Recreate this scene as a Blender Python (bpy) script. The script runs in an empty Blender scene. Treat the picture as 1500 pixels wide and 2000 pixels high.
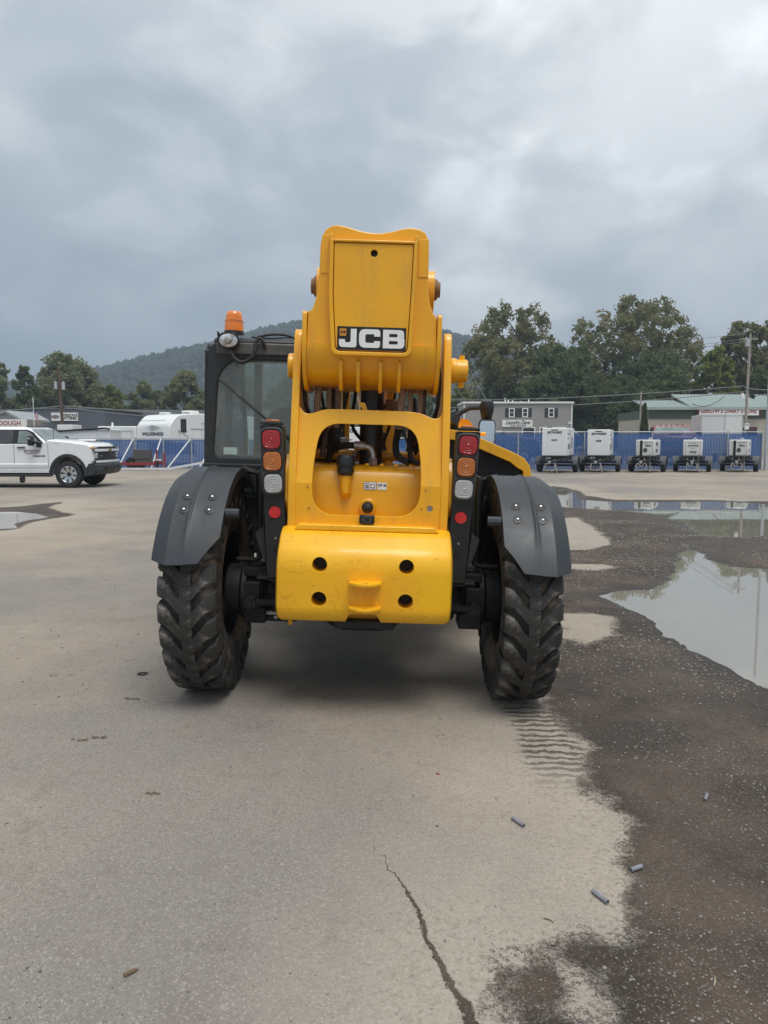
import bpy, bmesh, math, random
import numpy as np
from mathutils import Vector, Matrix
R = math.radians
S = bpy.context.scene
COL = S.collection

# ------------------------------------------------------------------ camera
FOC, EYE, PITCH = 1450.0, 1.5, math.atan(142 / 1450)
cam = bpy.data.cameras.new('camera')
cam.sensor_fit = 'HORIZONTAL'; cam.sensor_width = 36.0
cam.lens = 36.0 * FOC / 1500.0
cam.clip_start = 0.05; cam.clip_end = 6000
cam_o = bpy.data.objects.new('camera', cam); COL.objects.link(cam_o)
cam_o.location = (0, 0, EYE); cam_o.rotation_euler = (math.pi / 2 - PITCH, 0, 0)
S.camera = cam_o

# ------------------------------------------------------------------ sky
SUN_AZ, SUN_EL = R(152), R(66)         # high, behind the right shoulder, veiled by cloud
sd = Vector((math.sin(SUN_AZ) * math.cos(SUN_EL), math.cos(SUN_AZ) * math.cos(SUN_EL), math.sin(SUN_EL)))
W = bpy.data.worlds.new('World'); S.world = W; W.use_nodes = True
wn, wl = W.node_tree.nodes, W.node_tree.links
wn.clear()
def wnode(t, **k):
    n = wn.new(t)
    for a, b in k.items(): setattr(n, a, b)
    return n
def wmath(op, a, b=None, c=None, clamp=False):
    n = wnode('ShaderNodeMath', operation=op); n.use_clamp = clamp
    for i, v in enumerate((a, b, c)):
        if v is None: continue
        if isinstance(v, (int, float)): n.inputs[i].default_value = v
        else: wl.new(v, n.inputs[i])
    return n.outputs[0]
def wmix(f, a, b, blend='MIX'):
    n = wnode('ShaderNodeMix', data_type='RGBA', blend_type=blend)
    for s, v in ((n.inputs[0], f), (n.inputs[6], a), (n.inputs[7], b)):
        if isinstance(v, (int, float)): s.default_value = v
        elif isinstance(v, tuple): s.default_value = (*v, 1)
        else: wl.new(v, s)
    return n.outputs[2]
def wramp(f, lo, hi, smooth=True):
    n = wnode('ShaderNodeMapRange'); n.interpolation_type = 'SMOOTHSTEP' if smooth else 'LINEAR'
    wl.new(f, n.inputs[0]); n.inputs[1].default_value = lo; n.inputs[2].default_value = hi
    return n.outputs[0]
out = wnode('ShaderNodeOutputWorld'); bg = wnode('ShaderNodeBackground')
wl.new(bg.outputs[0], out.inputs[0])
sky = wnode('ShaderNodeTexSky', sky_type='NISHITA'); sky.sun_disc = False
sky.sun_elevation = SUN_EL; sky.sun_rotation = SUN_AZ
tc = wnode('ShaderNodeTexCoord')
sep = wnode('ShaderNodeSeparateXYZ'); wl.new(tc.outputs['Generated'], sep.inputs[0])
zc = wmath('MAXIMUM', sep.outputs[2], 0.0)
cmb = wnode('ShaderNodeCombineXYZ')
wl.new(sep.outputs[0], cmb.inputs[0]); wl.new(sep.outputs[1], cmb.inputs[1]); wl.new(wmath('MULTIPLY', wmath('POWER', wmath('ADD', zc, 0.02), 0.85), 1.7), cmb.inputs[2])
def cloud(scale, detail, rough, dist, loc, sx=1.0, sy=1.0):
    mp = wnode('ShaderNodeMapping'); wl.new(cmb.outputs[0], mp.inputs[0])
    mp.inputs['Location'].default_value = loc; mp.inputs['Scale'].default_value = (sx, sy, 1)
    n = wnode('ShaderNodeTexNoise'); wl.new(mp.outputs[0], n.inputs[0])
    n.inputs['Scale'].default_value = scale; n.inputs['Detail'].default_value = detail
    n.inputs['Roughness'].default_value = rough; n.inputs['Distortion'].default_value = dist
    return n.outputs[0]
big = cloud(2.2, 3, 0.5, 0.3, (2.59, 6.85, 6.84))
mid = cloud(4.2, 8, 0.54, 0.35, (8.49, 1.86, 2.31))
bil = cloud(5.5, 9, 0.56, 0.3, (1.47, 2.25, 7.34))
dot = wnode('ShaderNodeVectorMath', operation='DOT_PRODUCT')
wl.new(tc.outputs['Generated'], dot.inputs[0]); dot.inputs[1].default_value = Vector((math.sin(R(14)) * math.cos(R(13)), math.cos(R(14)) * math.cos(R(13)), math.sin(R(13))))
glow = wramp(dot.outputs['Value'], 0.86, 1.0)
# overcast luminance rises towards the zenith
lum = wmath('ADD', wmath('MULTIPLY_ADD', zc, 0.13, 0.320), wmath('MULTIPLY', wmath('MULTIPLY', zc, zc), 0.60))
shade = wmath('ADD', wmath('MULTIPLY', wramp(mid, 0.40, 0.60), 0.30), wmath('MULTIPLY', wramp(big, 0.35, 0.65), 0.22))
brk = wmath('MULTIPLY', wramp(bil, 0.45, 0.70), wmath('MULTIPLY_ADD', glow, 0.46, 0.10))
lum2 = wmath('MULTIPLY', lum, wmath('MULTIPLY_ADD', shade, 0.95, 0.72))
wide = wramp(dot.outputs['Value'], 0.2, 1.0)
lum2 = wmath('MULTIPLY', lum2, wmath('MULTIPLY_ADD', wide, 0.22, 0.82))
lum3 = wmath('ADD', lum2, wmath('ADD', wmath('MULTIPLY', glow, 0.075), wmath('MULTIPLY', brk, 0.40)))
tone = wmix(wramp(lum3, 0.24, 0.62), (0.82, 0.95, 1.09), (0.97, 1.0, 1.02))
vm = wnode('ShaderNodeVectorMath', operation='SCALE'); wl.new(tone, vm.inputs[0]); wl.new(wmath('MULTIPLY', lum3, 10.0), vm.inputs['Scale'])
wl.new(wmix(0.965, sky.outputs[0], vm.outputs[0]), bg.inputs[0])
bg.inputs[1].default_value = 0.10

sun = bpy.data.lights.new('sun', 'SUN'); sun.energy = 1.5; sun.angle = R(28); sun.color = (1.0, 0.97, 0.92)
sun_o = bpy.data.objects.new('sun', sun); COL.objects.link(sun_o)
sun_o.rotation_euler = sd.to_track_quat('Z', 'Y').to_euler()
S.view_settings.view_transform = 'Standard'; S.view_settings.look = 'None'
S.view_settings.exposure = 0.68; S.view_settings.gamma = 1.0; S.view_settings.use_curve_mapping = False
S.render.engine = 'CYCLES'
S.cycles.use_denoising = True
S.cycles.max_bounces = 7; S.cycles.diffuse_bounces = 3; S.cycles.glossy_bounces = 4
S.cycles.transparent_max_bounces = 10; S.cycles.transmission_bounces = 4; S.cycles.volume_bounces = 0
S.cycles.caustics_reflective = False; S.cycles.caustics_refractive = False

# ------------------------------------------------------------------ survey helpers
def at(px, py, Y):
    """the point of the place seen at photo pixel px, py, at the distance Y"""
    v = -(py - 1000) / FOC
    d = Vector(((px - 750) / FOC, math.cos(PITCH) + v * math.sin(PITCH), -math.sin(PITCH) + v * math.cos(PITCH)))
    d *= Y / d.y
    return Vector((d.x, Y, EYE + d.z))
def gnd(px, py, z=0.0):
    v = -(py - 1000) / FOC
    d = Vector(((px - 750) / FOC, math.cos(PITCH) + v * math.sin(PITCH), -math.sin(PITCH) + v * math.cos(PITCH)))
    t = (z - EYE) / d.z
    return (d.x * t, d.y * t)

# ------------------------------------------------------------------ materials
MATS = {}
def pmat(name, col, rough=0.5, metal=0.0, var=0.12, vscale=5.0, bump=0.0, bscale=60.0, col2=None, c2lo=0.55, c2hi=0.7,
         c2scale=3.0, coat=0.0, spec=0.5, rvar=0.1, emit=None, alpha=None, detail=6):
    if name in MATS: return MATS[name]
    m = bpy.data.materials.new(name); m.use_nodes = True; MATS[name] = m
    n, l = m.node_tree.nodes, m.node_tree.links
    b = n['Principled BSDF']
    b.inputs['Metallic'].default_value = metal
    b.inputs['Coat Weight'].default_value = coat; b.inputs['Coat Roughness'].default_value = 0.15
    b.inputs['Specular IOR Level'].default_value = spec
    t = n.new('ShaderNodeTexCoord')
    no = n.new('ShaderNodeTexNoise'); l.new(t.outputs['Object'], no.inputs[0])
    no.inputs['Scale'].default_value = vscale; no.inputs['Detail'].default_value = detail; no.inputs['Roughness'].default_value = 0.6
    mr = n.new('ShaderNodeMapRange'); l.new(no.outputs[0], mr.inputs[0])
    mr.inputs[1].default_value = 0.3; mr.inputs[2].default_value = 0.7
    mr.inputs[3].default_value = 1 - var; mr.inputs[4].default_value = 1 + var
    vs = n.new('ShaderNodeVectorMath'); vs.operation = 'SCALE'; vs.inputs[0].default_value = col
    l.new(mr.outputs[0], vs.inputs['Scale'])
    csock = vs.outputs[0]
    if col2 is not None:
        n2 = n.new('ShaderNodeTexNoise'); l.new(t.outputs['Object'], n2.inputs[0])
        n2.inputs['Scale'].default_value = c2scale; n2.inputs['Detail'].default_value = 8; n2.inputs['Roughness'].default_value = 0.65
        m2 = n.new('ShaderNodeMapRange'); m2.interpolation_type = 'SMOOTHSTEP'; l.new(n2.outputs[0], m2.inputs[0])
        m2.inputs[1].default_value = c2lo; m2.inputs[2].default_value = c2hi
        mx = n.new('ShaderNodeMix'); mx.data_type = 'RGBA'; l.new(m2.outputs[0], mx.inputs[0])
        l.new(csock, mx.inputs[6]); mx.inputs[7].default_value = (*col2, 1); csock = mx.outputs[2]
    l.new(csock, b.inputs['Base Color'])
    r2 = n.new('ShaderNodeMapRange'); l.new(no.outputs[0], r2.inputs[0]); r2.inputs[1].default_value = 0.3; r2.inputs[2].default_value = 0.7
    r2.inputs[3].default_value = max(0.02, rough - rvar); r2.inputs[4].default_value = min(1, rough + rvar)
    l.new(r2.outputs[0], b.inputs['Roughness'])
    if bump:
        nb = n.new('ShaderNodeTexNoise'); l.new(t.outputs['Object'], nb.inputs[0]); nb.inputs['Scale'].default_value = bscale
        nb.inputs['Detail'].default_value = 4
        bp = n.new('ShaderNodeBump'); bp.inputs['Strength'].default_value = bump; bp.inputs['Distance'].default_value = 0.01
        l.new(nb.outputs[0], bp.inputs['Height']); l.new(bp.outputs[0], b.inputs['Normal'])
    if emit:
        b.inputs['Emission Color'].default_value = (*emit[0], 1); b.inputs['Emission Strength'].default_value = emit[1]
    return m
def glassmat(name, tint, refl=1.0, ior=1.5, milk=0.0):
    if name in MATS: return MATS[name]
    m = bpy.data.materials.new(name); m.use_nodes = True; MATS[name] = m
    n, l = m.node_tree.nodes, m.node_tree.links; n.clear()
    o = n.new('ShaderNodeOutputMaterial'); mx = n.new('ShaderNodeMixShader'); tr = n.new('ShaderNodeBsdfTransparent')
    gl = n.new('ShaderNodeBsdfGlossy'); fr = n.new('ShaderNodeFresnel'); fr.inputs[0].default_value = ior
    tr.inputs[0].default_value = (*tint, 1); gl.inputs['Roughness'].default_value = 0.02
    l.new(fr.outputs[0], mx.inputs[0])
    src = tr.outputs[0]
    if milk:
        df = n.new('ShaderNodeBsdfDiffuse'); df.inputs[0].default_value = (0.55, 0.6, 0.58, 1)
        m2 = n.new('ShaderNodeMixShader'); m2.inputs[0].default_value = milk
        l.new(tr.outputs[0], m2.inputs[1]); l.new(df.outputs[0], m2.inputs[2]); src = m2.outputs[0]
    l.new(src, mx.inputs[1]); l.new(gl.outputs[0], mx.inputs[2]); l.new(mx.outputs[0], o.inputs[0])
    return m

# ------------------------------------------------------------------ mesh helpers
def finish(me, sharp=35):
    bm = bmesh.new(); bm.from_mesh(me)
    bmesh.ops.recalc_face_normals(bm, faces=bm.faces)
    a = R(sharp)
    for e in bm.edges:
        e.smooth = not (len(e.link_faces) != 2 or e.calc_face_angle(3.2) > a)
    for f in bm.faces: f.smooth = True
    bm.to_mesh(me); bm.free()
def link(name, me, mat=None, parent=None, loc=None, rot=None):
    o = bpy.data.objects.new(name, me); COL.objects.link(o)
    if mat is not None and me is not None and not me.materials: me.materials.append(mat)
    if parent is not None: o.parent = parent
    if loc is not None: o.location = loc
    if rot is not None: o.rotation_euler = rot
    return o
def tag(o, label=None, cat=None, group=None, kind=None):
    if label: o['label'] = label
    if cat: o['category'] = cat
    if group: o['group'] = group
    if kind: o['kind'] = kind
    return o
def thing(name, label, cat, loc=(0, 0, 0), rot=(0, 0, 0), group=None):
    o = bpy.data.objects.new(name, None); COL.objects.link(o); o.empty_display_size = 0.2
    o.location = loc; o.rotation_euler = rot
    return tag(o, label, cat, group)
def copy_tree(o, parent=None):
    c = o.copy(); COL.objects.link(c); c.parent = parent
    for ch in list(o.children):
        copy_tree(ch, c)
    return c
def bevel(o, w=0.01, seg=2, ang=30):
    m = o.modifiers.new('bevel', 'BEVEL'); m.width = w; m.segments = seg; m.limit_method = 'ANGLE'; m.angle_limit = R(ang)
    m.use_clamp_overlap = True
    return o
class MB:
    """collects pieces of one mesh"""
    def __init__(s): s.v = []; s.f = []
    def add(s, v, f):
        k = len(s.v); s.v += [tuple(p) for p in v]; s.f += [tuple(i + k for i in q) for q in f]; return s
    def box(s, c, d, rot=None, taper=None):
        x, y, z = d[0] / 2, d[1] / 2, d[2] / 2
        P = [Vector(p) for p in ((-x, -y, -z), (x, -y, -z), (x, y, -z), (-x, y, -z), (-x, -y, z), (x, -y, z), (x, y, z), (-x, y, z))]
        if taper:
            for p in P[4:]: p.x *= taper[0]; p.y *= taper[1]
        if rot is not None: P = [rot @ p for p in P]
        c = Vector(c)
        return s.add([p + c for p in P], [(0, 3, 2, 1), (4, 5, 6, 7), (0, 1, 5, 4), (1, 2, 6, 5), (2, 3, 7, 6), (3, 0, 4, 7)])
    def bar(s, p0, p1, w, h=None):
        p0, p1 = Vector(p0), Vector(p1); d = p1 - p0
        q = d.to_track_quat('Y', 'Z').to_matrix()
        return s.box((p0 + p1) / 2, (w, d.length, h or w), q)
    def tube(s, path, r, n=10, caps=True, closed=False):
        path = [Vector(p) for p in path]; N = len(path)
        rs = r if isinstance(r, (list, tuple)) else [r] * N
        rings = []; up = None
        for i, p in enumerate(path):
            a = path[i - 1] if i > 0 else p; b = path[i + 1] if i < N - 1 else p
            t = (b - a)
            if t.length < 1e-9: t = Vector((0, 0, 1))
            t.normalize()
            if up is None:
                up = Vector((0, 0, 1)) if abs(t.z) < 0.9 else Vector((1, 0, 0))
            sx = t.cross(up)
            if sx.length < 1e-4: sx = t.cross(Vector((0, 1, 0)))
            sx.normalize(); uy = sx.cross(t); up = uy
            rings.append([p + (sx * math.cos(2 * math.pi * k / n) + uy * math.sin(2 * math.pi * k / n)) * rs[i] for k in range(n)])
        v = [q for rg in rings for q in rg]
        f = [(i * n + k, i * n + (k + 1) % n, (i + 1) * n + (k + 1) % n, (i + 1) * n + k) for i in range(N - 1) for k in range(n)]
        if caps: f += [tuple(range(n))[::-1], tuple((N - 1) * n + k for k in range(n))]
        return s.add(v, f)
    def cyl(s, p0, p1, r0, r1=None, n=20, caps=True):
        return s.tube([p0, p1], [r0, r0 if r1 is None else r1], n, caps)
    def lathe(s, prof, c=(0, 0, 0), axis='x', n=32, a0=0.0, a1=2 * math.pi, closed_prof=False):
        full = abs(a1 - a0 - 2 * math.pi) < 1e-6
        m = n if full else n + 1; c = Vector(c); v = []
        for j in range(m):
            a = a0 + (a1 - a0) * j / n; ca, sa = math.cos(a), math.sin(a)
            for h, r in prof:
                if axis == 'x': p = (h, r * ca, r * sa)
                elif axis == 'y': p = (r * ca, h, r * sa)
                else: p = (r * ca, r * sa, h)
                v.append(c + Vector(p))
        k = len(prof); f = []
        for j in range(n):
            j2 = (j + 1) % m
            for i in range(k if closed_prof else k - 1):
                i2 = (i + 1) % k
                f.append((j * k + i, j * k + i2, j2 * k + i2, j2 * k + i))
        return s.add(v, f)
    def prism(s, pts, axis, a, b):
        """extrude a 2-D outline: axis 'x' -> pts are (y, z); 'y' -> (x, z); 'z' -> (x, y)"""
        def P(p, t):
            return (t, p[0], p[1]) if axis == 'x' else ((p[0], t, p[1]) if axis == 'y' else (p[0], p[1], t))
        n = len(pts)
        v = [P(p, a) for p in pts] + [P(p, b) for p in pts]
        f = [tuple(range(n))[::-1], tuple(range(n, 2 * n))] + [(i, (i + 1) % n, n + (i + 1) % n, n + i) for i in range(n)]
        return s.add(v, f)
    def grid(s, rows):
        n = len(rows[0]); k = len(rows)
        return s.add([p for r in rows for p in r], [(i * n + j, i * n + j + 1, (i + 1) * n + j + 1, (i + 1) * n + j) for i in range(k - 1) for j in range(n - 1)])
    def mesh(s, name, sharp=35):
        me = bpy.data.meshes.new(name); me.from_pydata(s.v, [], s.f); me.update(); finish(me, sharp); return me
    def build(s, name, mat, parent=None, sharp=35, bev=0, loc=None, rot=None, seg=2):
        o = link(name, s.mesh(name, sharp), mat, parent, loc, rot)
        if bev: bevel(o, bev, seg)
        return o
def rpoly(pts, r, n=5):
    """polygon with rounded corners; r a number or a list"""
    out = []; N = len(pts)
    for i in range(N):
        p = Vector(pts[i][:2]); a = Vector(pts[i - 1][:2]); b = Vector(pts[(i + 1) % N][:2])
        rr = r[i] if isinstance(r, (list, tuple)) else r
        if rr <= 0: out.append(tuple(p)); continue
        u, w = (a - p), (b - p); d = min(rr, u.length * 0.49, w.length * 0.49)
        u.normalize(); w.normalize(); s0, s1 = p + u * d, p + w * d
        for k in range(n + 1):
            t = k / n
            out.append(tuple(s0 * (1 - t) ** 2 + p * 2 * t * (1 - t) + s1 * t * t))
    return out
def spline(pts, n=6, closed=False):
    """Catmull-Rom through points"""
    P = [Vector(p) for p in pts]; N = len(P); out = []
    for i in range(N if closed else N - 1):
        p0 = P[i - 1] if (i > 0 or closed) else P[0]; p1 = P[i]; p2 = P[(i + 1) % N]
        p3 = P[(i + 2) % N] if (closed or i + 2 < N) else P[-1]
        for k in range(n):
            t = k / n
            out.append(0.5 * (2 * p1 + (p2 - p0) * t + (2 * p0 - 5 * p1 + 4 * p2 - p3) * t * t + (3 * p1 - p0 - 3 * p2 + p3) * t ** 3))
    if not closed: out.append(P[-1])
    return out
AX = {'xz': Matrix(((1, 0, 0, 0), (0, 0, -1, 0), (0, 1, 0, 0), (0, 0, 0, 1))),      # faces -Y
      'yz': Matrix(((0, 0, 1, 0), (1, 0, 0, 0), (0, 1, 0, 0), (0, 0, 0, 1))),       # faces +X
      'xy': Matrix.Identity(4)}
def plate_mesh(name, loops, depth, bev=0.0, axes='xz', off=0.0, res=1):
    """flat outline with holes, extruded; off shifts along the plane's own normal"""
    cu = bpy.data.curves.new(name, 'CURVE'); cu.dimensions = '2D'; cu.fill_mode = 'BOTH'
    cu.extrude = max(depth / 2 - bev, 0); cu.bevel_depth = bev; cu.bevel_resolution = res; cu.offset = -bev
    for lp in loops:
        sp = cu.splines.new('POLY'); sp.points.add(len(lp) - 1); sp.use_cyclic_u = True
        for q, p in zip(sp.points, lp): q.co = (p[0], p[1], 0, 1)
    ob = bpy.data.objects.new(name, cu)
    me = bpy.data.meshes.new_from_object(ob)
    bpy.data.objects.remove(ob); bpy.data.curves.remove(cu)
    me.transform(AX[axes] @ Matrix.Translation((0, 0, off)))
    bm = bmesh.new(); bm.from_mesh(me); bmesh.ops.remove_doubles(bm, verts=bm.verts, dist=1e-5); bm.to_mesh(me); bm.free()
    me.name = name; me.materials.clear()
    finish(me, 25)
    ax_ = (AX[axes].to_3x3() @ Vector((0, 0, 1)))
    for p_ in me.polygons:
        if abs(p_.normal.dot(ax_)) > 0.98: p_.use_smooth = False
    return me
def plate(name, loops, depth, mat, parent=None, bev=0.0, axes='xz', pos=0.0, loc=None, rot=None):
    """pos is the centre of the plate along its normal axis, in the parent's own axes"""
    off = {'xz': -pos, 'yz': pos, 'xy': pos}[axes]
    return link(name, plate_mesh(name, loops, depth, bev, axes, off), mat, parent, loc, rot)
def text_mesh(name, body, size, depth=0.004, axes='xz', wx=1.0, offset=0.0, shear=0.0, at_=(0, 0, 0), rot=None, align='CENTER', space=1.0):
    cu = bpy.data.curves.new(name, 'FONT'); cu.body = body; cu.size = size; cu.extrude = depth / 2; cu.align_x = align
    cu.align_y = 'CENTER'; cu.offset = offset; cu.shear = shear; cu.resolution_u = 2; cu.space_character = space
    ob = bpy.data.objects.new(name, cu); me = bpy.data.meshes.new_from_object(ob)
    bpy.data.objects.remove(ob); bpy.data.curves.remove(cu)
    M = AX[axes] @ Matrix.Diagonal((wx, 1, 1, 1))
    if rot is not None: M = rot.to_4x4() @ M
    me.transform(Matrix.Translation(at_) @ M); me.materials.clear(); me.name = name
    return me
def circle(cx, cy, r, n=24): return [(cx + r * math.cos(2 * math.pi * k / n), cy + r * math.sin(2 * math.pi * k / n)) for k in range(n)]
def rrect(cx, cy, w, h, r, n=5):
    return rpoly([(cx - w / 2, cy - h / 2), (cx + w / 2, cy - h / 2), (cx + w / 2, cy + h / 2), (cx - w / 2, cy + h / 2)], r, n)

# ================================================================== ground
def vnoise(x, y, scale, seed):
    x = np.asarray(x) * scale + seed * 17.31; y = np.asarray(y) * scale + seed * 9.77
    xi, yi = np.floor(x), np.floor(y); fx, fy = x - xi, y - yi
    def h(a, b):
        q = np.sin(a * 127.1 + b * 311.7 + seed * 74.7) * 43758.5453
        return q - np.floor(q)
    u, v = fx * fx * (3 - 2 * fx), fy * fy * (3 - 2 * fy)
    return (h(xi, yi) * (1 - u) + h(xi + 1, yi) * u) * (1 - v) + (h(xi, yi + 1) * (1 - u) + h(xi + 1, yi + 1) * u) * v
def fbm(x, y, scale, seed, oct=4):
    t = 0; a = 0.5
    for i in range(oct): t = t + a * (vnoise(x, y, scale * 2 ** i, seed + i) - 0.5); a *= 0.5
    return t
def sdf(X, Y, poly):
    """distance to the outline, positive inside"""
    P = np.array(poly, float); d = np.full(X.shape, 1e9); ins = np.zeros(X.shape, bool)
    for i in range(len(P)):
        a, b = P[i - 1], P[i]; e = b - a; L2 = e @ e + 1e-12
        t = np.clip(((X - a[0]) * e[0] + (Y - a[1]) * e[1]) / L2, 0, 1)
        d = np.minimum(d, np.hypot(X - a[0] - t * e[0], Y - a[1] - t * e[1]))
        c = ((a[1] > Y) != (b[1] > Y))
        with np.errstate(divide='ignore', invalid='ignore'):
            xc = (b[0] - a[0]) * (Y - a[1]) / (b[1] - a[1] + 1e-15) + a[0]
        ins ^= c & (X < xc)
    return np.where(ins, d, -d)
def pdist(X, Y, line):
    """signed distance to an open line, so that it stays exact between grid points"""
    P = np.array(line, float); d = np.full(X.shape, 1e9); sg = np.ones(X.shape)
    for i in range(1, len(P)):
        a, b = P[i - 1], P[i]; e = b - a; L2 = e @ e + 1e-12
        t = np.clip(((X - a[0]) * e[0] + (Y - a[1]) * e[1]) / L2, 0, 1)
        dd = np.hypot(X - a[0] - t * e[0], Y - a[1] - t * e[1]); nr = dd < d
        sg = np.where(nr, np.sign(e[0] * (Y - a[1]) - e[1] * (X - a[0]) + 1e-12), sg); d = np.where(nr, dd, d)
    return d * sg
WL = -0.100                                          # water level of the two puddles on the right
def G(pts, z): return [gnd(a, b, z) for a, b in pts]
PUD_NEAR = G([(1176, 1166), (1200, 1156), (1272, 1153), (1312, 1134), (1312, 1106), (1326, 1092), (1335, 1078), (1330, 1060), (1352, 1064),
              (1372, 1090), (1430, 1106), (1500, 1114)], WL) + [(7.2, 9.6), (8.2, 7.2), (6.5, 5.0), (3.6, 4.35)] + \
    G([(1500, 1348), (1442, 1326), (1390, 1296), (1330, 1262), (1292, 1240), (1272, 1216), (1232, 1195), (1185, 1174)], WL)
PUD_FAR = G([(1085, 952), (1118, 962), (1130, 976), (1200, 981), (1290, 981), (1400, 979), (1500, 985)], WL) + [(17, 19.5), (17, 14), (12, 11.8)] + \
    G([(1500, 1047), (1405, 1050), (1372, 1046), (1340, 1024), (1262, 1003), (1172, 994), (1110, 991), (1070, 985)], WL)
PUD_LEFT = G([(-60, 1002), (0, 1000), (50, 999), (100, 1009), (60, 1016), (34, 1022), (20, 1032), (-20, 1036), (-120, 1030)], -0.01)
MUD_WET = G([(1070, 968), (1130, 966), (1200, 975), (1330, 975), (1500, 978)], -.06) + [(30, 22), (30, 3), (6, 0.5), (0.7, 0.6)] + \
    G([(985, 1990), (1012, 1930), (1045, 1886), (1110, 1850), (1150, 1832), (1228, 1832), (1250, 1795), (1258, 1730), (1228, 1690), (1226, 1650), (1240, 1602), (1178, 1556),
       (1158, 1530), (1158, 1456), (1122, 1412), (1072, 1372), (1060, 1340), (1085, 1300), (1092, 1200), (1096, 1120), (1100, 1060), (1085, 1000)], -.06)
DRY = [G([(1090, 1010), (1130, 1008), (1165, 1030), (1202, 1060), (1150, 1072), (1090, 1070)], -.06),
       G([(1090, 1098), (1180, 1098), (1212, 1104), (1165, 1112), (1090, 1106)], -.06),
       G([(1085, 1192), (1130, 1192), (1200, 1200), (1204, 1240), (1178, 1250), (1150, 1258), (1085, 1240)], -.06),
       G([(1060, 1850), (1150, 1900), (1180, 1960), (1160, 2000), (1080, 1990), (1120, 1930)], -.06)]
DAMP_LEFT = G([(-100, 994), (30, 990), (70, 984), (130, 976), (95, 990), (110, 999), (150, 1005), (100, 1013), (60, 1020), (40, 1027), (20, 1036), (-100, 1040)], 0)
CRACK = G([(770, 1700), (800, 1742), (822, 1790), (830, 1826), (862, 1866), (880, 1905), (905, 1945), (925, 2005), (985, 2080)], -.03)
PRINT = G([(1040, 1375), (1072, 1450), (1100, 1505), (1135, 1575)], -.05)
def base_h(X, Y):
    t = np.clip(X + 0.125, -1.0, 1.45)
    z = -0.035 - 0.03055 * t
    right = np.clip((X - 1.3) / 2.0, 0, 1); z = z - 0.004 * right
    fy = np.clip((Y - 17) / 12, 0, 1); fy = fy * fy * (3 - 2 * fy)
    fx = np.clip((X - 16) / 10, 0, 1); fb = np.clip((-Y + 0.3) / 6, 0, 1)
    z = z * (1 - np.maximum(np.maximum(fy, fx), fb))
    return z + 0.02 * fbm(X, Y, 0.35, 3, 3) * np.clip((np.abs(X) - 1.5) / 3 + np.clip((Y - 9) / 8, 0, 1), 0, 1)
def height(X, Y):
    X = np.asarray(X, float); Y = np.asarray(Y, float)
    z = base_h(X, Y)
    for poly, wl_ in ((PUD_NEAR, WL), (PUD_FAR, WL), (PUD_LEFT, -0.010)):
        s = sdf(X, Y, poly) + 0.28 * fbm(X, Y, 1.6, 5, 5) * np.clip(Y / 8, 0.35, 1.3) + 0.16 * fbm(X, Y, 6.5, 8, 3)
        shore = wl_ - np.clip(s * 0.055, -0.05, 0.05)
        k = np.clip(1 + s / 0.9, 0, 1); k = k * k * (3 - 2 * k)
        z = z * (1 - k) + shore * k
    return z
def axis_pts(fine0, fine1, step, lo, hi, g):
    a = list(np.arange(fine0, fine1, step)); s = step
    while a[-1] < hi: s *= g; a.append(a[-1] + s)
    b = [a[0]]; s = step
    while b[-1] > lo: s *= g; b.append(b[-1] - s)
    return np.array(b[:0:-1] + a)
gx = axis_pts(-2.4, 5.6, 0.045, -2300, 2300, 1.10)
gy = axis_pts(1.3, 11.0, 0.05, -900, 2300, 1.07)
GX, GY = np.meshgrid(gx, gy)
GZ = height(GX, GY)
wet_ = sdf(GX, GY, MUD_WET)
for d_ in DRY: wet_ = np.minimum(wet_, -sdf(GX, GY, d_))
wet_ = np.maximum(wet_, sdf(GX, GY, DAMP_LEFT))
for p_ in (PUD_NEAR, PUD_FAR): wet_ = np.maximum(wet_, sdf(GX, GY, p_) + 0.25)
crk = pdist(GX, GY, CRACK)
# along / across coordinates of the damp tyre prints
pa, pb = np.array(PRINT[0]), np.array(PRINT[-1]); pe = (pb - pa); pl = np.linalg.norm(pe); pe /= pl
ps = (GX - pa[0]) * pe[0] + (GY - pa[1]) * pe[1]; pt = -(GX - pa[0]) * pe[1] + (GY - pa[1]) * pe[0]
me = bpy.data.meshes.new('ground')
ny, nx = GX.shape
idx = np.arange(nx * ny).reshape(ny, nx)
me.vertices.add(nx * ny); me.vertices.foreach_set('co', np.stack([GX, GY, GZ], -1).ravel())
q = np.stack([idx[:-1, :-1], idx[:-1, 1:], idx[1:, 1:], idx[1:, :-1]], -1).reshape(-1, 4)
me.loops.add(q.size); me.loops.foreach_set('vertex_index', q.ravel().astype(np.int32))
me.polygons.add(len(q)); me.polygons.foreach_set('loop_start', np.arange(0, q.size, 4, dtype=np.int32))
me.update(calc_edges=True)
me.polygons.foreach_set('use_smooth', np.ones(len(q), bool))
for nm, arr in (('wet', np.clip(wet_, -3, 3)), ('crack', np.clip(crk, -2, 2)), ('ps', np.clip(ps, -3, 3)), ('pt', np.clip(pt, -3, 3))):
    a_ = me.attributes.new(nm, 'FLOAT', 'POINT'); a_.data.foreach_set('value', arr.ravel().astype(np.float32))

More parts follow.
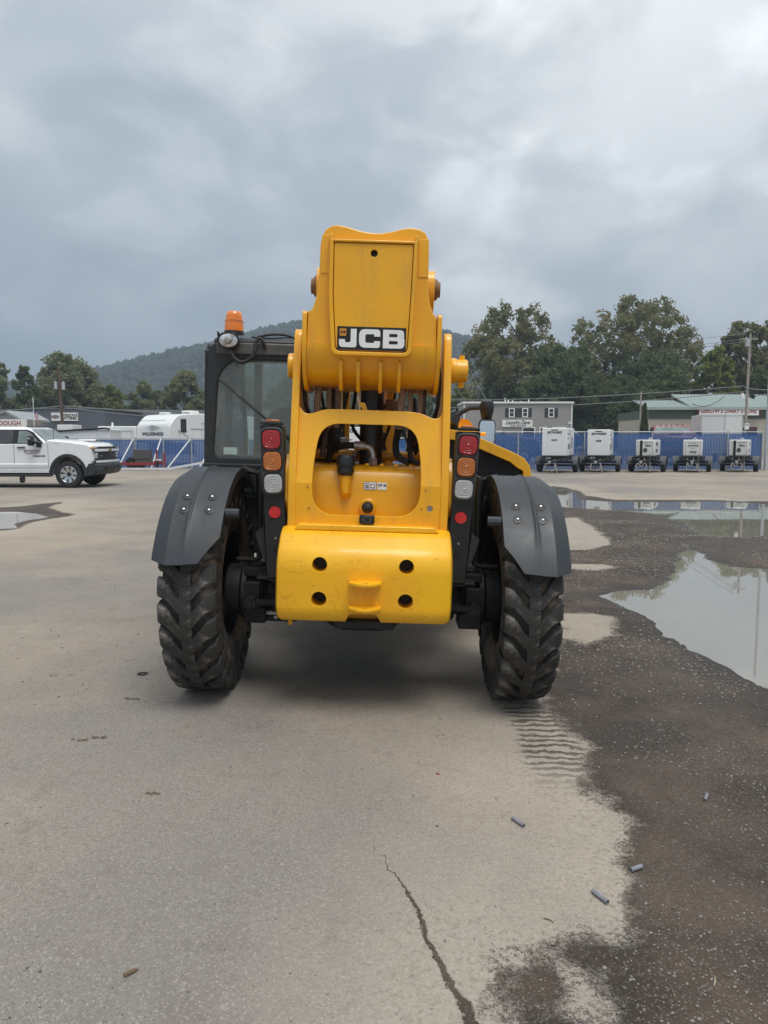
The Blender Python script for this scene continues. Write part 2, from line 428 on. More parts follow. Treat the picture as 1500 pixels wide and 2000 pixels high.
class NT:
    """small node-tree writer"""
    def __init__(s, m): s.n, s.l = m.node_tree.nodes, m.node_tree.links
    def put(s, sock, v):
        if v is None: return
        if isinstance(v, (int, float)): sock.default_value = v
        elif isinstance(v, tuple): sock.default_value = (*v, 1) if len(sock.default_value) == 4 and len(v) == 3 else v
        else: s.l.new(v, sock)
    def math(s, op, a, b=None, c=None, clamp=False):
        n = s.n.new('ShaderNodeMath'); n.operation = op; n.use_clamp = clamp
        for i, v in enumerate((a, b, c)): s.put(n.inputs[i], v)
        return n.outputs[0]
    def mix(s, f, a, b, blend='MIX'):
        n = s.n.new('ShaderNodeMix'); n.data_type = 'RGBA'; n.blend_type = blend
        s.put(n.inputs[0], f); s.put(n.inputs[6], a); s.put(n.inputs[7], b); return n.outputs[2]
    def ramp(s, f, lo, hi, a=0.0, b=1.0, smooth=True):
        n = s.n.new('ShaderNodeMapRange'); n.interpolation_type = 'SMOOTHSTEP' if smooth else 'LINEAR'
        s.put(n.inputs[0], f); n.inputs[1].default_value = lo; n.inputs[2].default_value = hi; n.inputs[3].default_value = a; n.inputs[4].default_value = b
        return n.outputs[0]
    def noise(s, vec, scale, detail=4, rough=0.55, dist=0.0):
        n = s.n.new('ShaderNodeTexNoise'); s.l.new(vec, n.inputs[0]); n.inputs['Scale'].default_value = scale
        n.inputs['Detail'].default_value = detail; n.inputs['Roughness'].default_value = rough; n.inputs['Distortion'].default_value = dist
        return n.outputs[0]
    def vor(s, vec, scale, out='Distance', feat='F1'):
        n = s.n.new('ShaderNodeTexVoronoi'); n.feature = feat; s.l.new(vec, n.inputs[0]); n.inputs['Scale'].default_value = scale
        return n.outputs[out]
    def attr(s, name):
        n = s.n.new('ShaderNodeAttribute'); n.attribute_name = name; return n
    def mapped(s, vec, scale=(1, 1, 1), rot=(0, 0, 0), loc=(0, 0, 0)):
        n = s.n.new('ShaderNodeMapping'); s.l.new(vec, n.inputs[0]); n.inputs['Scale'].default_value = scale
        n.inputs['Rotation'].default_value = rot; n.inputs['Location'].default_value = loc; return n.outputs[0]
gm = bpy.data.materials.new('yard_surface'); gm.use_nodes = True
N = NT(gm); B = N.n['Principled BSDF']
P_ = N.n.new('ShaderNodeNewGeometry').outputs['Position']
wetv = N.attr('wet').outputs['Fac']; crkv = N.attr('crack').outputs['Fac']; psv = N.attr('ps').outputs['Fac']; ptv = N.attr('pt').outputs['Fac']
n_big = N.noise(P_, 0.22, 5, 0.6); n_mid = N.noise(P_, 1.3, 6, 0.6); n_sm = N.noise(P_, 7.0, 6, 0.65); n_fine = N.noise(P_, 55, 4, 0.7); n_grit = N.noise(P_, 170, 2, 0.6)
streak = N.noise(N.mapped(P_, (0.5, 0.9, 1), (0, 0, R(35))), 1.0, 7, 0.65)
# dry asphalt dusted with sand
dry = N.mix(N.ramp(n_big, 0.40, 0.62), (0.246, 0.224, 0.200), (0.372, 0.312, 0.246))
dry = N.mix(N.math('MULTIPLY', N.ramp(streak, 0.46, 0.72), 0.22), dry, (0.42, 0.37, 0.305))
dry = N.mix(N.math('MULTIPLY', N.ramp(n_mid, 0.50, 0.72), 0.42), dry, (0.242, 0.226, 0.208))
dry = N.mix(N.math('MULTIPLY', N.ramp(n_sm, 0.52, 0.72), 0.34), dry, (0.185, 0.158, 0.132))
n_st = N.noise(N.mapped(P_, (1, 1, 1), (0, 0, 0), (31, 7, 0)), 0.75, 8, 0.68)
dry = N.mix(N.math('MULTIPLY', N.ramp(n_st, 0.54, 0.66), 0.40), dry, (0.175, 0.155, 0.136))
dry = N.mix(N.math('MULTIPLY', N.ramp(N.noise(P_, 3.1, 8, 0.72), 0.60, 0.66), 0.30), dry, (0.155, 0.132, 0.112))
# aggregate grains
vor = N.vor(P_, 165, 'Color'); sepv = N.n.new('ShaderNodeSeparateColor'); N.l.new(vor, sepv.inputs[0])
dry = N.mix(N.math('MULTIPLY', N.ramp(sepv.outputs[0], 0.66, 0.92), 0.36), dry, (0.125, 0.118, 0.108))
dry = N.mix(N.math('MULTIPLY', N.ramp(sepv.outputs[1], 0.80, 0.97), 0.32), dry, (0.52, 0.49, 0.44))
dry = N.mix(N.math('MULTIPLY', N.ramp(n_grit, 0.55, 0.67), 0.46), dry, (0.14, 0.127, 0.11))
dry = N.mix(N.math('MULTIPLY', N.ramp(n_fine, 0.57, 0.71), 0.42), dry, (0.17, 0.152, 0.132))
# pale silt left at the edge of the wet ground
edge = N.math('MULTIPLY', N.ramp(wetv, -1.0, -0.15), N.ramp(n_mid, 0.22, 0.55))
dry = N.mix(N.math('MULTIPLY', edge, 0.50), dry, (0.46, 0.405, 0.335))
dry = N.mix(N.math('MULTIPLY', N.math('MULTIPLY', edge, N.ramp(n_fine, 0.48, 0.66)), 0.6), dry, (0.21, 0.18, 0.145))
# wet ground
mud = N.mix(N.ramp(n_mid, 0.38, 0.66), (0.052, 0.041, 0.033), (0.112, 0.083, 0.063))
mud = N.mix(N.math('MULTIPLY', N.ramp(n_big, 0.45, 0.62), 0.5), mud, (0.078, 0.070, 0.063))
mud = N.mix(N.math('MULTIPLY', N.ramp(n_fine, 0.52, 0.72), 0.55), mud, (0.035, 0.030, 0.026))
mud = N.mix(N.math('MULTIPLY', N.ramp(sepv.outputs[2], 0.80, 0.97), 0.40), mud, (0.22, 0.20, 0.18))
wob = N.math('ADD', N.math('MULTIPLY', N.math('SUBTRACT', n_mid, 0.5), 0.30), N.math('ADD', N.math('MULTIPLY', N.math('SUBTRACT', n_sm, 0.5), 0.26), N.math('MULTIPLY', N.math('SUBTRACT', N.math('ADD', n_fine, n_grit), 1.0), 0.16)))
wetf = N.ramp(N.math('ADD', wetv, wob), -0.060, 0.045)
# wet crack
cw = N.math('ADD', N.math('MULTIPLY', N.math('SUBTRACT', n_sm, 0.5), -0.07), N.math('MULTIPLY', N.math('SUBTRACT', n_fine, 0.5), 0.03))
sepp = N.n.new('ShaderNodeSeparateXYZ'); N.l.new(P_, sepp.inputs[0])
crw = N.ramp(sepp.outputs[1], 2.50, 1.80, 0.0015, 0.013, False)
crf = N.ramp(N.math('SUBTRACT', N.math('ABSOLUTE', N.math('ADD', crkv, cw)), crw), 0.004, -0.004)
# damp tyre prints: bars across the track
bars = N.math('SINE', N.math('MULTIPLY', N.math('ADD', N.math('ADD', psv, N.math('MULTIPLY', N.math('SUBTRACT', n_sm, 0.5), 0.16)), N.math('MULTIPLY', N.math('ABSOLUTE', ptv), -0.10)), 2 * math.pi / 0.068))
inpr = N.math('MULTIPLY', N.ramp(N.math('ADD', N.math('ABSOLUTE', ptv), N.math('MULTIPLY', N.math('SUBTRACT', n_sm, 0.5), 0.30)), 0.19, 0.12), N.math('MULTIPLY', N.ramp(psv, -0.15, 0.05), N.ramp(N.math('ADD', psv, N.math('MULTIPLY', n_mid, 0.4)), 1.45, 0.80)))
prf = N.math('MULTIPLY', N.math('MULTIPLY', inpr, N.ramp(N.math('ADD', bars, N.math('MULTIPLY', N.math('SUBTRACT', n_fine, 0.5), 2.4)), -0.1, 0.7)), N.ramp(n_fine, 0.66, 0.5, 0.25, 0.85))
wet_all = N.math('MAXIMUM', N.math('MAXIMUM', wetf, crf), prf, clamp=True)
soak = N.math('MULTIPLY', N.ramp(N.math('ADD', sepp.outputs[2], N.math('MULTIPLY', N.math('SUBTRACT', n_sm, 0.5), 0.016)), WL + 0.016, WL + 0.002), wetf)   # soaked silt at the waterline
mud = N.mix(N.math('MULTIPLY', soak, 0.75), mud, (0.034, 0.029, 0.024))
N.l.new(N.mix(wet_all, dry, mud), B.inputs['Base Color'])
N.l.new(N.math('ADD', N.math('ADD', N.math('MULTIPLY', wet_all, -0.20), N.math('MULTIPLY', soak, -0.30)), N.ramp(n_sm, 0.3, 0.7, 0.80, 0.95)), B.inputs['Roughness'])
B.inputs['Specular IOR Level'].default_value = 0.14
hgt = N.math('ADD', N.math('MULTIPLY', n_fine, 0.5), N.math('ADD', N.math('MULTIPLY', n_grit, 0.25), N.math('MULTIPLY', N.math('MULTIPLY', n_sm, wet_all), 1.6)))
bp = N.n.new('ShaderNodeBump'); bp.inputs['Strength'].default_value = 0.85; bp.inputs['Distance'].default_value = 0.014
N.l.new(hgt, bp.inputs['Height']); N.l.new(bp.outputs[0], B.inputs['Normal'])
ground = link('ground', me, gm); tag(ground, kind='structure')

# puddle water: a level sheet lying in the hollow of the ground
wm = bpy.data.materials.new('puddle_water'); wm.use_nodes = True
N = NT(wm); B = N.n['Principled BSDF']
P_ = N.n.new('ShaderNodeNewGeometry').outputs['Position']
N.l.new(N.mix(N.noise(P_, 0.8, 4), (0.19, 0.18, 0.145), (0.25, 0.235, 0.20)), B.inputs['Base Color'])
B.inputs['Roughness'].default_value = 0.015; B.inputs['IOR'].default_value = 2.4; B.inputs['Specular IOR Level'].default_value = 0.5
bp = N.n.new('ShaderNodeBump'); bp.inputs['Strength'].default_value = 0.02; bp.inputs['Distance'].default_value = 0.01
N.l.new(N.noise(P_, 5, 2), bp.inputs['Height']); N.l.new(bp.outputs[0], B.inputs['Normal'])
def puddle(poly, z):
    P = np.array(poly); c = P.mean(0); lo, hi = P.min(0) - 0.8, P.max(0) + 0.8
    xs = np.linspace(lo[0], hi[0], 90); ys = np.linspace(lo[1], hi[1], 90)
    X, Y = np.meshgrid(xs, ys); keep = (sdf(X, Y, poly) > -0.75)
    mb = MB(); ids = -np.ones(X.shape, int); v = []; f = []
    use = keep[:-1, :-1] & keep[1:, :-1] & keep[:-1, 1:] & keep[1:, 1:]
    for i, j in zip(*np.nonzero(use)):
        qd = []
        for a, b in ((i, j), (i, j + 1), (i + 1, j + 1), (i + 1, j)):
            if ids[a, b] < 0: ids[a, b] = len(v); v.append((X[a, b], Y[a, b], z))
            qd.append(int(ids[a, b]))
        f.append(tuple(qd))
    m = bpy.data.meshes.new('puddle'); m.from_pydata(v, [], f); m.update()
    return tag(link('puddle', m, wm), kind='structure')
puddle(PUD_NEAR, WL); puddle(PUD_FAR, WL); puddle(PUD_LEFT, -0.010)

# loose gravel on the wet ground
rng = np.random.default_rng(11)
def ico():
    bm = bmesh.new(); bmesh.ops.create_icosphere(bm, subdivisions=1, radius=1.0)
    v = np.array([p.co[:] for p in bm.verts]); f = np.array([[q.index for q in p.verts] for p in bm.faces]); bm.free(); return v, f
IV, IF = ico()
def stones(name, xy, size, mat, kind='stuff'):
    n = len(xy); z = height(xy[:, 0], xy[:, 1])
    sc = size[:, None] * rng.uniform(0.6, 1.25, (n, 3)) * np.array([1, 1, 0.62])
    a = rng.uniform(0, 2 * np.pi, n); ca, sa = np.cos(a), np.sin(a)
    V = IV[None] * sc[:, None] * rng.uniform(0.8, 1.2, (n, len(IV), 1))
    Vx = V[..., 0] * ca[:, None] - V[..., 1] * sa[:, None]; Vy = V[..., 0] * sa[:, None] + V[..., 1] * ca[:, None]
    V = np.stack([Vx + xy[:, 0:1], Vy + xy[:, 1:2], V[..., 2] + z[:, None] + size[:, None] * 0.18], -1).reshape(-1, 3)
    F = (IF[None] + (np.arange(n) * len(IV))[:, None, None]).reshape(-1, 3)
    m = bpy.data.meshes.new(name); m.from_pydata(V.tolist(), [], F.tolist()); m.update()
    a_ = m.attributes.new('tone', 'FLOAT', 'POINT'); a_.data.foreach_set('value', np.repeat(rng.uniform(0, 1, n), len(IV)).astype(np.float32))
    m.polygons.foreach_set('use_smooth', np.ones(len(m.polygons), bool))
    return tag(link(name, m, mat), kind=kind)
sm = bpy.data.materials.new('gravel_stone'); sm.use_nodes = True; N = NT(sm); B = N.n['Principled BSDF']
tn = N.attr('tone').outputs['Fac']
N.l.new(N.mix(tn, (0.09, 0.078, 0.066), (0.30, 0.272, 0.24)), B.inputs['Base Color']); B.inputs['Roughness'].default_value = 0.6
cx = rng.uniform(0.4, 8, 110000); cy = 1.6 + rng.uniform(0, 1, 110000) ** 2.0 * 15
w = sdf(cx, cy, MUD_WET)
for d_ in DRY: w = np.minimum(w, -sdf(cx, cy, d_))
for p_ in (PUD_NEAR, PUD_FAR): w = np.minimum(w, -sdf(cx, cy, p_) - 0.03)
dens = np.clip((fbm(cx, cy, 1.4, 21, 4) + 0.10) * 3.2, 0.05, 1)
ok = (w > -0.03) & (rng.uniform(0, 1, len(cx)) < dens) & (cx < cy * 0.56 + 0.3)
xy = np.stack([cx[ok], cy[ok]], -1)[:17000]
stones('gravel', xy, np.clip(0.0040 * np.exp(rng.normal(0, 0.42, len(xy))) * np.clip(xy[:, 1] / 3.0, 0.8, 2.2), 0.002, 0.0065 + np.clip(xy[:, 1] - 3, 0, 9) * 0.0018), sm)
dx = rng.uniform(-4, 2.5, 14000); dy = 1.7 + rng.uniform(0, 1, 14000) ** 2.2 * 12
k_ = (sdf(dx, dy, MUD_WET) < -0.02) & (np.abs(dx) < dy * 0.56)
xy = np.stack([dx[k_], dy[k_]], -1)[:3600]
tag(stones('grit', xy, np.clip(0.0024 * np.exp(rng.normal(0, 0.42, len(xy))) * np.clip(xy[:, 1] / 3, 0.8, 1.5), 0.0014, 0.008), sm))

# ================================================================== telehandler
ROLL = R(1.75); TORG = Vector((-0.125, 4.65, -0.035))
tele = thing('telehandler', 'yellow telescopic handler seen from behind with dark grey fenders and boom lowered', 'telehandler', TORG, (0, ROLL, 0))
_inv = Matrix.Rotation(-ROLL, 3, 'Y')
def LP(px, py, Y):
    return _inv @ (at(px, py, Y) - TORG)
def L2(pts, Y): return [(lambda q: (q.x, q.z))(LP(a, b, Y)) for a, b in pts]

YEL = bpy.data.materials.new('yellow_paint'); YEL.use_nodes = True
N = NT(YEL); B = N.n['Principled BSDF']; tco = N.n.new('ShaderNodeTexCoord').outputs['Object']
yc = N.mix(N.ramp(N.noise(tco, 2.4, 4), 0.3, 0.7), (0.90, 0.445, 0.008), (0.84, 0.395, 0.009))
film = N.ramp(N.noise(N.mapped(tco, (5, 5, 0.9)), 2.2, 7, 0.65), 0.50, 0.72)
yc = N.mix(N.math('MULTIPLY', film, 0.28), yc, (0.44, 0.235, 0.055))
spk = N.ramp(N.noise(tco, 60, 5, 0.7), 0.66, 0.74)
yc = N.mix(N.math('MULTIPLY', spk, 0.40), yc, (0.26, 0.15, 0.06))
scr_ = N.ramp(N.noise(N.mapped(tco, (1.2, 1.2, 14), (0, R(20), 0)), 7, 6, 0.7), 0.69, 0.73)
yc = N.mix(N.math('MULTIPLY', scr_, 0.35), yc, (0.36, 0.20, 0.07))
N.l.new(yc, B.inputs['Base Color']); N.l.new(N.ramp(film, 0, 1, 0.30, 0.58), B.inputs['Roughness']); B.inputs['Coat Weight'].default_value = 0.25; B.inputs['Coat Roughness'].default_value = 0.12
bp = N.n.new('ShaderNodeBump'); bp.inputs['Strength'].default_value = 0.06; bp.inputs['Distance'].default_value = 0.004
N.l.new(N.noise(tco, 30, 4), bp.inputs['Height']); N.l.new(bp.outputs[0], B.inputs['Normal'])
YELC = bpy.data.materials.new('yellow_casting_paint'); YELC.use_nodes = True
N = NT(YELC); B = N.n['Principled BSDF']; tco = N.n.new('ShaderNodeTexCoord').outputs['Object']
flk = N.noise(tco, 9.0, 3, 0.55, 0.5); fine = N.noise(tco, 34, 4, 0.6)
chip = N.ramp(flk, 0.60, 0.611)
rim = N.math('MULTIPLY', N.ramp(flk, 0.590, 0.601), N.ramp(flk, 0.618, 0.606))
scr = N.ramp(N.noise(N.mapped(tco, (1, 1, 3.0)), 16, 6, 0.75), 0.70, 0.76)
cc = N.mix(N.ramp(N.noise(tco, 2.2, 4), 0.35, 0.7), (0.93, 0.50, 0.008), (0.88, 0.43, 0.008))
cc = N.mix(N.math('MULTIPLY', rim, 0.30), cc, (0.42, 0.20, 0.02))
cc = N.mix(N.math('MULTIPLY', scr, 0.45), cc, (0.30, 0.15, 0.03))
N.l.new(cc, B.inputs['Base Color']); B.inputs['Roughness'].default_value = 0.42; B.inputs['Coat Weight'].default_value = 0.2
bp = N.n.new('ShaderNodeBump'); bp.inputs['Strength'].default_value = 0.30; bp.inputs['Distance'].default_value = 0.004
N.l.new(N.math('ADD', N.math('MULTIPLY', chip, 0.8), N.math('MULTIPLY', fine, 0.35)), bp.inputs['Height']); N.l.new(bp.outputs[0], B.inputs['Normal'])
BLK = pmat('black_steel', (0.010, 0.010, 0.011), 0.60, var=0.3, vscale=9, col2=(0.028, 0.023, 0.019), c2lo=0.5, c2hi=0.75, c2scale=6)
BLKG = pmat('black_plastic', (0.014, 0.015, 0.016), 0.38, var=0.2)
GRY = pmat('charcoal_plastic', (0.026, 0.031, 0.037), 0.46, var=0.10, vscale=4, bump=0.04, bscale=200, col2=(0.040, 0.041, 0.042), c2lo=0.52, c2hi=0.72, c2scale=3.5)
CABG = pmat('cab_grey_panel', (0.024, 0.026, 0.029), 0.5, var=0.12, vscale=5, col2=(0.055, 0.055, 0.054), c2lo=0.6, c2hi=0.8)
RUB = pmat('black_rubber', (0.018, 0.017, 0.016), 0.65, var=0.2)
HOSE = pmat('dusty_hose', (0.055, 0.046, 0.038), 0.6, var=0.3, vscale=12)
HOSET = pmat('tan_dusty_hose', (0.30, 0.215, 0.14), 0.7, var=0.3, vscale=14, col2=(0.13, 0.09, 0.06), c2lo=0.5, c2hi=0.65)
STEEL = pmat('dull_steel', (0.42, 0.40, 0.37), 0.38, metal=0.9, var=0.2, vscale=20)
BRT = pmat('bright_bolt', (0.75, 0.74, 0.72), 0.22, metal=1.0, var=0.05)
RUST = pmat('rusty_pin', (0.23, 0.11, 0.045), 0.6, var=0.3, vscale=15)
WHT = pmat('white_decal', (0.82, 0.82, 0.80), 0.5, var=0.03)
DEC = pmat('black_decal', (0.012, 0.012, 0.013), 0.45, var=0.1)
def lens(name, col, glow):
    m = pmat(name, col, 0.12, var=0.10, vscale=30, coat=0.6, bump=0.25, bscale=160); return m
RED = lens('red_lens', (0.36, 0.012, 0.018), 0); AMB = lens('amber_lens', (0.46, 0.135, 0.022), 0); CLR = lens('clear_lens', (0.42, 0.42, 0.42), 0)
REFL = pmat('red_reflector', (0.60, 0.015, 0.02), 0.2, var=0.12, vscale=50, coat=0.5)
DUST = pmat('tyre_tread_rubber', (0.032, 0.030, 0.028), 0.70, var=0.35, vscale=9, col2=(0.175, 0.160, 0.145), c2lo=0.50, c2hi=0.64, c2scale=7, bump=0.25, bscale=60)
SIDE = pmat('tyre_side_rubber', (0.030, 0.025, 0.021), 0.78, var=0.3, vscale=7, col2=(0.17, 0.125, 0.085), c2lo=0.45, c2hi=0.62, c2scale=4, bump=0.2, bscale=40)
GLS = glassmat('cab_glass', (0.86, 0.94, 0.92), milk=0.19)
GREYBOX = pmat('lamp_housing', (0.045, 0.043, 0.041), 0.5, var=0.15)

# ---- wheels
TWS = 0.88        # tyre width factor
HT, AXZ, TR = 0.926, 0.630, 0.632
RY, RX = -0.17, -0.020        # where the rear axle sits
def tyre_profile():
    half = [(-0.125, 0.315), (-0.150, 0.335), (-0.162, 0.40), (-0.170, 0.47), (-0.166, 0.535), (-0.152, 0.584), (-0.10, 0.602), (0.0, 0.607)]
    half = half + [(-x, r) for x, r in half[-2::-1]]
    return [(x * TWS, r) for x, r in half]
tyre_me = MB().lathe(tyre_profile(), axis='x', n=56, closed_prof=True).mesh('tyre', 40); tyre_me.materials.append(SIDE)
def lug_mesh(sgn):
    # stations from the side wall over the shoulder to the middle: (u, v, half width, base radius, top radius)
    st = [(0.172, 0.074, 0.046, 0.470, 0.500), (0.180, 0.072, 0.048, 0.515, 0.558), (0.176, 0.069, 0.050, 0.560, 0.606), (0.158, 0.064, 0.050, 0.578, 0.625),
          (0.122, 0.050, 0.048, 0.593, 0.631), (0.092, 0.022, 0.043, 0.599, 0.633), (0.062, -0.018, 0.040, 0.601, 0.634), (0.036, -0.040, 0.041, 0.602, 0.634), (-0.034, -0.044, 0.041, 0.602, 0.633)]
    mb = MB(); rows = []
    for u, v, w, rb, rt in st:
        row = []
        for dv, r in ((-w * 1.22, rb), (-w * 1.02, rt - 0.008), (-w * 0.86, rt), (0, rt + 0.0008), (w * 0.86, rt), (w * 1.02, rt - 0.008), (w * 1.22, rb)):
            a = (v + dv) / 0.62
            row.append((u * sgn * TWS, -r * math.cos(a), r * math.sin(a)))
        rows.append(row)
    mb.grid(rows)
    for r in (rows[0], rows[-1]): mb.add(r, [tuple(range(len(r)))])
    m = mb.mesh('tread_lug', 28); m.materials.append(DUST); return m
LUG = {1: lug_mesh(1), -1: lug_mesh(-1)}
rim_prof = [(-0.125, 0.322), (-0.118, 0.322), (-0.118, 0.300), (-0.075, 0.285), (-0.06, 0.24), (-0.058, 0.0)]
NL = 26
def wheel(x, y, side, label, full=True, yaw=0.0):
    w = bpy.data.objects.new('wheel', None); COL.objects.link(w); w.parent = tele; w.location = (x, y, AXZ); w.rotation_euler = (0, -ROLL * 0.7, yaw)
    w['label'] = label
    link('tyre', tyre_me, None, w)
    rm = MB()
    rm.lathe([(-0.115, 0.325), (-0.115, 0.305), (-0.05, 0.285), (0.06, 0.285), (0.115, 0.305), (0.115, 0.325)], n=40)
    rm.lathe([(0.02 * side, 0.29), (0.02 * side, 0.20), (0.06 * side, 0.16), (0.06 * side, 0.001)], n=40)
    rm.build('rim', BLK, w)
    for k in range(NL):
        for s_ in (1, -1):
            o = link('tread_lug', LUG[s_], None, w)
            o.rotation_euler = (2 * math.pi * (k + (0.5 if s_ < 0 else 0)) / NL + 0.07, 0, 0)
    return w
wheel(-HT + RX, RY, -1, 'dusty left rear wheel under the left fender')
wheel(HT + RX, RY, 1, 'dark right rear wheel beside the wet ground')
wheel(-HT, 2.75, -1, 'left front wheel below the cab')
wheel(HT, 2.75, 1, 'right front wheel below the engine hood')

# ---- fenders
def fender(side):
    xs = [0.752, 0.752, 0.80, 0.850, 0.905, 0.918, 0.930, 0.942, 0.955, 1.02, 1.028, 1.104, 1.116]
    dr = [-0.055, 0.0, 0.0, 0.0, 0.0, 0.003, 0.010, 0.003, 0.0, 0.0, -0.003, -0.052, -0.085]
    a0 = [33, 31, 25.5, 19.0, 18.6, 18.5, 18.4, 18.3, 18.2, 18.0, 18.3, 21, 24]
    rows = []; M_ = 26
    for x, d, a in zip(xs, dr, a0):
        row = []
        for j in range(M_ + 1):
            t = a + (128 - a) * j / M_
            rr = 0.708 + d * (1.0 if not (0.9 < x < 0.96) else min(1, max(0, (t - 24) / 14)))
            # the tail hangs straighter than a circle
            if t < 40: rr *= 1 + 0.035 * ((40 - t) / 22) ** 2 * 0.6
            row.append((side * (x - 0.002) + RX, RY - rr * math.cos(R(t)), AXZ + rr * math.sin(R(t))))
        rows.append(row)
    mb = MB().grid(rows)
    o = mb.build('fender', GRY, tele, 13)
    o['label'] = 'charcoal plastic fender over the %s rear wheel' % ('left' if side < 0 else 'right')
    so = o.modifiers.new('thick', 'SOLIDIFY'); so.thickness = 0.007; so.offset = 0 
    bevel(o, 0.004, 2, 40)
    for x in (0.832, 0.968):
        for t in (52.5, 44.5):
            rr = 0.711; a = R(t); p = Vector((side * (x - 0.002) + RX, RY - rr * math.cos(a), AXZ + rr * math.sin(a))); nrm = Vector((0, -math.cos(a), math.sin(a)))
            MB().tube([p - nrm * 0.006, p + nrm * 0.003, p + nrm * 0.0045], [0.026, 0.026, 0.018], 18).build('washer', DEC, o)
            b = MB(); b.tube([p, p + nrm * 0.006, p + nrm * 0.010, p + nrm * 0.012], [0.008, 0.008, 0.0065, 0.003], 14)
            b.build('bolt', BRT, o)
    # stay that carries the fender
    MB().tube([(side * 0.60, 0.02, 1.02), (side * 0.69, 0.02, 1.02), (side * 0.70, 0.02, 1.30), (side * 0.80, 0.02, 1.325)], 0.022, 8).build('bracket', BLK, tele)
    MB().tube([(side * 0.67 + RX, RY - 0.50, 1.115), (side * 0.742 + RX, RY - 0.505, 1.115)], 0.028, 10).build('bracket', GRY, tele)
    MB().tube(spline([(side * 0.62, -0.20, 1.22), (side * 0.625, -0.24, 1.0), (side * 0.63, -0.25, 0.84), (side * 0.67, -0.25, 0.80), (side * 0.78, -0.25, 0.80)], 5), 0.014, 8).build('pipe', BLK, tele)
fender(-1); fender(1)

# ---- axle and chassis
ax = MB(); ax.box((0, 0, 0.57), (1.10, 0.22, 0.20))
ax.lathe([(-0.22, 0.001), (-0.22, 0.17), (-0.12, 0.21), (0.12, 0.21), (0.22, 0.17), (0.22, 0.001)], (0, 0, 0.58), 'x', 24)
ax.build('axle', BLK, tele, bev=0.02, loc=(RX, RY, 0))
for s_ in (-1, 1):
    h = MB(); h.lathe([(0.50 * s_, 0.001), (0.50 * s_, 0.105), (0.57 * s_, 0.115), (0.60 * s_, 0.145), (0.68 * s_, 0.15), (0.69 * s_, 0.185), (0.72 * s_, 0.185), (0.73 * s_, 0.16), (0.82 * s_, 0.155), (0.83 * s_, 0.001)], (0, 0, 0.60), 'x', 28)
    h.box((0.64 * s_, -0.06, 0.475), (0.13, 0.20, 0.09)); h.box((0.63 * s_, -0.06, 0.735), (0.15, 0.18, 0.05)); h.box((0.655 * s_, -0.10, 0.60), (0.10, 0.16, 0.16)); h.cyl((0.64 * s_, -0.06, 0.43), (0.64 * s_, -0.06, 0.78), 0.05, 0.05, 16)
    for k in range(8):
        a = 2 * math.pi * k / 8; h.cyl((0.68 * s_, 0.167 * math.cos(a), 0.60 + 0.167 * math.sin(a)), (0.67 * s_, 0.167 * math.cos(a), 0.60 + 0.167 * math.sin(a)), 0.012, 0.012, 6)
    o = h.build('hub', BLK, tele, bev=0.006, loc=(RX, RY, 0))
    MB().cyl((0.655 * s_, -0.16, 0.56), (0.655 * s_, -0.235, 0.56), 0.045, 0.038, 14).cyl((0.655 * s_, -0.235, 0.56), (0.655 * s_, -0.25, 0.56), 0.02, 0.02, 8).build('steering_joint', BLK, tele, loc=(RX, RY, 0))
    MB().tube([(0.655 * s_, -0.20, 0.56), (0.30 * s_, -0.20, 0.58)], 0.022, 10).build('tie_rod', BLK, tele, loc=(RX, RY, 0))
    MB().cyl((0.565 * s_, -0.118, 0.575), (0.565 * s_, -0.135, 0.575), 0.022, 0.02, 6).build('bolt', BLK, tele, loc=(RX, RY, 0))
ch = MB(); ch.box((0, 1.2, 0.80), (0.84, 3.3, 0.34)); ch.box((0, 0.4, 1.02), (1.16, 0.5, 0.34)); ch.box((0.58, 0.9, 1.0), (0.5, 0.9, 0.5)); ch.box((-0.62, 1.3, 0.98), (0.9, 1.4, 0.56))
ch.build('chassis', BLK, tele, bev=0.015)
for s_ in (-1, 1):      # dark wheel-arch liners
    MB().box((0.665 * s_, 0.30, 1.02), (0.02, 0.9, 0.62)).build('arch_liner', BLKG, tele, bev=0.004)

# ---- side towers of the frame
prof = rpoly([(-0.545, 0.93), (-0.545, 1.30), (-0.40, 2.02), (-0.355, 2.150), (-0.265, 2.150), (-0.10, 1.98), (0.10, 1.75), (0.35, 1.30), (0.35, 0.93)], [0, 0.1, 0.1, 0.045, 0.06, 0.1, 0.1, 0.1, 0], 5)
for s_ in (-1, 1):
    plate('side_tower', [prof], 0.042, YEL, tele, 0.004, 'yz', 0.424 * s_)
    # boss and pivot pin
    pv = LP(571 if s_ < 0 else 893, 712 if s_ < 0 else 728, 4.36)
    z, y = 1.945, -0.285
    b = MB(); b.lathe([(0.440 * s_, 0.001), (0.440 * s_, 0.066), (0.452 * s_, 0.072), (0.480 * s_, 0.072), (0.486 * s_, 0.066), (0.486 * s_, 0.001)], (0, y, z), 'x', 28)
    o = b.build('pivot_boss', YEL, tele, 30)
    if s_ > 0:
        MB().lathe([(0.486, 0.066), (0.540, 0.066), (0.548, 0.060), (0.548, 0.001)], (0, y, z), 'x', 28).build('pivot_pin', YEL, tele, 30)
        MB().cyl((0.515, y, z + 0.06), (0.515, y, z + 0.088), 0.018, 0.018, 6).cyl((0.515, y, z - 0.06), (0.515, y, z - 0.095), 0.018, 0.018, 6).build('bolt', YEL, tele)
    MB().prism(rpoly([(-0.50, 1.18), (-0.50, 1.36), (-0.44, 1.44), (-0.36, 1.44), (-0.36, 1.10), (-0.44, 1.10)], 0.03), 'x', 0.446 * s_, 0.468 * s_).cyl((0.468 * s_, -0.42, 1.34), (0.488 * s_, -0.42, 1.34), 0.045, 0.045, 20).build('lug_plate', YEL, tele, bev=0.003)

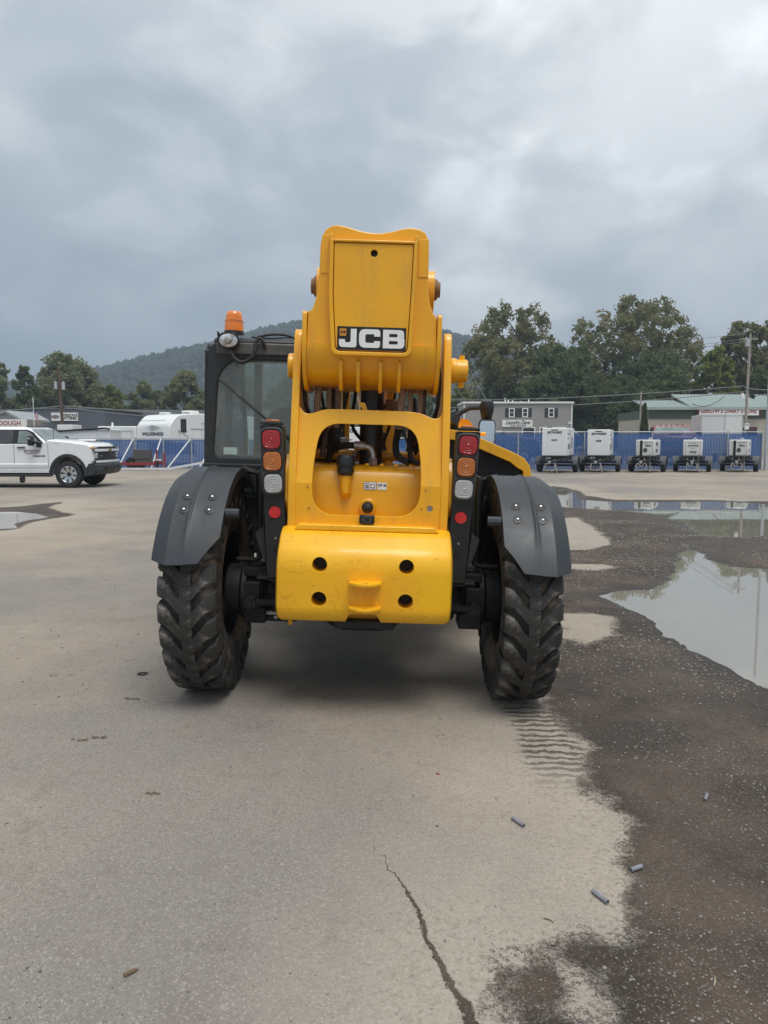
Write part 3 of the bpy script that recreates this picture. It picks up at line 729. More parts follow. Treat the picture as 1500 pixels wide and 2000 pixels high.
# ---- rear cross plate with its window, bent below the window's middle
def zz(v): return 1.035 + v
outl = rpoly([(-0.405, 1.03), (0.405, 1.03), (0.405, 1.712), (0.392, 1.668), (0.352, 1.660), (0.285, 1.690), (0.22, 1.698), (-0.18, 1.700), (-0.27, 1.695), (-0.325, 1.672), (-0.372, 1.668), (-0.405, 1.712)],
             [0, 0, 0, .02, .03, .05, .03, .03, .05, .03, .02, 0], 4)
win = rpoly([(-0.315, 1.110), (0.285, 1.110), (0.292, 1.40), (0.255, 1.618), (-0.275, 1.618), (-0.312, 1.40)], [0.15, 0.15, 0.15, 0.15, 0.15, 0.15], 7)
hole = circle(0.345, 1.160, 0.017, 16)
me_ = plate_mesh('rear_plate', [outl, win, hole], 0.022, 0.003, 'xz', 0.0)
bm = bmesh.new(); bm.from_mesh(me_)
bmesh.ops.bisect_plane(bm, geom=bm.verts[:] + bm.edges[:] + bm.faces[:], plane_co=(0, 0, 1.285), plane_no=(0, 0, 1))
for v in bm.verts:
    v.co.y += -0.525 + max(0, v.co.z - 1.285) * 0.26
bm.to_mesh(me_); bm.free(); finish(me_, 12)
link('rear_plate', me_, YEL, tele)
MB().cyl((0.345, -0.520, 1.160), (0.345, -0.516, 1.160), 0.024, 0.024, 16).build('plug', STEEL, tele)
for x, z in ((-0.338, 1.262), (-0.328, 1.145), (0.318, 1.262), (0.298, 1.158)):
    MB().cyl((x, -0.534, z), (x, -0.540, z), 0.005, 0.005, 8).build('rivet', RUST, tele)

# ---- hydraulic tank in the window
tp = rpoly([(-0.43, 0.80), (-0.43, 1.300), (-0.375, 1.385), (0.10, 1.385), (0.10, 0.80)], [0, 0.05, 0.06, 0.02, 0], 6)
MB().prism(tp, 'x', -0.40, 0.40).build('hydraulic_tank', YEL, tele, 25, bev=0.004)
for k in range(5): MB().cyl((-0.10 + 0.085 * k, -0.33, 1.385), (-0.10 + 0.085 * k, -0.33, 1.396), 0.012, 0.012, 6).build('bolt', YEL, tele)
MB().tube([(-0.135, -0.415, 1.215), (-0.135, -0.445, 1.235), (-0.137, -0.450, 1.33)], [0.036, 0.034, 0.034], 16).build('filler_neck', YEL, tele)
MB().lathe([(1.325, 0.001), (1.325, 0.040), (1.345, 0.050), (1.375, 0.048), (1.38, 0.054), (1.425, 0.054), (1.440, 0.046), (1.444, 0.001)], (-0.137, -0.450, 0), 'z', 24).build('filler_cap', BLKG, tele, 30)
plate('label_plate', [rrect(0.005, 1.268, 0.074, 0.046, 0.006)], 0.002, DEC, tele, 0, 'xz', -0.4315)
lab = plate('label_plate', [rrect(0.005, 1.268, 0.070, 0.042, 0.005)], 0.002, WHT, tele, 0, 'xz', -0.4332)
plate('pictogram', [rrect(-0.012, 1.268, 0.026, 0.030, 0.003), rrect(-0.012, 1.269, 0.020, 0.022, 0.002)], 0.001, DEC, lab, 0, 'xz', -0.4346)
plate('pictogram', [rrect(0.021, 1.266, 0.026, 0.024, 0.003), rrect(0.021, 1.267, 0.020, 0.017, 0.002)], 0.001, DEC, lab, 0, 'xz', -0.4346)
plate('pictogram', [circle(-0.012, 1.267, 0.006, 12)], 0.001, DEC, lab, 0, 'xz', -0.4346)
lab = plate('label_plate', [rrect(0.075, 1.268, 0.056, 0.042, 0.006)], 0.002, WHT, tele, 0, 'xz', -0.4322)
link('lettering', text_mesh('lettering', 'OP 46', 0.020, 0.001, at_=(0.075, -0.4338, 1.272), offset=0.0006), DEC, lab)
# sensor dome and reversing camera below the window
MB().lathe([(-0.43, 0.05), (-0.452, 0.05), (-0.458, 0.043), (-0.458, 0.001)], (-0.005, 0, 1.145), 'y', 24).build('socket', YEL, tele, 30)
MB().lathe([(-0.45, 0.034), (-0.475, 0.033), (-0.495, 0.026), (-0.505, 0.014), (-0.508, 0.001)], (-0.005, 0, 1.145), 'y', 20).build('rubber_plug', RUB, tele)
cm = MB().box((-0.003, -0.556, 1.094), (0.084, 0.034, 0.048)).build('reversing_camera', BLKG, tele, bev=0.006)
MB().cyl((-0.003, -0.572, 1.094), (-0.003, -0.578, 1.094), 0.013, 0.012, 16).build('lens', DEC, cm)
for k in range(8):
    a = 2 * math.pi * k / 8
    MB().cyl((-0.003 + 0.021 * math.cos(a), -0.572, 1.094 + 0.017 * math.sin(a)), (-0.003 + 0.021 * math.cos(a), -0.5745, 1.094 + 0.017 * math.sin(a)), 0.0028, 0.0028, 6).build('led', STEEL, cm)

for o in list(tele.children):           # the tank stands a little way inside the window
    if o.name.split('.')[0] in ('hydraulic_tank', 'filler_neck', 'filler_cap', 'label_plate', 'socket', 'rubber_plug'): o.location.y += 0.07
# ---- counterweight
cwp = [(-0.30, 1.045), (-0.55, 1.045), (-0.62, 1.02), (-0.720, 0.930), (-0.745, 0.86), (-0.745, 0.60), (-0.71, 0.545), (-0.30, 0.545)]
cwp = rpoly(cwp, [0, 0.02, 0.03, 0.05, 0.06, 0.04, 0.03, 0], 6)
yy = lambda z: -0.745
bmk = MB(); xs_ = (-0.478, 0.478)
# front view outline has a notch below the hitch: build from three slabs joined as one shape
import itertools
def cw_mesh():
    mb = MB(); n = len(cwp)
    cols = [-0.480, -0.470, -0.445, -0.125, -0.095, -0.092, 0.080, 0.083, 0.113, 0.433, 0.458, 0.468]
    ins = [0.030, 0.010, 0.0, 0.0, 0.0, 0.0, 0.0, 0.0, 0.0, 0.0, 0.010, 0.030]
    cy_, cz_ = -0.5, 0.8
    rows = []
    for x, q in zip(cols, ins):
        row = []
        for (y, z) in cwp:
            yy_, zz_ = y, z
            if q:
                yy_ = y + (q if y < -0.4 else 0); zz_ = z + (-q if z > 0.8 else q)
            row.append((x, yy_, zz_))
        rows.append(row)
    mb.grid([r + [r[0]] for r in rows])
    mb.add(rows[0], [tuple(range(n))]); mb.add(rows[-1], [tuple(range(n))])
    m = mb.mesh('counterweight', 30)
    bm = bmesh.new(); bm.from_mesh(m); bmesh.ops.remove_doubles(bm, verts=bm.verts, dist=1e-5); bm.to_mesh(m); bm.free(); finish(m, 40)
    return m
cw = link('counterweight', cw_mesh(), YELC, tele)
bpy.context.view_layer.update()
# drill the four bolt holes and the hitch notch
cut = MB()
HOLES = [(-0.245, 0.862), (0.219, 0.862), (-0.245, 0.677), (0.219, 0.677)]
for hx, hz in HOLES: cut.cyl((hx, -0.80, hz), (hx, -0.60, hz), 0.0405, 0.0405, 28)
cut.prism(rpoly([(-0.122, 0.50), (0.110, 0.50), (0.070, 0.600), (-0.082, 0.600)], [0, 0, 0.02, 0.02]), 'y', -0.85, -0.62)
co = cut.build('cutter', YELC)
co.parent = tele
bo = cw.modifiers.new('holes', 'BOOLEAN'); bo.operation = 'DIFFERENCE'; bo.object = co; bo.solver = 'EXACT'
bpy.context.view_layer.update()
dg = bpy.context.evaluated_depsgraph_get()
nm_ = bpy.data.meshes.new_from_object(cw.evaluated_get(dg))
cw.modifiers.clear(); cw.data = nm_; bpy.data.objects.remove(co)
finish(cw.data, 38)
bevel(cw, 0.005, 2, 40)
for hx, hz in HOLES:
    MB().cyl((hx, -0.604, hz), (hx, -0.61, hz), 0.040, 0.040, 20).build('bolt_recess', DEC, cw)
    MB().cyl((hx, -0.61, hz), (hx, -0.640, hz), 0.026, 0.024, 6).build('bolt', BLK, cw)
# lifting step plate on top of the casting
MB().prism(rpoly([(-0.40, 1.03), (0.395, 1.03), (0.375, 1.062), (-0.38, 1.062)], [0, 0, 0.015, 0.015]), 'y', -0.60, -0.50).build('top_pad', YELC, cw, bev=0.006)
# towing hitch: two lips with a box recess between
for z, nm2 in ((0.776, 'hitch_lip'), (0.643, 'hitch_lip')):
    lp_ = rpoly([(-0.084, -0.735), (-0.084, -0.800), (-0.03, -0.855), (0.034, -0.855), (0.088, -0.800), (0.088, -0.735)], [0, 0.01, 0.04, 0.04, 0.01, 0], 4)
    plate(nm2, [lp_, circle(0.002, -0.812, 0.016, 14)], 0.016, YELC, cw, 0.002, 'xy', z)
MB().box((0.002, -0.7475, 0.709), (0.158, 0.006, 0.118)).build('hitch_plate', YELC, cw, bev=0.002)
MB().box((0.0, -0.50, 0.525), (0.33, 0.35, 0.05)).build('under_guard', BLK, tele, bev=0.01)

# ---- tail lamp columns
for s_ in (-1, 1):
    lean = lambda z: 0.532 + 0.05 * (z - 1.3)
    colp = MB(); c0, c1 = lean(0.72), lean(1.60)
    colp.add([((c0 - 0.055) * s_, -0.50, 0.72), ((c0 + 0.060) * s_, -0.50, 0.72), ((c1 + 0.068) * s_, -0.50, 1.595), ((c1 - 0.066) * s_, -0.50, 1.595),
              ((c0 - 0.055) * s_, -0.42, 0.72), ((c0 + 0.060) * s_, -0.42, 0.72), ((c1 + 0.068) * s_, -0.42, 1.595), ((c1 - 0.066) * s_, -0.42, 1.595)],
             [(0, 1, 2, 3), (4, 7, 6, 5), (0, 4, 5, 1), (1, 5, 6, 2), (2, 6, 7, 3), (3, 7, 4, 0)])
    lc = colp.build('lamp_column', BLKG, tele, bev=0.006)
    MB().box((lean(1.62) * s_, -0.49, 1.607), (0.118, 0.075, 0.018)).build('top_cap', BLK, lc, bev=0.004)
    MB().box((lean(1.62) * s_, -0.45, 1.622), (0.075, 0.05, 0.014)).build('top_lamp', AMB, lc, bev=0.004)
    rt = Matrix.Rotation(-0.05 * s_ * -1, 3, 'Y')
    hs = plate('lamp_housing', [rrect(0, 0, 0.128, 0.385, 0.045, 6)], 0.032, GREYBOX, tele, 0.008, 'xz', 0.0, (lean(1.397) * s_, -0.516, 1.397), (0, 0.05 * s_, 0))
    for k, (z, m_, nm2) in enumerate(((1.518, RED, 'red brake lamp'), (1.398, AMB, 'amber turn lamp'), (1.274, CLR, 'clear reversing lamp'))):
        pts = rrect(0, 0, 0.100, 0.104, 0.036, 6); g = MB(); nn = len(pts); v = []; f = []
        lay = [(1.0, 0.0), (1.0, 0.006), (0.95, 0.0105), (0.78, 0.0125), (0.74, 0.0105), (0.52, 0.0125), (0.48, 0.0105), (0.27, 0.0125), (0.22, 0.0100), (0.10, 0.0135)]
        for sc_, dp in lay: v += [(p[0] * sc_, -dp, p[1] * sc_) for p in pts]
        for i in range(len(lay) - 1):
            f += [(i * nn + j, i * nn + (j + 1) % nn, (i + 1) * nn + (j + 1) % nn, (i + 1) * nn + j) for j in range(nn)]
        f += [tuple((len(lay) - 1) * nn + j for j in range(nn))]
        lm = g.add(v, f).build('tail_lamp', m_, hs, 25, loc=((lean(z) - lean(1.397)) * s_ * 0.2, -0.014, z - 1.397)); lm['label'] = nm2
        plate('lamp_ring', [rrect(0, 0, 0.117, 0.121, 0.043, 6), rrect(0, 0, 0.105, 0.109, 0.037, 6)], 0.010, BLKG, hs, 0.002, 'xz', -0.017, ((lean(z) - lean(1.397)) * s_ * 0.2, 0, z - 1.397))
    rf = MB().cyl((lean(1.112) * s_, -0.50, 1.112), (lean(1.112) * s_, -0.508, 1.112), 0.034, 0.032, 28).build('reflector', REFL, lc)
    for dx, z, r_ in ((0.0, 0.965, 0.008), (0.0, 0.905, 0.016)):
        MB().cyl((lean(z) * s_ + dx, -0.50, z), (lean(z) * s_ + dx, -0.510, z), r_, r_ * 0.8, 6).build('bolt', BLK if r_ > .01 else STEEL, lc)
    MB().prism([(0.60 * s_, 1.02), (0.645 * s_, 0.98), (0.60 * s_, 0.84), (0.575 * s_, 0.80)], 'y', -0.42, -0.40).build('gusset', GREYBOX, lc)
    MB().box((0.555 * s_, -0.44, 0.735), (0.13, 0.12, 0.012)).build('shelf', BLK, lc, bev=0.002)

# ---- boom tail
Yb = 4.12
zt = lambda a, b: (560 + a * 0.25333, 420 + b * 0.25333)
top = [zt(*p) for p in ((165, 745), (196, 725), (222, 650), (242, 560), (252, 400), (260, 230), (272, 165), (300, 112), (345, 82), (400, 76), (470, 90), (560, 120), (650, 137), (730, 140), (820, 126), (900, 104), (965, 98), (1025, 108), (1072, 140), (1097, 200), (1098, 300), (1094, 420), (1090, 590), (1104, 690), (1128, 756), (1152, 785))]
topL = L2(top, Yb)
zl = 2.04
outline = topL + [(0.352, zl), (-0.362, zl)]
outline = [(min(max(x, -0.362), 0.352), z) for x, z in outline]
plate('boom_end_plate', [outline], 0.05, YEL, tele, 0.006, 'xz', -0.505)
# weld collar steps above the shoulders
for s_, z in ((-1, 2.42), (1, 2.415)):
    MB().box((0.262 * s_, -0.5315, z + 0.10), (0.052, 0.006, 0.20)).build('doubler', YEL, tele, bev=0.002)
# rolled lower skin of the boom tail
rows = []
for j in range(13):
    t = j / 12; a = t * R(78)
    y = -0.530 + 0.215 * (1 - math.cos(a)); z = zl + 0.01 - 0.205 * math.sin(a)
    rows.append([(-0.358, y, z), (-0.16, y, z), (0.15, y, z), (0.348, y, z)])
rows.append([(x, y + 0.25, z - 0.02) for x, y, z in rows[-1]])
o = MB().grid(rows).build('boom_skin', YEL, tele, 40); so = o.modifiers.new('thick', 'SOLIDIFY'); so.thickness = 0.012; so.offset = 1
# side flanges
for s_, x in ((-1, -0.372), (1, 0.362)):
    fp = [(-0.548, 2.215), (-0.552, 2.04), (-0.535, 1.95), (-0.49, 1.885), (-0.44, 1.838), (-0.38, 1.80), (-0.10, 1.80), (0.25, 1.90), (0.25, 2.18), (-0.30, 2.20), (-0.50, 2.225)]
    plate('boom_flange', [rpoly(fp, [0.02, .05, .05, .05, .05, .03, .05, .05, .1, .1, 0.02], 4)], 0.024, YEL, tele, 0.003, 'yz', x)
# boom tube and its inner section
bt = MB(); bt.box((-0.005, 2.0, 2.12), (0.36, 4.6, 0.44), Matrix.Rotation(R(-5), 3, 'X')); bt.build('boom_tube', YEL, tele, bev=0.03)
MB().box((-0.005, 4.75, 1.86), (0.29, 1.4, 0.36), Matrix.Rotation(R(-5), 3, 'X')).build('inner_boom', YEL, tele, bev=0.02)
cr = MB(); cr.box((-0.005, 5.5, 1.15), (0.30, 0.25, 1.35)); cr.box((-0.005, 5.68, 0.62), (1.25, 0.06, 0.10)); cr.box((-0.005, 5.68, 1.0), (1.25, 0.06, 0.10)); cr.build('fork_carriage', BLK, tele, bev=0.01)
for s_ in (-1, 1):
    MB().box((0.4 * s_, 5.74, 0.60), (0.12, 0.05, 0.95)).box((0.4 * s_, 6.3, 0.145), (0.12, 1.15, 0.045)).build('fork', BLK, tele, bev=0.005)
# ears with pins beside the boom tail
e = L2([(836, 506), (854, 508), (856, 545), (848, 566), (838, 580)], 4.55)
for s_, x0, x1, zc_, rr in ((1, 0.275, 0.347, 2.43, 0.115), (-1, -0.345, -0.28, 2.43, 0.085)):
    MB().prism(rpoly([(-0.22, zc_ - 0.05), (-0.20, zc_ + 0.10), (0.05, zc_ + 0.13), (0.15, zc_ - 0.05), (0.05, zc_ - 0.30), (-0.10, zc_ - 0.20)], 0.08, 5), 'x', x0, x1).build('boom_ear', YEL, tele, bev=0.004)
    xe = x1 if s_ > 0 else x0
    MB().lathe([(xe, 0.001), (xe, 0.062), (xe + 0.020 * s_, 0.062), (xe + 0.028 * s_, 0.045), (xe + 0.040 * s_, 0.045), (xe + 0.040 * s_, 0.001)], (0, -0.08, zc_ + 0.01), 'x', 14).build('ear_pin', RUST, tele, 30)
# inspection cover with its rim
cov = L2([(652, 472), (807, 478), (804, 560), (799, 684), (655, 680), (649, 600)], 4.055)
cov = [(-0.217, 2.572), (0.203, 2.572), (0.199, 2.35), (0.186, 2.010), (-0.196, 2.010), (-0.216, 2.30)]
covo = [(-0.240, 2.590), (-0.242, 2.30), (-0.222, 1.982), (0.211, 1.982), (0.222, 2.35), (0.226, 2.590)]
inner = rpoly(list(reversed(cov)), [0.03, 0.03, 0, 0, 0, 0][::1], 5)
outer = rpoly(covo, [0.0, 0, 0.045, 0.045, 0, 0.0], 6)
fr_in = rpoly([(x * 1.018, z - (0.006 if z < 2.1 else -0.004)) for x, z in cov], [0, 0, 0, 0.03, 0.03, 0], 5)
plate('cover_rim', [outer, fr_in], 0.075, YEL, tele, 0.005, 'xz', -0.552)
cvr = plate('inspection_cover', [rpoly(cov, [0.004, 0.004, 0, 0.028, 0.028, 0], 5), circle(-0.004, 2.522, 0.019, 20)], 0.014, YEL, tele, 0.002, 'xz', -0.572)
MB().cyl((-0.004, -0.540, 2.522), (-0.004, -0.545, 2.522), 0.024, 0.024, 16).build('hole_back', DEC, cvr)
MB().box((-0.005, -0.542, 2.29), (0.40, 0.008, 0.55)).build('seal', DEC, cvr)
rd = random.Random(4); wp = []
for i in range(len(outer)):
    a, b = Vector(outer[i - 1]), Vector(outer[i]); k = max(1, int((b - a).length / 0.008))
    for j in range(k): q = a.lerp(b, j / k); wp.append(Vector((q.x, -0.5315, q.y)))
MB().tube(wp + wp[:1], [0.0055 * rd.uniform(0.6, 1.3) for _ in range(len(wp) + 1)], 6).build('weld_bead', YEL, tele)
for x in (-0.236, 0.221): MB().box((x, -0.565, 2.60), (0.020, 0.045, 0.035)).build('hinge', YEL, tele, bev=0.004)
# maker's plate: black field, white letters, small yellow square
PL = [(-0.190, 2.136), (0.180, 2.136), (0.180, 2.012), (-0.190, 2.012)]
pt_ = plate('name_plate', [list(reversed(PL))], 0.003, DEC, tele, 0, 'xz', -0.5808)
def letters():
    x0, y0, h = -0.180, 2.026, 0.098
    def tr(pts, dx): return [(x0 + dx + a, y0 + b) for a, b in pts]
    w = 0.028
    J = rpoly([(0.062, h), (0.094, h), (0.094, 0.030), (0.094, 0.0), (0.0, 0.0), (0.0, 0.042), (0.032, 0.042), (0.032, 0.026), (0.062, 0.026)], [0, 0, 0, 0.030, 0.030, 0, 0, 0.008, 0.01], 5)
    C = rpoly([(0.114, 0.060), (0.114, h), (0.0, h), (0.0, 0.0), (0.114, 0.0), (0.114, 0.036), (0.082, 0.036), (0.082, 0.026), (0.034, 0.026), (0.034, 0.072), (0.082, 0.072), (0.082, 0.060)],
              [0, .030, .034, .034, .030, 0, 0, .006, .012, .012, .006, 0], 5)
    Bo = rpoly([(0, 0), (0.116, 0), (0.116, 0.050), (0.113, 0.0505), (0.113, h), (0, h)], [0, .026, .018, 0.002, .026, 0], 5)
    B1 = rpoly([(0.033, 0.0215), (0.080, 0.0215), (0.080, 0.0395), (0.033, 0.0395)], [0, .009, .009, 0], 4)
    B2 = rpoly([(0.033, 0.0595), (0.078, 0.0595), (0.078, 0.0770), (0.033, 0.0770)], [0, .009, .009, 0], 4)
    return [tr(J, 0.0)], [tr(C, 0.107)], [tr(Bo, 0.236), tr(B1, 0.236), tr(B2, 0.236)]
for lp_ in letters():
    plate('letter', lp_, 0.0022, WHT, pt_, 0, 'xz', -0.5832)
plate('emblem', [rrect(-0.160, 2.105, 0.036, 0.038, 0.002)], 0.0018, pmat('emblem_orange', (0.72, 0.30, 0.03), 0.5), pt_, 0, 'xz', -0.5830)
link('lettering', text_mesh('lettering', 'JCB', 0.018, 0.001, at_=(-0.160, -0.5842, 2.105), offset=0.0008, shear=0.2), DEC, pt_)
# ribs under the tail
for x in (-0.170, -0.075, 0.048, 0.150):
    rp = rpoly([(-0.545, 1.965), (-0.535, 1.87), (-0.47, 1.800), (-0.43, 1.79 if abs(x) < 0.1 else 1.80), (-0.30, 1.84), (-0.28, 1.96)], 0.02, 3)
    plate('boom_rib', [rp], 0.020, YEL, tele, 0.003, 'yz', x)
MB().box((-0.01, -0.15, 1.90), (0.32, 0.25, 0.10)).build('boom_gusset', YEL, tele, bev=0.01)

# ---- lift ram, hoses and pipes seen through the gaps
MB().tube([(0.0, -0.13, 1.36), (0.0, -0.13, 1.84)], 0.070, 24).box((0, -0.10, 1.62), (0.125, 0.10, 0.50)).build('lift_ram', BLKG, tele)
MB().tube([(0.0, -0.13, 1.70), (0.0, -0.15, 2.0)], 0.050, 20).build('ram_rod', BLKG, tele)
MB().tube([(-0.40, 0.02, 1.435), (0.40, 0.02, 1.435)], 0.032, 16).build('cross_tube', YEL, tele)
MB().box((0.115, 0.25, 1.60), (0.055, 0.06, 0.55)).box((-0.175, 0.45, 1.60), (0.03, 0.06, 0.6)).build('inner_upright', YEL, tele, bev=0.008)
MB().tube(spline([(-0.27, -0.05, 1.38), (-0.235, -0.12, 1.46), (-0.17, -0.20, 1.492), (-0.085, -0.245, 1.497)], 6), 0.021, 12).build('hose', RUB, tele)
MB().cyl((-0.095, -0.245, 1.497), (-0.035, -0.25, 1.495), 0.026, 0.026, 16).build('hose_ferrule', STEEL, tele)
MB().tube(spline([(-0.04, -0.25, 1.495), (-0.005, -0.255, 1.485), (0.014, -0.26, 1.455), (0.018, -0.262, 1.40)], 6), 0.020, 14).cyl((0.018, -0.262, 1.385), (0.018, -0.262, 1.425), 0.027, 0.027, 6).build('elbow_pipe', STEEL, tele)
hoses = [([(-0.29, -0.2, 1.42), (-0.27, -0.2, 1.55), (-0.235, -0.22, 1.68), (-0.22, -0.2, 1.85)], 0.018, HOSE), ([(-0.26, -0.1, 1.40), (-0.235, -0.14, 1.55), (-0.21, -0.16, 1.70)], 0.02, RUB),
         ([(-0.305, -0.25, 1.60), (-0.318, -0.28, 1.72), (-0.30, -0.26, 1.90)], 0.020, HOSET), ([(-0.245, -0.25, 1.60), (-0.248, -0.28, 1.74), (-0.25, -0.26, 1.90)], 0.017, HOSET),
         ([(-0.205, -0.25, 1.60), (-0.197, -0.28, 1.74), (-0.20, -0.26, 1.90)], 0.019, HOSET), ([(0.165, -0.28, 1.60), (0.17, -0.29, 1.72), (0.19, -0.26, 1.88)], 0.022, HOSET),
         ([(0.222, -0.28, 1.60), (0.224, -0.29, 1.72), (0.226, -0.26, 1.88)], 0.017, HOSET), ([(0.285, -0.28, 1.60), (0.286, -0.29, 1.72), (0.285, -0.26, 1.88)], 0.017, HOSET),
         ([(0.308, -0.28, 1.60), (0.306, -0.29, 1.72), (0.31, -0.26, 1.88)], 0.010, HOSE),
         ([(0.18, -0.1, 1.66), (0.15, -0.15, 1.52), (0.165, -0.2, 1.44), (0.23, -0.24, 1.405)], 0.021, RUB), ([(0.235, -0.1, 1.66), (0.235, -0.16, 1.50), (0.245, -0.2, 1.43), (0.29, -0.22, 1.40)], 0.016, RUB),
         ([(-0.16, -0.02, 1.40), (-0.1, -0.05, 1.43), (-0.03, 0.0, 1.55)], 0.012, STEEL), ([(-0.33, 0.05, 1.45), (-0.31, 0.0, 1.56), (-0.27, 0.02, 1.72)], 0.022, RUB),
         ([(0.26, 0.1, 1.42), (0.27, 0.1, 1.6), (0.25, 0.1, 1.8)], 0.03, BLKG), ([(-0.36, -0.22, 1.66), (-0.385, -0.30, 1.74), (-0.385, -0.32, 1.90), (-0.375, -0.30, 2.02)], 0.012, RUB),
         ([(0.365, -0.26, 1.66), (0.382, -0.32, 1.74), (0.385, -0.33, 1.88), (0.375, -0.30, 2.0)], 0.012, RUB)]
rd = random.Random(9)
for k in range(9):
    x0 = -0.33 + 0.075 * k + rd.uniform(-.02, .02); hoses.append(([(x0, 0.06, 1.40), (x0 + rd.uniform(-.06, .06), rd.uniform(-.05, .1), 1.50), (x0 + rd.uniform(-.05, .05), 0.05, 1.62), (x0 * 0.9 + rd.uniform(-.03, .03), 0.0, 1.86)], rd.uniform(0.006, 0.013), rd.choice([RUB, HOSE, RUB, BLKG])))
for k in range(6):
    x0 = rd.uniform(-0.3, 0.3); MB().box((x0, rd.uniform(0.0, 0.2), rd.uniform(1.40, 1.56)), (rd.uniform(.03, .07), .05, rd.uniform(.02, .06))).build('fitting', rd.choice([STEEL, BLK, RUST]), tele, bev=0.004)
for p, r_, m_ in hoses: MB().tube(spline(p, 6), r_, 10).build('hose', m_, tele)
MB().box((-0.30, 0.35, 1.52), (0.16, 0.05, 0.45)).box((0.30, 0.35, 1.50), (0.13, 0.05, 0.40)).box((-0.25, 0.2, 1.405), (0.25, 0.2, 0.04)).build('valve_block', BLK, tele, bev=0.01)
MB().box((0.05, -0.02, 1.72), (0.06, 0.10, 0.07)).box((0.13, -0.05, 1.75), (0.10, 0.06, 0.06)).build('bracket', RUST, tele, bev=0.005)
MB().prism([(-0.078, 1.745), (-0.035, 1.74), (-0.018, 1.69), (-0.018, 1.66)], 'y', -0.40, -0.385).build('bracket', YEL, tele)

# ---- cab
cb, ct = 1.30, 2.165
rear = rpoly([(-1.182, 1.10), (-0.26, 1.10), (-0.26, 2.165), (-1.120, 2.165), (-1.150, 2.10)], [0, 0, 0.03, 0.05, 0.10], 5)
rwin = rpoly([(-1.105, 1.385), (-0.32, 1.385), (-0.32, 2.045), (-0.98, 2.050), (-1.075, 1.95)], [0.06, 0.05, 0.05, 0.08, 0.10], 6)
plate('cab_rear_wall', [rear, rwin], 0.045, CABG, tele, 0.012, 'xz', 0.555)
gl = plate('rear_window', [rpoly([(x * 1.005, z) for x, z in rwin], 0)], 0.006, GLS, tele, 0, 'xz', 0.548)
plate('sticker', [rrect(-0.990, 1.425, 0.095, 0.050, 0.004)], 0.001, pmat('pale_sticker', (0.42, 0.55, 0.50), 0.6), gl, 0, 'xz', 0.543)
# left side with door glass, right side, front
sp = rpoly([(0.585, 1.10), (1.95, 1.10), (2.02, 1.45), (1.80, 2.165), (0.585, 2.165)], [0, 0, .05, .06, .03], 4)
sw = rpoly([(0.67, 1.30), (1.88, 1.30), (1.93, 1.46), (1.73, 2.07), (0.67, 2.07)], 0.06, 4)
for x, nm2 in ((-1.150, 'cab_side_wall'), (-0.275, 'cab_side_wall')):
    o = plate(nm2, [sp, sw], 0.04, CABG, tele, 0.008, 'yz', x)
    g2 = plate('side_window', [sw], 0.006, GLS, o, 0, 'yz', x)
MB().box((-0.712, 1.90, 1.22), (0.85, 0.06, 0.30)).build('cab_front_wall', CABG, tele, bev=0.01)
ws = MB().add([(-1.12, 1.98, 1.37), (-0.30, 1.98, 1.37), (-0.30, 1.78, 2.12), (-1.12, 1.78, 2.12)], [(0, 1, 2, 3)]).build('windscreen', GLS, tele)
rf = MB().box((-0.690, 1.20, 2.180), (0.86, 1.28, 0.05)).build('cab_roof', CABG, tele, bev=0.025, seg=3)
MB().box((-0.69, 0.545, 2.125), (0.80, 0.06, 0.085)).build('roof_header', pmat('worn_header', (0.085, 0.082, 0.078), 0.45, var=0.35, vscale=7, col2=(0.16, 0.15, 0.14), c2lo=0.5, c2hi=0.7), tele, bev=0.012)
MB().box((-1.160, 0.60, 1.67), (0.035, 0.10, 0.90)).build('corner_post', BLKG, tele, bev=0.012)
MB().box((-0.72, 0.52, 1.24), (0.90, 0.05, 0.20)).build('cab_skirt', BLKG, tele, bev=0.01)
for x in (-0.985, -0.86): MB().cyl((x, 0.495, 1.265), (x, 0.488, 1.265), 0.010, 0.008, 8).build('bolt', STEEL, tele)
MB().box((-0.712, 1.25, 1.13), (0.86, 1.3, 0.06)).build('cab_floor', BLKG, tele)
st_ = MB(); st_.prism(rpoly([(-0.86, 1.42), (-0.40, 1.42), (-0.40, 1.66), (-0.45, 1.74), (-0.60, 1.765), (-0.75, 1.74), (-0.82, 1.64)], [0, 0, .04, .06, .08, .06, .06], 5), 'y', 0.92, 1.05); st_.box((-0.62, 1.28, 1.40), (0.50, 0.5, 0.14))
st_.build('seat', pmat('seat_cloth', (0.045, 0.047, 0.050), 0.8, var=0.1), tele, bev=0.03)
MB().tube([(-0.62, 1.75, 1.2), (-0.62, 1.58, 1.55)], 0.03, 10).lathe([(0.0, 0.17), (0.012, 0.182), (0.0, 0.194), (-0.012, 0.182)], (-0.62, 1.56, 1.57), 'y', 24, closed_prof=True).build('steering_wheel', BLKG, tele)
MB().box((-1.02, 1.84, 1.70), (0.065, 0.06, 0.90)).box((-1.0, 1.2, 1.33), (0.2, 0.6, 0.1)).box((-0.45, 1.6, 1.45), (0.12, 0.3, 0.22)).build('cab_post', BLKG, tele, bev=0.01)
# wiper
MB().tube([(-0.555, 0.515, 1.50), (-0.80, 0.510, 1.70), (-1.085, 0.515, 1.925)], [0.012, 0.008, 0.005], 8).build('wiper', BLKG, tele)
MB().bar((-0.955, 0.52, 2.035), (-0.945, 0.52, 2.005), 0.006).build('catch', DEC, tele)
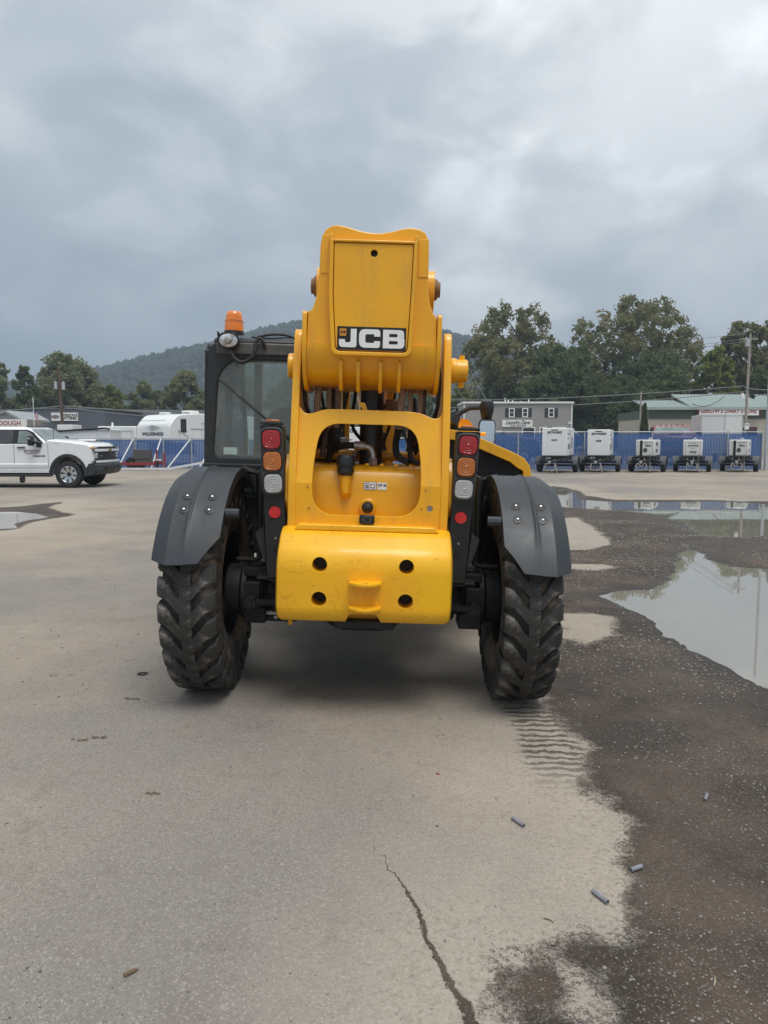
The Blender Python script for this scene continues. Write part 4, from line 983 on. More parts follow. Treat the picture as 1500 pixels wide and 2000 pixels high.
# work lamp
wlp = MB(); c_ = Vector((-0.995, 0.47, 2.172)); segs = []
def oval(prof, c, rx, rz, n=28):
    mb = MB(); rows = []
    for y, k in prof: rows.append([(c.x + rx * k * math.cos(2 * math.pi * i / n), c.y + y, c.z + rz * k * math.sin(2 * math.pi * i / n)) for i in range(n)])
    v = [p for r in rows for p in r]; f = [(i * n + j, i * n + (j + 1) % n, (i + 1) * n + (j + 1) % n, (i + 1) * n + j) for i in range(len(rows) - 1) for j in range(n)]
    f.append(tuple((len(rows) - 1) * n + j for j in range(n))[::-1]); f.append(tuple(range(n))); return mb.add(v, f)
wl_o = oval([(0.05, 0.7), (0.02, 1.0), (-0.012, 1.0), (-0.014, 0.86), (0.0, 0.84)], c_, 0.076, 0.054).build('work_lamp', BLKG, tele, 30)
oval([(0.0, 0.86), (-0.012, 0.82), (-0.018, 0.5), (-0.020, 0.1)], c_, 0.076, 0.054).build('lamp_glass', pmat('lamp_reflector', (0.62, 0.62, 0.60), 0.15, metal=0.8, var=0.35, vscale=22, detail=1), wl_o, 40)
MB().lathe([(-0.022, 0.026), (-0.03, 0.02), (-0.033, 0.001)], c_, 'y', 16).build('lamp_bulb', STEEL, wl_o)
MB().box((-1.005, 0.52, 2.205), (0.10, 0.05, 0.05)).build('lamp_bracket', BLKG, tele, bev=0.01)
MB().prism([(-1.075, 2.235), (-1.05, 2.215), (-1.05, 2.185), (-1.07, 2.18)], 'y', 0.47, 0.50).build('lamp_bracket', BLKG, tele)
# beacon
OR = pmat('amber_beacon', (0.85, 0.22, 0.02), 0.2, var=0.15, vscale=14, coat=0.6, emit=None)
bc = MB().lathe([(2.232, 0.001), (2.232, 0.070), (2.250, 0.068), (2.256, 0.001)], (-0.985, 0.60, 0), 'z', 24).build('beacon_base', BLKG, tele)
MB().lathe([(2.252, 0.066), (2.30, 0.064), (2.355, 0.056), (2.372, 0.052), (2.386, 0.040), (2.392, 0.001)], (-0.985, 0.60, 0), 'z', 28).build('beacon_lens', OR, tele, 40)
MB().lathe([(2.318, 0.0665), (2.322, 0.0655)], (-0.985, 0.60, 0), 'z', 28).build('beacon_seam', RUST, tele)
# lamp cable and roof cables
MB().tube(spline([(-0.985, 0.48, 2.12), (-0.955, 0.47, 2.055), (-0.90, 0.465, 2.030), (-0.84, 0.47, 2.060), (-0.815, 0.48, 2.12), (-0.815, 0.49, 2.165), (-0.79, 0.50, 2.195), (-0.765, 0.50, 2.17), (-0.755, 0.51, 2.13)], 6), 0.013, 8).build('lamp_cable', RUB, tele)
MB().tube(spline([(-0.86, 0.6, 2.215), (-0.74, 0.7, 2.225), (-0.62, 0.8, 2.245), (-0.48, 0.85, 2.24), (-0.30, 0.9, 2.235)], 5), 0.006, 6).build('roof_cable', RUB, tele)
MB().tube(spline([(-0.82, 0.58, 2.215), (-0.72, 0.58, 2.235), (-0.62, 0.6, 2.235), (-0.55, 0.6, 2.21)], 5), 0.009, 6).build('roof_cable', RUB, tele)
MB().cyl((-0.44, 0.512, 2.105), (-0.44, 0.505, 2.105), 0.02, 0.02, 14).build('plug', DEC, tele)

# ---- engine hood on the right
hp = L2([(872, 838), (900, 842), (938, 856), (1002, 884), (1022, 895), (1033, 910), (1036, 930)], 5.5)
hx0 = 0.30
ho = [(hx0, 1.05), (hx0, 1.640)] + hp[:] + [(hp[-1][0], 1.05)]
hi_ = [(hx0 + 0.02, 1.07), (hx0 + 0.02, 1.57)] + [(x - 0.022 - (0.028 if i > 3 else 0), z - 0.072 + (0.035 if i > 4 else 0)) for i, (x, z) in enumerate(hp)][:-1] + [(hp[-1][0] - 0.048, 1.07)]
plate('hood_rim', [ho, hi_], 0.09, YEL, tele, 0.005, 'xz', 0.85)
MB().prism([(x * 0.996, z - 0.004) for x, z in ho], 'y', 0.895, 2.75).build('engine_hood', YEL, tele, 30, bev=0.02)
MB().prism([(x, z) for x, z in hi_], 'y', 0.868, 0.90).build('hood_grille', pmat('grille_black', (0.006, 0.006, 0.007), 0.5, var=0.2), tele)
for k in range(7): MB().box((0.82, 0.862, 1.10 + 0.045 * k), (0.50, 0.006, 0.008)).build('grille_slat', BLK, tele)
MB().tube(spline([(0.60, 0.95, 1.55), (0.60, 0.95, 1.655), (0.60, 0.92, 1.685), (0.60, 0.85, 1.70)], 5), 0.033, 16).build('exhaust', BLK, tele)
MB().lathe([(2.0, 0.085), (2.02, 0.07), (2.02, 0.045), (2.03, 0.001)], (0.78, 0, 1.655), 'y', 22).box((0.80, 2.1, 1.60), (0.22, 0.2, 0.10)).build('front_lamp_pod', YEL, tele, bev=0.01)
MB().tube([(0.68, 1.98, 1.62), (0.98, 1.98, 1.61)], 0.018, 8).build('hood_rail', YEL, tele)
# mirror on its arm
arm = [LP(a, b, 7.1) for a, b in ((858, 846), (880, 826), (900, 806), (917, 797), (935, 796), (950, 797))]
MB().tube([LP(840, 866, 7.1)] + arm, 0.024, 10).build('mirror_arm', BLKG, tele)
mc = LP(951, 798, 7.08)
MB().lathe([(-0.115, 0.036), (-0.10, 0.050), (-0.02, 0.066), (0.03, 0.070), (0.065, 0.058), (0.08, 0.03), (0.083, 0.001)], mc, 'z', 20).build('mirror_knuckle', BLKG, tele, 40)
mq = [(lambda q: (q.x, q.z))(LP(a, b, 7.0)) for a, b in ((939, 819), (965, 820), (968, 828), (966, 862), (962, 874), (935, 870), (931, 862), (935, 825))]
mi = plate('mirror', [mq], 0.05, BLKG, tele, 0.012, 'xz', 7.0 - 4.65)
cxm = sum(p[0] for p in mq) / 8; czm = sum(p[1] for p in mq) / 8
plate('mirror_glass', [[(cxm + (x - cxm) * 0.88, czm + (z - czm) * 0.90) for x, z in mq]], 0.004, pmat('mirror_silver', (0.85, 0.86, 0.87), 0.03, metal=1.0, var=0.02, rvar=0.02), mi, 0, 'xz', 7.0 - 4.65 - 0.0275)
# serrated step left of the counterweight
s0 = LP(517, 1193, 4.42)
stp = MB()
for k in range(4): stp.box((s0.x + 0.03, s0.y - 0.045 + 0.035 * k, s0.z), (0.20, 0.008, 0.022))
for k in range(9): stp.box((s0.x - 0.065 + 0.024 * k, s0.y, s0.z), (0.008, 0.12, 0.016))
for k in range(14): stp.box((s0.x - 0.066 + 0.0145 * k, s0.y + 0.06, s0.z + 0.014), (0.006, 0.008, 0.014))
stp.build('step', pmat('galvanised', (0.50, 0.47, 0.44), 0.5, metal=0.5, var=0.2), tele)
MB().box((s0.x + 0.06, s0.y + 0.03, s0.z - 0.035), (0.28, 0.16, 0.03)).build('step_support', BLK, tele, bev=0.004)
for dx in (-0.045, 0.075): MB().cyl((s0.x + dx, s0.y - 0.055, s0.z - 0.022), (s0.x + dx, s0.y - 0.066, s0.z - 0.022), 0.012, 0.010, 8).build('bolt', STEEL, tele)
pn = LP(567, 1211, 4.2)
MB().cyl((pn.x, pn.y, pn.z - 0.025), (pn.x, pn.y, pn.z + 0.06), 0.013, 0.013, 10).build('drain_pin', YEL, tele)

# ================================================================== far ground forms
def hill():
    rid = [(-900, 845), (-300, 800), (0, 762), (150, 742), (205, 727), (260, 716), (300, 704), (350, 694), (400, 682), (470, 664), (530, 648), (590, 636), (650, 630), (720, 628), (800, 640), (870, 655), (930, 668), (1000, 694), (1100, 735), (1250, 770), (1500, 800), (2400, 840)]
    Yr = 720.0
    rx = np.array([(p[0] - 750) / FOC * Yr for p in rid]); rz = np.array([(858 - p[1] - 9) / FOC * Yr + 1.5 for p in rid])
    xs = np.linspace(-900, 900, 260); ys = np.linspace(370, 1160, 80)
    X, Y = np.meshgrid(xs, ys)
    h = np.interp(X * Yr / np.maximum(Y, Yr * 0.6) * 0.35 + X * 0.65, rx, rz)
    f = np.where(Y < Yr, np.clip((Y - 370) / (Yr - 370), 0, 1), np.clip((1160 - Y) / (1160 - Yr), 0, 1)); f = f * f * (3 - 2 * f)
    Z = h * f + fbm(X, Y, 0.02, 31, 4) * 9 * f - 0.6
    return X, Y, Z
X, Y, Z = hill()
hm = pmat('hill_ground', (0.035, 0.050, 0.028), 0.95, var=0.35, vscale=0.02)
m = bpy.data.meshes.new('hill'); ny, nx = X.shape; idx = np.arange(nx * ny).reshape(ny, nx)
q = np.stack([idx[:-1, :-1], idx[:-1, 1:], idx[1:, 1:], idx[1:, :-1]], -1).reshape(-1, 4)
m.from_pydata(np.stack([X, Y, Z], -1).reshape(-1, 3).tolist(), [], q.tolist()); m.update()
tag(link('hill', m, hm), kind='structure')
# the wood that covers the hill reads as one mass
lm = bpy.data.materials.new('far_foliage'); lm.use_nodes = True; N = NT(lm); B = N.n['Principled BSDF']
N.l.new(N.mix(N.attr('tone').outputs['Fac'], (0.013, 0.024, 0.020), (0.029, 0.042, 0.031)), B.inputs['Base Color']); B.inputs['Roughness'].default_value = 0.95
rng = np.random.default_rng(5)
n = 15000
jx = rng.uniform(-440, 250, n); jy = 400 + rng.uniform(0, 1, n) ** 0.7 * 370
ii = np.clip(((jx + 900) / 1800 * (nx - 1)).round().astype(int), 0, nx - 1); jj = np.clip(((jy - 370) / 790 * (ny - 1)).round().astype(int), 0, ny - 1)
jz = Z[jj, ii]
s = rng.uniform(1.5, 3.4, n)
V = IV[None] * (s[:, None] * np.array([1, 1, 1.25]))[:, None] * rng.uniform(0.75, 1.25, (n, len(IV), 1)) + np.stack([jx, jy, jz + s * 0.5], -1)[:, None]
F = (IF[None] + (np.arange(n) * len(IV))[:, None, None]).reshape(-1, 3)
m = bpy.data.meshes.new('hillside_wood'); m.from_pydata(V.reshape(-1, 3).tolist(), [], F.tolist()); m.update()
a_ = m.attributes.new('tone', 'FLOAT', 'POINT'); a_.data.foreach_set('value', np.repeat(rng.uniform(0, 1, n), len(IV)).astype(np.float32))
tag(link('hillside_wood', m, lm), 'distant green wood covering the hazy hillside', 'wood', kind='stuff')

# ================================================================== trees
def leafmat(name, c0, c1, c2):
    m = bpy.data.materials.new(name); m.use_nodes = True; N = NT(m); n = N.n; l = N.l; n.clear()
    o = n.new('ShaderNodeOutputMaterial'); mx = n.new('ShaderNodeAddShader'); d = n.new('ShaderNodeBsdfDiffuse'); t = n.new('ShaderNodeBsdfTranslucent')
    a = N.attr('tone').outputs['Fac']
    c = N.mix(N.ramp(a, 0.0, 0.55), c0, c1); c = N.mix(N.ramp(a, 0.72, 1.0), c, c2)
    l.new(c, d.inputs[0]); l.new(c, t.inputs[0]); 
    l.new(d.outputs[0], mx.inputs[0]); l.new(t.outputs[0], mx.inputs[1]); l.new(mx.outputs[0], o.inputs[0]); return m
LEAF = {'olive': leafmat('olive_leaf', (0.078, 0.082, 0.040), (0.120, 0.120, 0.060), (0.155, 0.130, 0.066)),
        'dark': leafmat('dark_leaf', (0.048, 0.066, 0.034), (0.076, 0.096, 0.046), (0.098, 0.116, 0.052)),
        'bright': leafmat('bright_leaf', (0.080, 0.098, 0.030), (0.125, 0.145, 0.042), (0.165, 0.158, 0.050)),
        'grey': leafmat('grey_green_leaf', (0.084, 0.098, 0.052), (0.120, 0.134, 0.068), (0.155, 0.146, 0.074))}
BARK = pmat('bark', (0.085, 0.072, 0.058), 0.9, var=0.3, vscale=3)
def tree(name, label, x, y, h, w, kind, seed, n=9000, base=0.22, leaf=0.30, sparse=0.0, lobes=None, cat='tree', group=None, trunk_r=None, gz=0.0):
    rg = np.random.default_rng(seed); rd = random.Random(seed); n = int(n * 1.9); leaf = leaf * 0.70
    root = thing(name, label, cat, (x, y, gz), group=group)
    tr = trunk_r or h * 0.018
    tb = MB(); top = h * 0.82
    tk = [(0, 0, -0.2), (rd.uniform(-.02, .02) * h, 0, h * 0.25), (rd.uniform(-.03, .03) * h, rd.uniform(-.03, .03) * h, h * 0.55), (rd.uniform(-.04, .04) * h, 0, top)]
    pts = spline(tk, 4); tb.tube(pts, [tr * (1 - 0.82 * i / (len(pts) - 1)) for i in range(len(pts))], 8)
    cen = []; rad = []
    nl = lobes or 16
    for k in range(nl):
        t = (k + 0.5) / nl; hh = h * (base + (0.93 - base) * t); a = k * 2.4 + rd.uniform(-.5, .5)
        prof = math.sin(math.pi * min(0.98, 0.16 + 0.76 * t)) ** 0.75
        rr = w / 2 * prof * rd.uniform(0.50, 0.82)
        c = Vector((math.cos(a) * rr, math.sin(a) * rr, hh)); cen.append(c); rad.append(w * rd.uniform(0.13, 0.21) * (0.6 + 0.5 * prof))
        p0 = pts[int(min(len(pts) - 1, max(1, (hh - 0.16 * h) / top * (len(pts) - 1))))]
        mdl = (Vector(p0) * 0.5 + c * 0.5) + Vector((0, 0, h * 0.03))
        tb.tube([p0, mdl, c], [tr * 0.36, tr * 0.22, tr * 0.06], 5, caps=False)
    tb.build('trunk', BARK, root)
    # clumps of leaves spread through the lobes
    C = np.array([c[:] for c in cen]); Rr = np.array(rad)
    ncl = max(90, n // 45); li = rg.choice(nl, ncl, p=Rr ** 2 / (Rr ** 2).sum())
    u = rg.normal(0, 1, (ncl, 3)); u /= np.linalg.norm(u, axis=1)[:, None]
    cc = C[li] + u * (Rr[li] * rg.uniform(0.25, 1.0, ncl) ** 0.45)[:, None] * np.array([1, 1, 0.9])
    cr = rg.uniform(0.025, 0.065, ncl) * w * (1 - 0.35 * sparse)
    ct = np.clip(rg.normal(0.45, 0.25, ncl), 0, 1)
    k = rg.integers(0, ncl, n)
    P = cc[k] + np.clip(rg.normal(0, 0.55, (n, 3)), -1.1, 1.1) * cr[k][:, None]
    P[:, 2] = np.maximum(P[:, 2], h * base * 0.55)
    d1 = rg.normal(0, 1, (n, 3)); d1 /= np.linalg.norm(d1, axis=1)[:, None]
    d2 = np.cross(d1, rg.normal(0, 1, (n, 3))); d2 /= np.linalg.norm(d2, axis=1)[:, None]
    sz = leaf * rg.uniform(0.55, 1.25, n)[:, None]
    A, Bq = d1 * sz, d2 * sz * 0.62
    V = np.stack([P - A, P + Bq * 0.9 - A * 0.1, P + A, P - Bq * 0.9 + A * 0.1], 1).reshape(-1, 3)
    m = bpy.data.meshes.new('crown'); m.vertices.add(4 * n); m.vertices.foreach_set('co', V.ravel())
    m.loops.add(4 * n); m.loops.foreach_set('vertex_index', np.arange(4 * n, dtype=np.int32))
    m.polygons.add(n); m.polygons.foreach_set('loop_start', np.arange(0, 4 * n, 4, dtype=np.int32)); m.update(calc_edges=True)
    tone = np.clip(ct[k] + rg.normal(0, 0.16, n), 0, 1)
    a_ = m.attributes.new('tone', 'FLOAT', 'POINT'); a_.data.foreach_set('value', np.repeat(tone, 4).astype(np.float32))
    link('crown', m, LEAF[kind], root)
    return root
def ptree(label, px0, px1, ytop, Y, kind, seed, grp, **k):
    x = at((px0 + px1) / 2, 858, Y).x; w = (px1 - px0) / FOC * Y; h = at(750, ytop, Y).z
    return tree('broadleaf_tree', label, x, Y, h, w, kind, seed, group=grp, **k)
GR, GLf = 'trees behind the buildings on the right', 'trees behind the buildings on the left'
ptree('tall loose olive tree left of the pair behind the grey laundry building', 896, 1112, 594, 104, 'olive', 41, GR, n=12000, leaf=0.40, sparse=0.4, lobes=26, base=0.16)
ptree('tallest wide tree with sky showing through, right of the laundry building', 1106, 1345, 572, 106, 'olive', 2, GR, n=14500, leaf=0.40, sparse=0.4, lobes=30, base=0.14)
ptree('low dark dense tree between the two tall olive trees', 1020, 1170, 668, 98, 'dark', 3, GR, n=14000, leaf=0.36, lobes=20, base=0.08)
ptree('dark lower tree below the right side of the tallest tree', 1160, 1365, 690, 96, 'dark', 4, GR, n=15000, leaf=0.36, lobes=22, base=0.06)
ptree('thin small tree in the gap right of the tallest tree', 1322, 1385, 668, 120, 'grey', 5, GR, n=5000, leaf=0.4, sparse=0.6, base=0.1)
ptree('yellow green tree above the green store roof', 1350, 1440, 668, 90, 'bright', 6, GR, n=9000, leaf=0.34, base=0.08)
ptree('tall tree behind the pale utility pole at the right edge', 1382, 1500, 618, 98, 'olive', 7, GR, n=11000, leaf=0.38, sparse=0.3, lobes=20, base=0.12)
ptree('tree with bare twigs cut by the right edge', 1455, 1600, 606, 102, 'dark', 8, GR, n=13000, leaf=0.38, sparse=0.3, lobes=20, base=0.12)
ptree('low yellowish tree right beside the boom below the hill', 860, 945, 752, 118, 'bright', 9, GR, n=5000, leaf=0.42, base=0.05)
ptree('low dark tree at the left foot of the loose olive tree', 925, 1030, 740, 100, 'dark', 10, GR, n=8000, leaf=0.36, base=0.05)
ptree('broad dark tree low behind the laundry building roof', 985, 1120, 738, 95, 'dark', 25, GR, n=9000, leaf=0.34, base=0.03)
ptree('dark tree low behind the arborvitae and the green roof', 1225, 1330, 742, 90, 'dark', 26, GR, n=8000, leaf=0.34, base=0.03)
ptree('olive tree low behind the store roof, right of the pale pole', 1440, 1560, 700, 85, 'dark', 27, GR, n=9000, leaf=0.34, base=0.04)
ptree('grey green tree cut by the left edge of the picture', -70, 36, 698, 112, 'grey', 11, GLf, n=11000, leaf=0.42, lobes=18, base=0.06)
ptree('narrow dark tree second from the left edge', 28, 82, 706, 108, 'dark', 12, GLf, n=8000, leaf=0.40, base=0.06)
ptree('broad rounded tree behind the power pole with transformers', 68, 208, 692, 116, 'grey', 13, GLf, n=17000, leaf=0.42, lobes=26, base=0.05)
ptree('low yellow green tree right of the rounded tree', 190, 258, 748, 120, 'bright', 14, GLf, n=7000, leaf=0.42, base=0.04)
ptree('low olive tree above the white trailer', 244, 326, 744, 118, 'grey', 15, GLf, n=8000, leaf=0.42, base=0.04)
ptree('olive tree left of the cab above the camper', 312, 412, 720, 114, 'grey', 16, GLf, n=12000, leaf=0.42, lobes=20, base=0.05)
ptree('tree seen through the rear window of the cab', 400, 520, 726, 116, 'grey', 17, GLf, n=11000, leaf=0.42, lobes=18, base=0.05)
ptree('tree behind the boom frame seen between the hoses', 505, 640, 738, 118, 'dark', 18, GLf, n=10000, leaf=0.42, base=0.05)
ptree('tree hidden mostly by the boom tail of the handler', 620, 760, 742, 120, 'grey', 19, GLf, n=9000, leaf=0.42, base=0.05)
ptree('tree right behind the right tower of the handler', 745, 880, 748, 118, 'dark', 20, GLf, n=9000, leaf=0.42, base=0.05)
# clipped evergreen by the store
p = at(1258, 842, 57)
ar = thing('arborvitae', 'narrow cone shaped evergreen beside the green roofed store', 'evergreen', (p.x, 57, 0))
rg = np.random.default_rng(30); n = 9000; t = rg.uniform(0, 1, n) ** 0.8; a = rg.uniform(0, 6.283, n); rr = 0.52 * (1 - t * 0.88) * np.sqrt(rg.uniform(0.35, 1, n)) * (1 + 0.12 * np.sin(a * 5 + t * 9))
P = np.stack([rr * np.cos(a), rr * np.sin(a), 0.1 + t * 4.1], -1); d1 = rg.normal(0, 1, (n, 3)) * np.array([.5, .5, 1.2]); d1 /= np.linalg.norm(d1, axis=1)[:, None]
d2 = np.cross(d1, rg.normal(0, 1, (n, 3))); d2 /= np.linalg.norm(d2, axis=1)[:, None]
V = np.stack([P - d1 * .09, P + d2 * .05, P + d1 * .09, P - d2 * .05], 1).reshape(-1, 3)
m = bpy.data.meshes.new('crown'); m.from_pydata(V.tolist(), [], np.arange(4 * n).reshape(-1, 4).tolist()); m.update()
a_ = m.attributes.new('tone', 'FLOAT', 'POINT'); a_.data.foreach_set('value', np.repeat(rg.uniform(0, .8, n), 4).astype(np.float32))
link('crown', m, LEAF['dark'], ar); MB().tube([(0, 0, -0.1), (0, 0, 3.6)], [0.07, 0.02], 8).build('trunk', BARK, ar)

# ================================================================== fences
BLUE = bpy.data.materials.new('blue_slat'); BLUE.use_nodes = True; N = NT(BLUE); B = N.n['Principled BSDF']
to = N.n.new('ShaderNodeTexCoord').outputs['Object']
sx = N.n.new('ShaderNodeSeparateXYZ'); N.l.new(to, sx.inputs[0])
per = N.noise(N.mapped(to, (13.2, 0.0, 0.0)), 1.0, 0); fade = N.noise(to, 0.5, 4, 0.6); wear = N.noise(N.mapped(to, (6, 1, 2.2)), 2.0, 6, 0.7)
bc_ = N.mix(N.ramp(per, 0.3, 0.7), (0.020, 0.095, 0.320), (0.036, 0.140, 0.400))
bc_ = N.mix(N.math('MULTIPLY', N.ramp(fade, 0.45, 0.65), 0.5), bc_, (0.048, 0.112, 0.235))
bc_ = N.mix(N.math('MULTIPLY', N.ramp(wear, 0.60, 0.72), 0.55), bc_, (0.20, 0.30, 0.50))
N.l.new(bc_, B.inputs['Base Color']); B.inputs['Roughness'].default_value = 0.5
GALV = pmat('galvanised_pipe', (0.50, 0.52, 0.54), 0.45, metal=0.4, var=0.15)
WHP = pmat('white_pipe', (0.66, 0.67, 0.67), 0.5, var=0.1)
def fence(name, label, x0, x1, Y, h, posts, slope=0.0):
    root = thing(name, label, 'fence', ((x0 + x1) / 2, Y, 0))
    c = (x0 + x1) / 2
    mb = MB(); x = x0; rd = random.Random(int(x0 * 10))
    while x < x1:
        mb.box((x - c, 0.0 + slope * (x - c), h / 2 - 0.02), (0.064, 0.006, h - 0.10)); x += 0.0765
    tag(mb.build('privacy_slats', BLUE, root), kind='stuff')
    wm_ = MB()       # wire diamonds woven through the slats
    x = x0
    while x < x1 - h:
        wm_.bar((x - c, -0.012 + slope * (x - c), 0.04), (x + h * 0.5 - c, -0.012 + slope * (x + h * .5 - c), h - 0.03), 0.0035)
        wm_.bar((x + h * 0.5 - c, -0.010 + slope * (x + h * .5 - c), 0.04), (x - c, -0.010 + slope * (x - c), h - 0.03), 0.0035); x += 0.155
    tag(wm_.build('chain_link_wire', GALV, root), kind='stuff')
    MB().tube([(x0 - c, -0.03 + slope * (x0 - c), h), (x1 - c, -0.03 + slope * (x1 - c), h)], 0.024, 8).build('top_rail', GALV, root)
    for px in posts: MB().tube([(px - c, -0.045 + slope * (px - c), -0.1), (px - c, -0.045 + slope * (px - c), h + 0.04)], 0.034, 8).build('post', GALV, root)
    return root
YF = 36.5
fence('chain_link_fence', 'blue slatted chain link fence behind the generator trailers', 2.2, 18.55, YF, 1.86, [2.25] + [at(p, 858, YF).x for p in (1012, 1141, 1273, 1421)] + [18.5])
YL = 38.5
fl = fence('chain_link_fence', 'blue slatted chain link fence with diagonal braces left of the handler', -22.0, 2.0, YL, 1.56, [at(p, 858, YL).x for p in (30, 110, 264, 319, 374)] + [-7.0, -4.5, -2.0, 0.5, 1.95])
cxl = (-22.0 + 2.0) / 2
for px, b in ((229, 260), (295, 314), (326, 372), (387, 424)):
    p0 = at(b, 857, YL - 0.1); p1 = at(px, 917, YL - 1.6)
    MB().tube([(p0.x - cxl, -0.08, 1.52), (p1.x - cxl, -1.6, 0.03)], 0.035, 8).build('brace', WHP, fl)

# ================================================================== buildings
def quadbox(mb, c, d): return mb.box(c, d)
SIDG = pmat('grey_siding', (0.31, 0.30, 0.285), 0.8, var=0.08, vscale=0.6)
TRIM = pmat('white_trim', (0.78, 0.78, 0.76), 0.6, var=0.04)
SHUT = pmat('dark_shutter', (0.030, 0.030, 0.033), 0.6)
WGL = pmat('dark_window_glass', (0.028, 0.032, 0.036), 0.08, var=0.3, vscale=1.5, spec=0.6)
INK = pmat('black_ink', (0.02, 0.02, 0.022), 0.6)
INKR = pmat('red_ink', (0.30, 0.035, 0.045), 0.6)
def window(root, x, z, w, h, y, shutters=False, fr=0.11):
    wf = MB(); wf.box((x, y, z + h / 2 - fr / 2), (w, 0.06, fr)); wf.box((x, y, z - h / 2 + fr / 2), (w, 0.06, fr))
    wf.box((x - w / 2 + fr / 2, y, z), (fr, 0.06, h - 2 * fr)); wf.box((x + w / 2 - fr / 2, y, z), (fr, 0.06, h - 2 * fr)); wf.box((x, y + 0.004, z), (w - 2 * fr, 0.04, 0.05))
    o = wf.build('window', TRIM, root)
    MB().box((x, y + 0.02, z), (w - 2 * fr + 0.01, 0.02, h - 2 * fr + 0.01)).build('pane', WGL, o)
    if shutters:
        for s_ in (-1, 1):
            MB().box((x + s_ * (w / 2 + 0.21), y + 0.005, z), (0.38, 0.05, h * 0.96)).build('shutter', SHUT, root)
# laundry building
YB = 84.0
a0, a1 = at(906, 792, YB), at(1118, 786, YB); hB = 5.55
lau = thing('laundry_building', 'two storey grey siding building with black shutters and white sign', 'building', ((a0.x + a1.x) / 2, YB, 0))
wB = a1.x - a0.x
ms = MB(); ms.box((0, 3.0, hB / 2), (wB, 6.0, hB)); ms.build('wall', SIDG, lau)
nb = int(wB / 0.30)
bt_ = MB()
for k in range(nb): bt_.box((-wB / 2 + 0.15 + k * 0.30, -0.006, hB / 2), (0.035, 0.02, hB - 0.25))
tag(bt_.build('siding_batten', SIDG, lau), kind='stuff')
MB().box((0, 2.95, hB + 0.05), (wB + 0.3, 6.3, 0.20)).build('roof', TRIM, lau)
for s_ in (-1, 1): MB().box((s_ * (wB / 2 - 0.04), -0.03, hB / 2), (0.13, 0.09, hB - 0.1)).build('corner_board', TRIM, lau)
def Lx(px): return at(px, 858, YB).x - lau.location.x
def Lz(py): return at(750, py, YB).z
for px in (998.5, 1024.5, 1075.5): window(lau, Lx(px), Lz(806), 0.66, 1.02, -0.04, True)
for p0, p1 in ((1019, 1045), (1053, 1068), (1078, 1105)):
    window(lau, (Lx(p0) + Lx(p1)) / 2, Lz(848), Lx(p1) - Lx(p0), Lz(834) - Lz(862), -0.04, False, 0.12)
sg = MB().box((Lx(1009.5), -0.10, Lz(827)), (Lx(1039) - Lx(980), 0.08, 0.78)).build('sign_board', TRIM, lau)
link('lettering', text_mesh('lettering', 'Laundry Dave', 0.62, 0.01, at_=(Lx(1010), -0.15, Lz(825.3)), shear=0.45, offset=0.012, wx=0.78), INK, sg)
link('lettering', text_mesh('lettering', 'WASH AND DRY', 0.20, 0.01, at_=(Lx(1011), -0.15, Lz(831.5)), wx=1.2, offset=0.004), INK, sg)
for px, hh in ((991, 0.55), (997, 0.35), (1006, 0.3), (1022, 0.22), (1038, 0.45)): MB().tube([(Lx(px), 2, hB + 0.1), (Lx(px), 2, hB + 0.1 + hh)], 0.07, 6).build('vent_pipe', TRIM, lau)
for k in range(3):
    MB().box((wB / 2 + 0.03, 1.2 + k * 1.7, 4.3), (0.05, 0.6, 1.0)).build('window', TRIM, lau)
for k in range(2): MB().prism([(0, 0), (0.9, -0.6), (0.9, -0.5), (0, 0.15)], 'y', -0.6, 0.6).build('awning', TRIM, lau, loc=(wB / 2 + 0.05, 1.2 + k * 2.2, 2.6))
MB().box((Lx(1112), -0.03, Lz(826)), (0.28, 0.05, 0.26)).build('meter_box', TRIM, lau)

# dairy store
YS = 62.0
def Sx(px): return at(px, 858, YS).x
def Sz(py): return at(750, py, YS).z
st = thing('dairy_store', 'low tan store with green band, pale green metal roof and sign', 'store', (Sx(1400), YS, 0)); ox = Sx(1400)
x0, x1 = Sx(1266) - ox, Sx(1560) - ox
TAN = pmat('tan_wall', (0.46, 0.42, 0.35), 0.85, var=0.06); GRN = pmat('green_band', (0.085, 0.115, 0.090), 0.7, var=0.06); ROOF = pmat('pale_green_metal', (0.36, 0.43, 0.415), 0.5, metal=0.2, var=0.06)
MAR = pmat('maroon_paint', (0.10, 0.018, 0.024), 0.6)
MB().box(((x0 + x1) / 2, 4, Sz(818) / 2), (x1 - x0, 8, Sz(818))).build('wall', TAN, st)
MB().box(((x0 + x1) / 2, 3.98, (Sz(801) + Sz(818)) / 2), (x1 - x0 + 0.06, 8.1, Sz(801) - Sz(818) - 0.01)).build('fascia_band', GRN, st)
MB().box(((x0 + x1) / 2, -0.38, Sz(798)), (x1 - x0 + 0.7, 0.12, 0.22)).build('gutter', pmat('grey_gutter', (0.36, 0.40, 0.38), 0.5), st)
def roofslab(xa, xb, ze, zr, d):
    rs = MB(); rs.add([(xa, -0.42, ze), (xb, -0.42, ze), (xb, d, zr), (xa, d, zr), (xa, -0.42, ze - 0.08), (xb, -0.42, ze - 0.08), (xb, d, zr - 0.08), (xa, d, zr - 0.08)],
           [(0, 1, 2, 3), (4, 7, 6, 5), (0, 4, 5, 1), (1, 5, 6, 2), (2, 6, 7, 3), (3, 7, 4, 0)]); o = rs.build('roof', ROOF, st)
    k = xa + 0.1
    while k < xb: MB().bar((k, -0.43, ze + 0.025), (k, d, zr + 0.025), 0.045, 0.05).build('roof_seam', ROOF, o); k += 0.30
roofslab(x0 - 0.25, Sx(1345) - ox, Sz(796.5), Sz(784) + 0.25, 3.4)
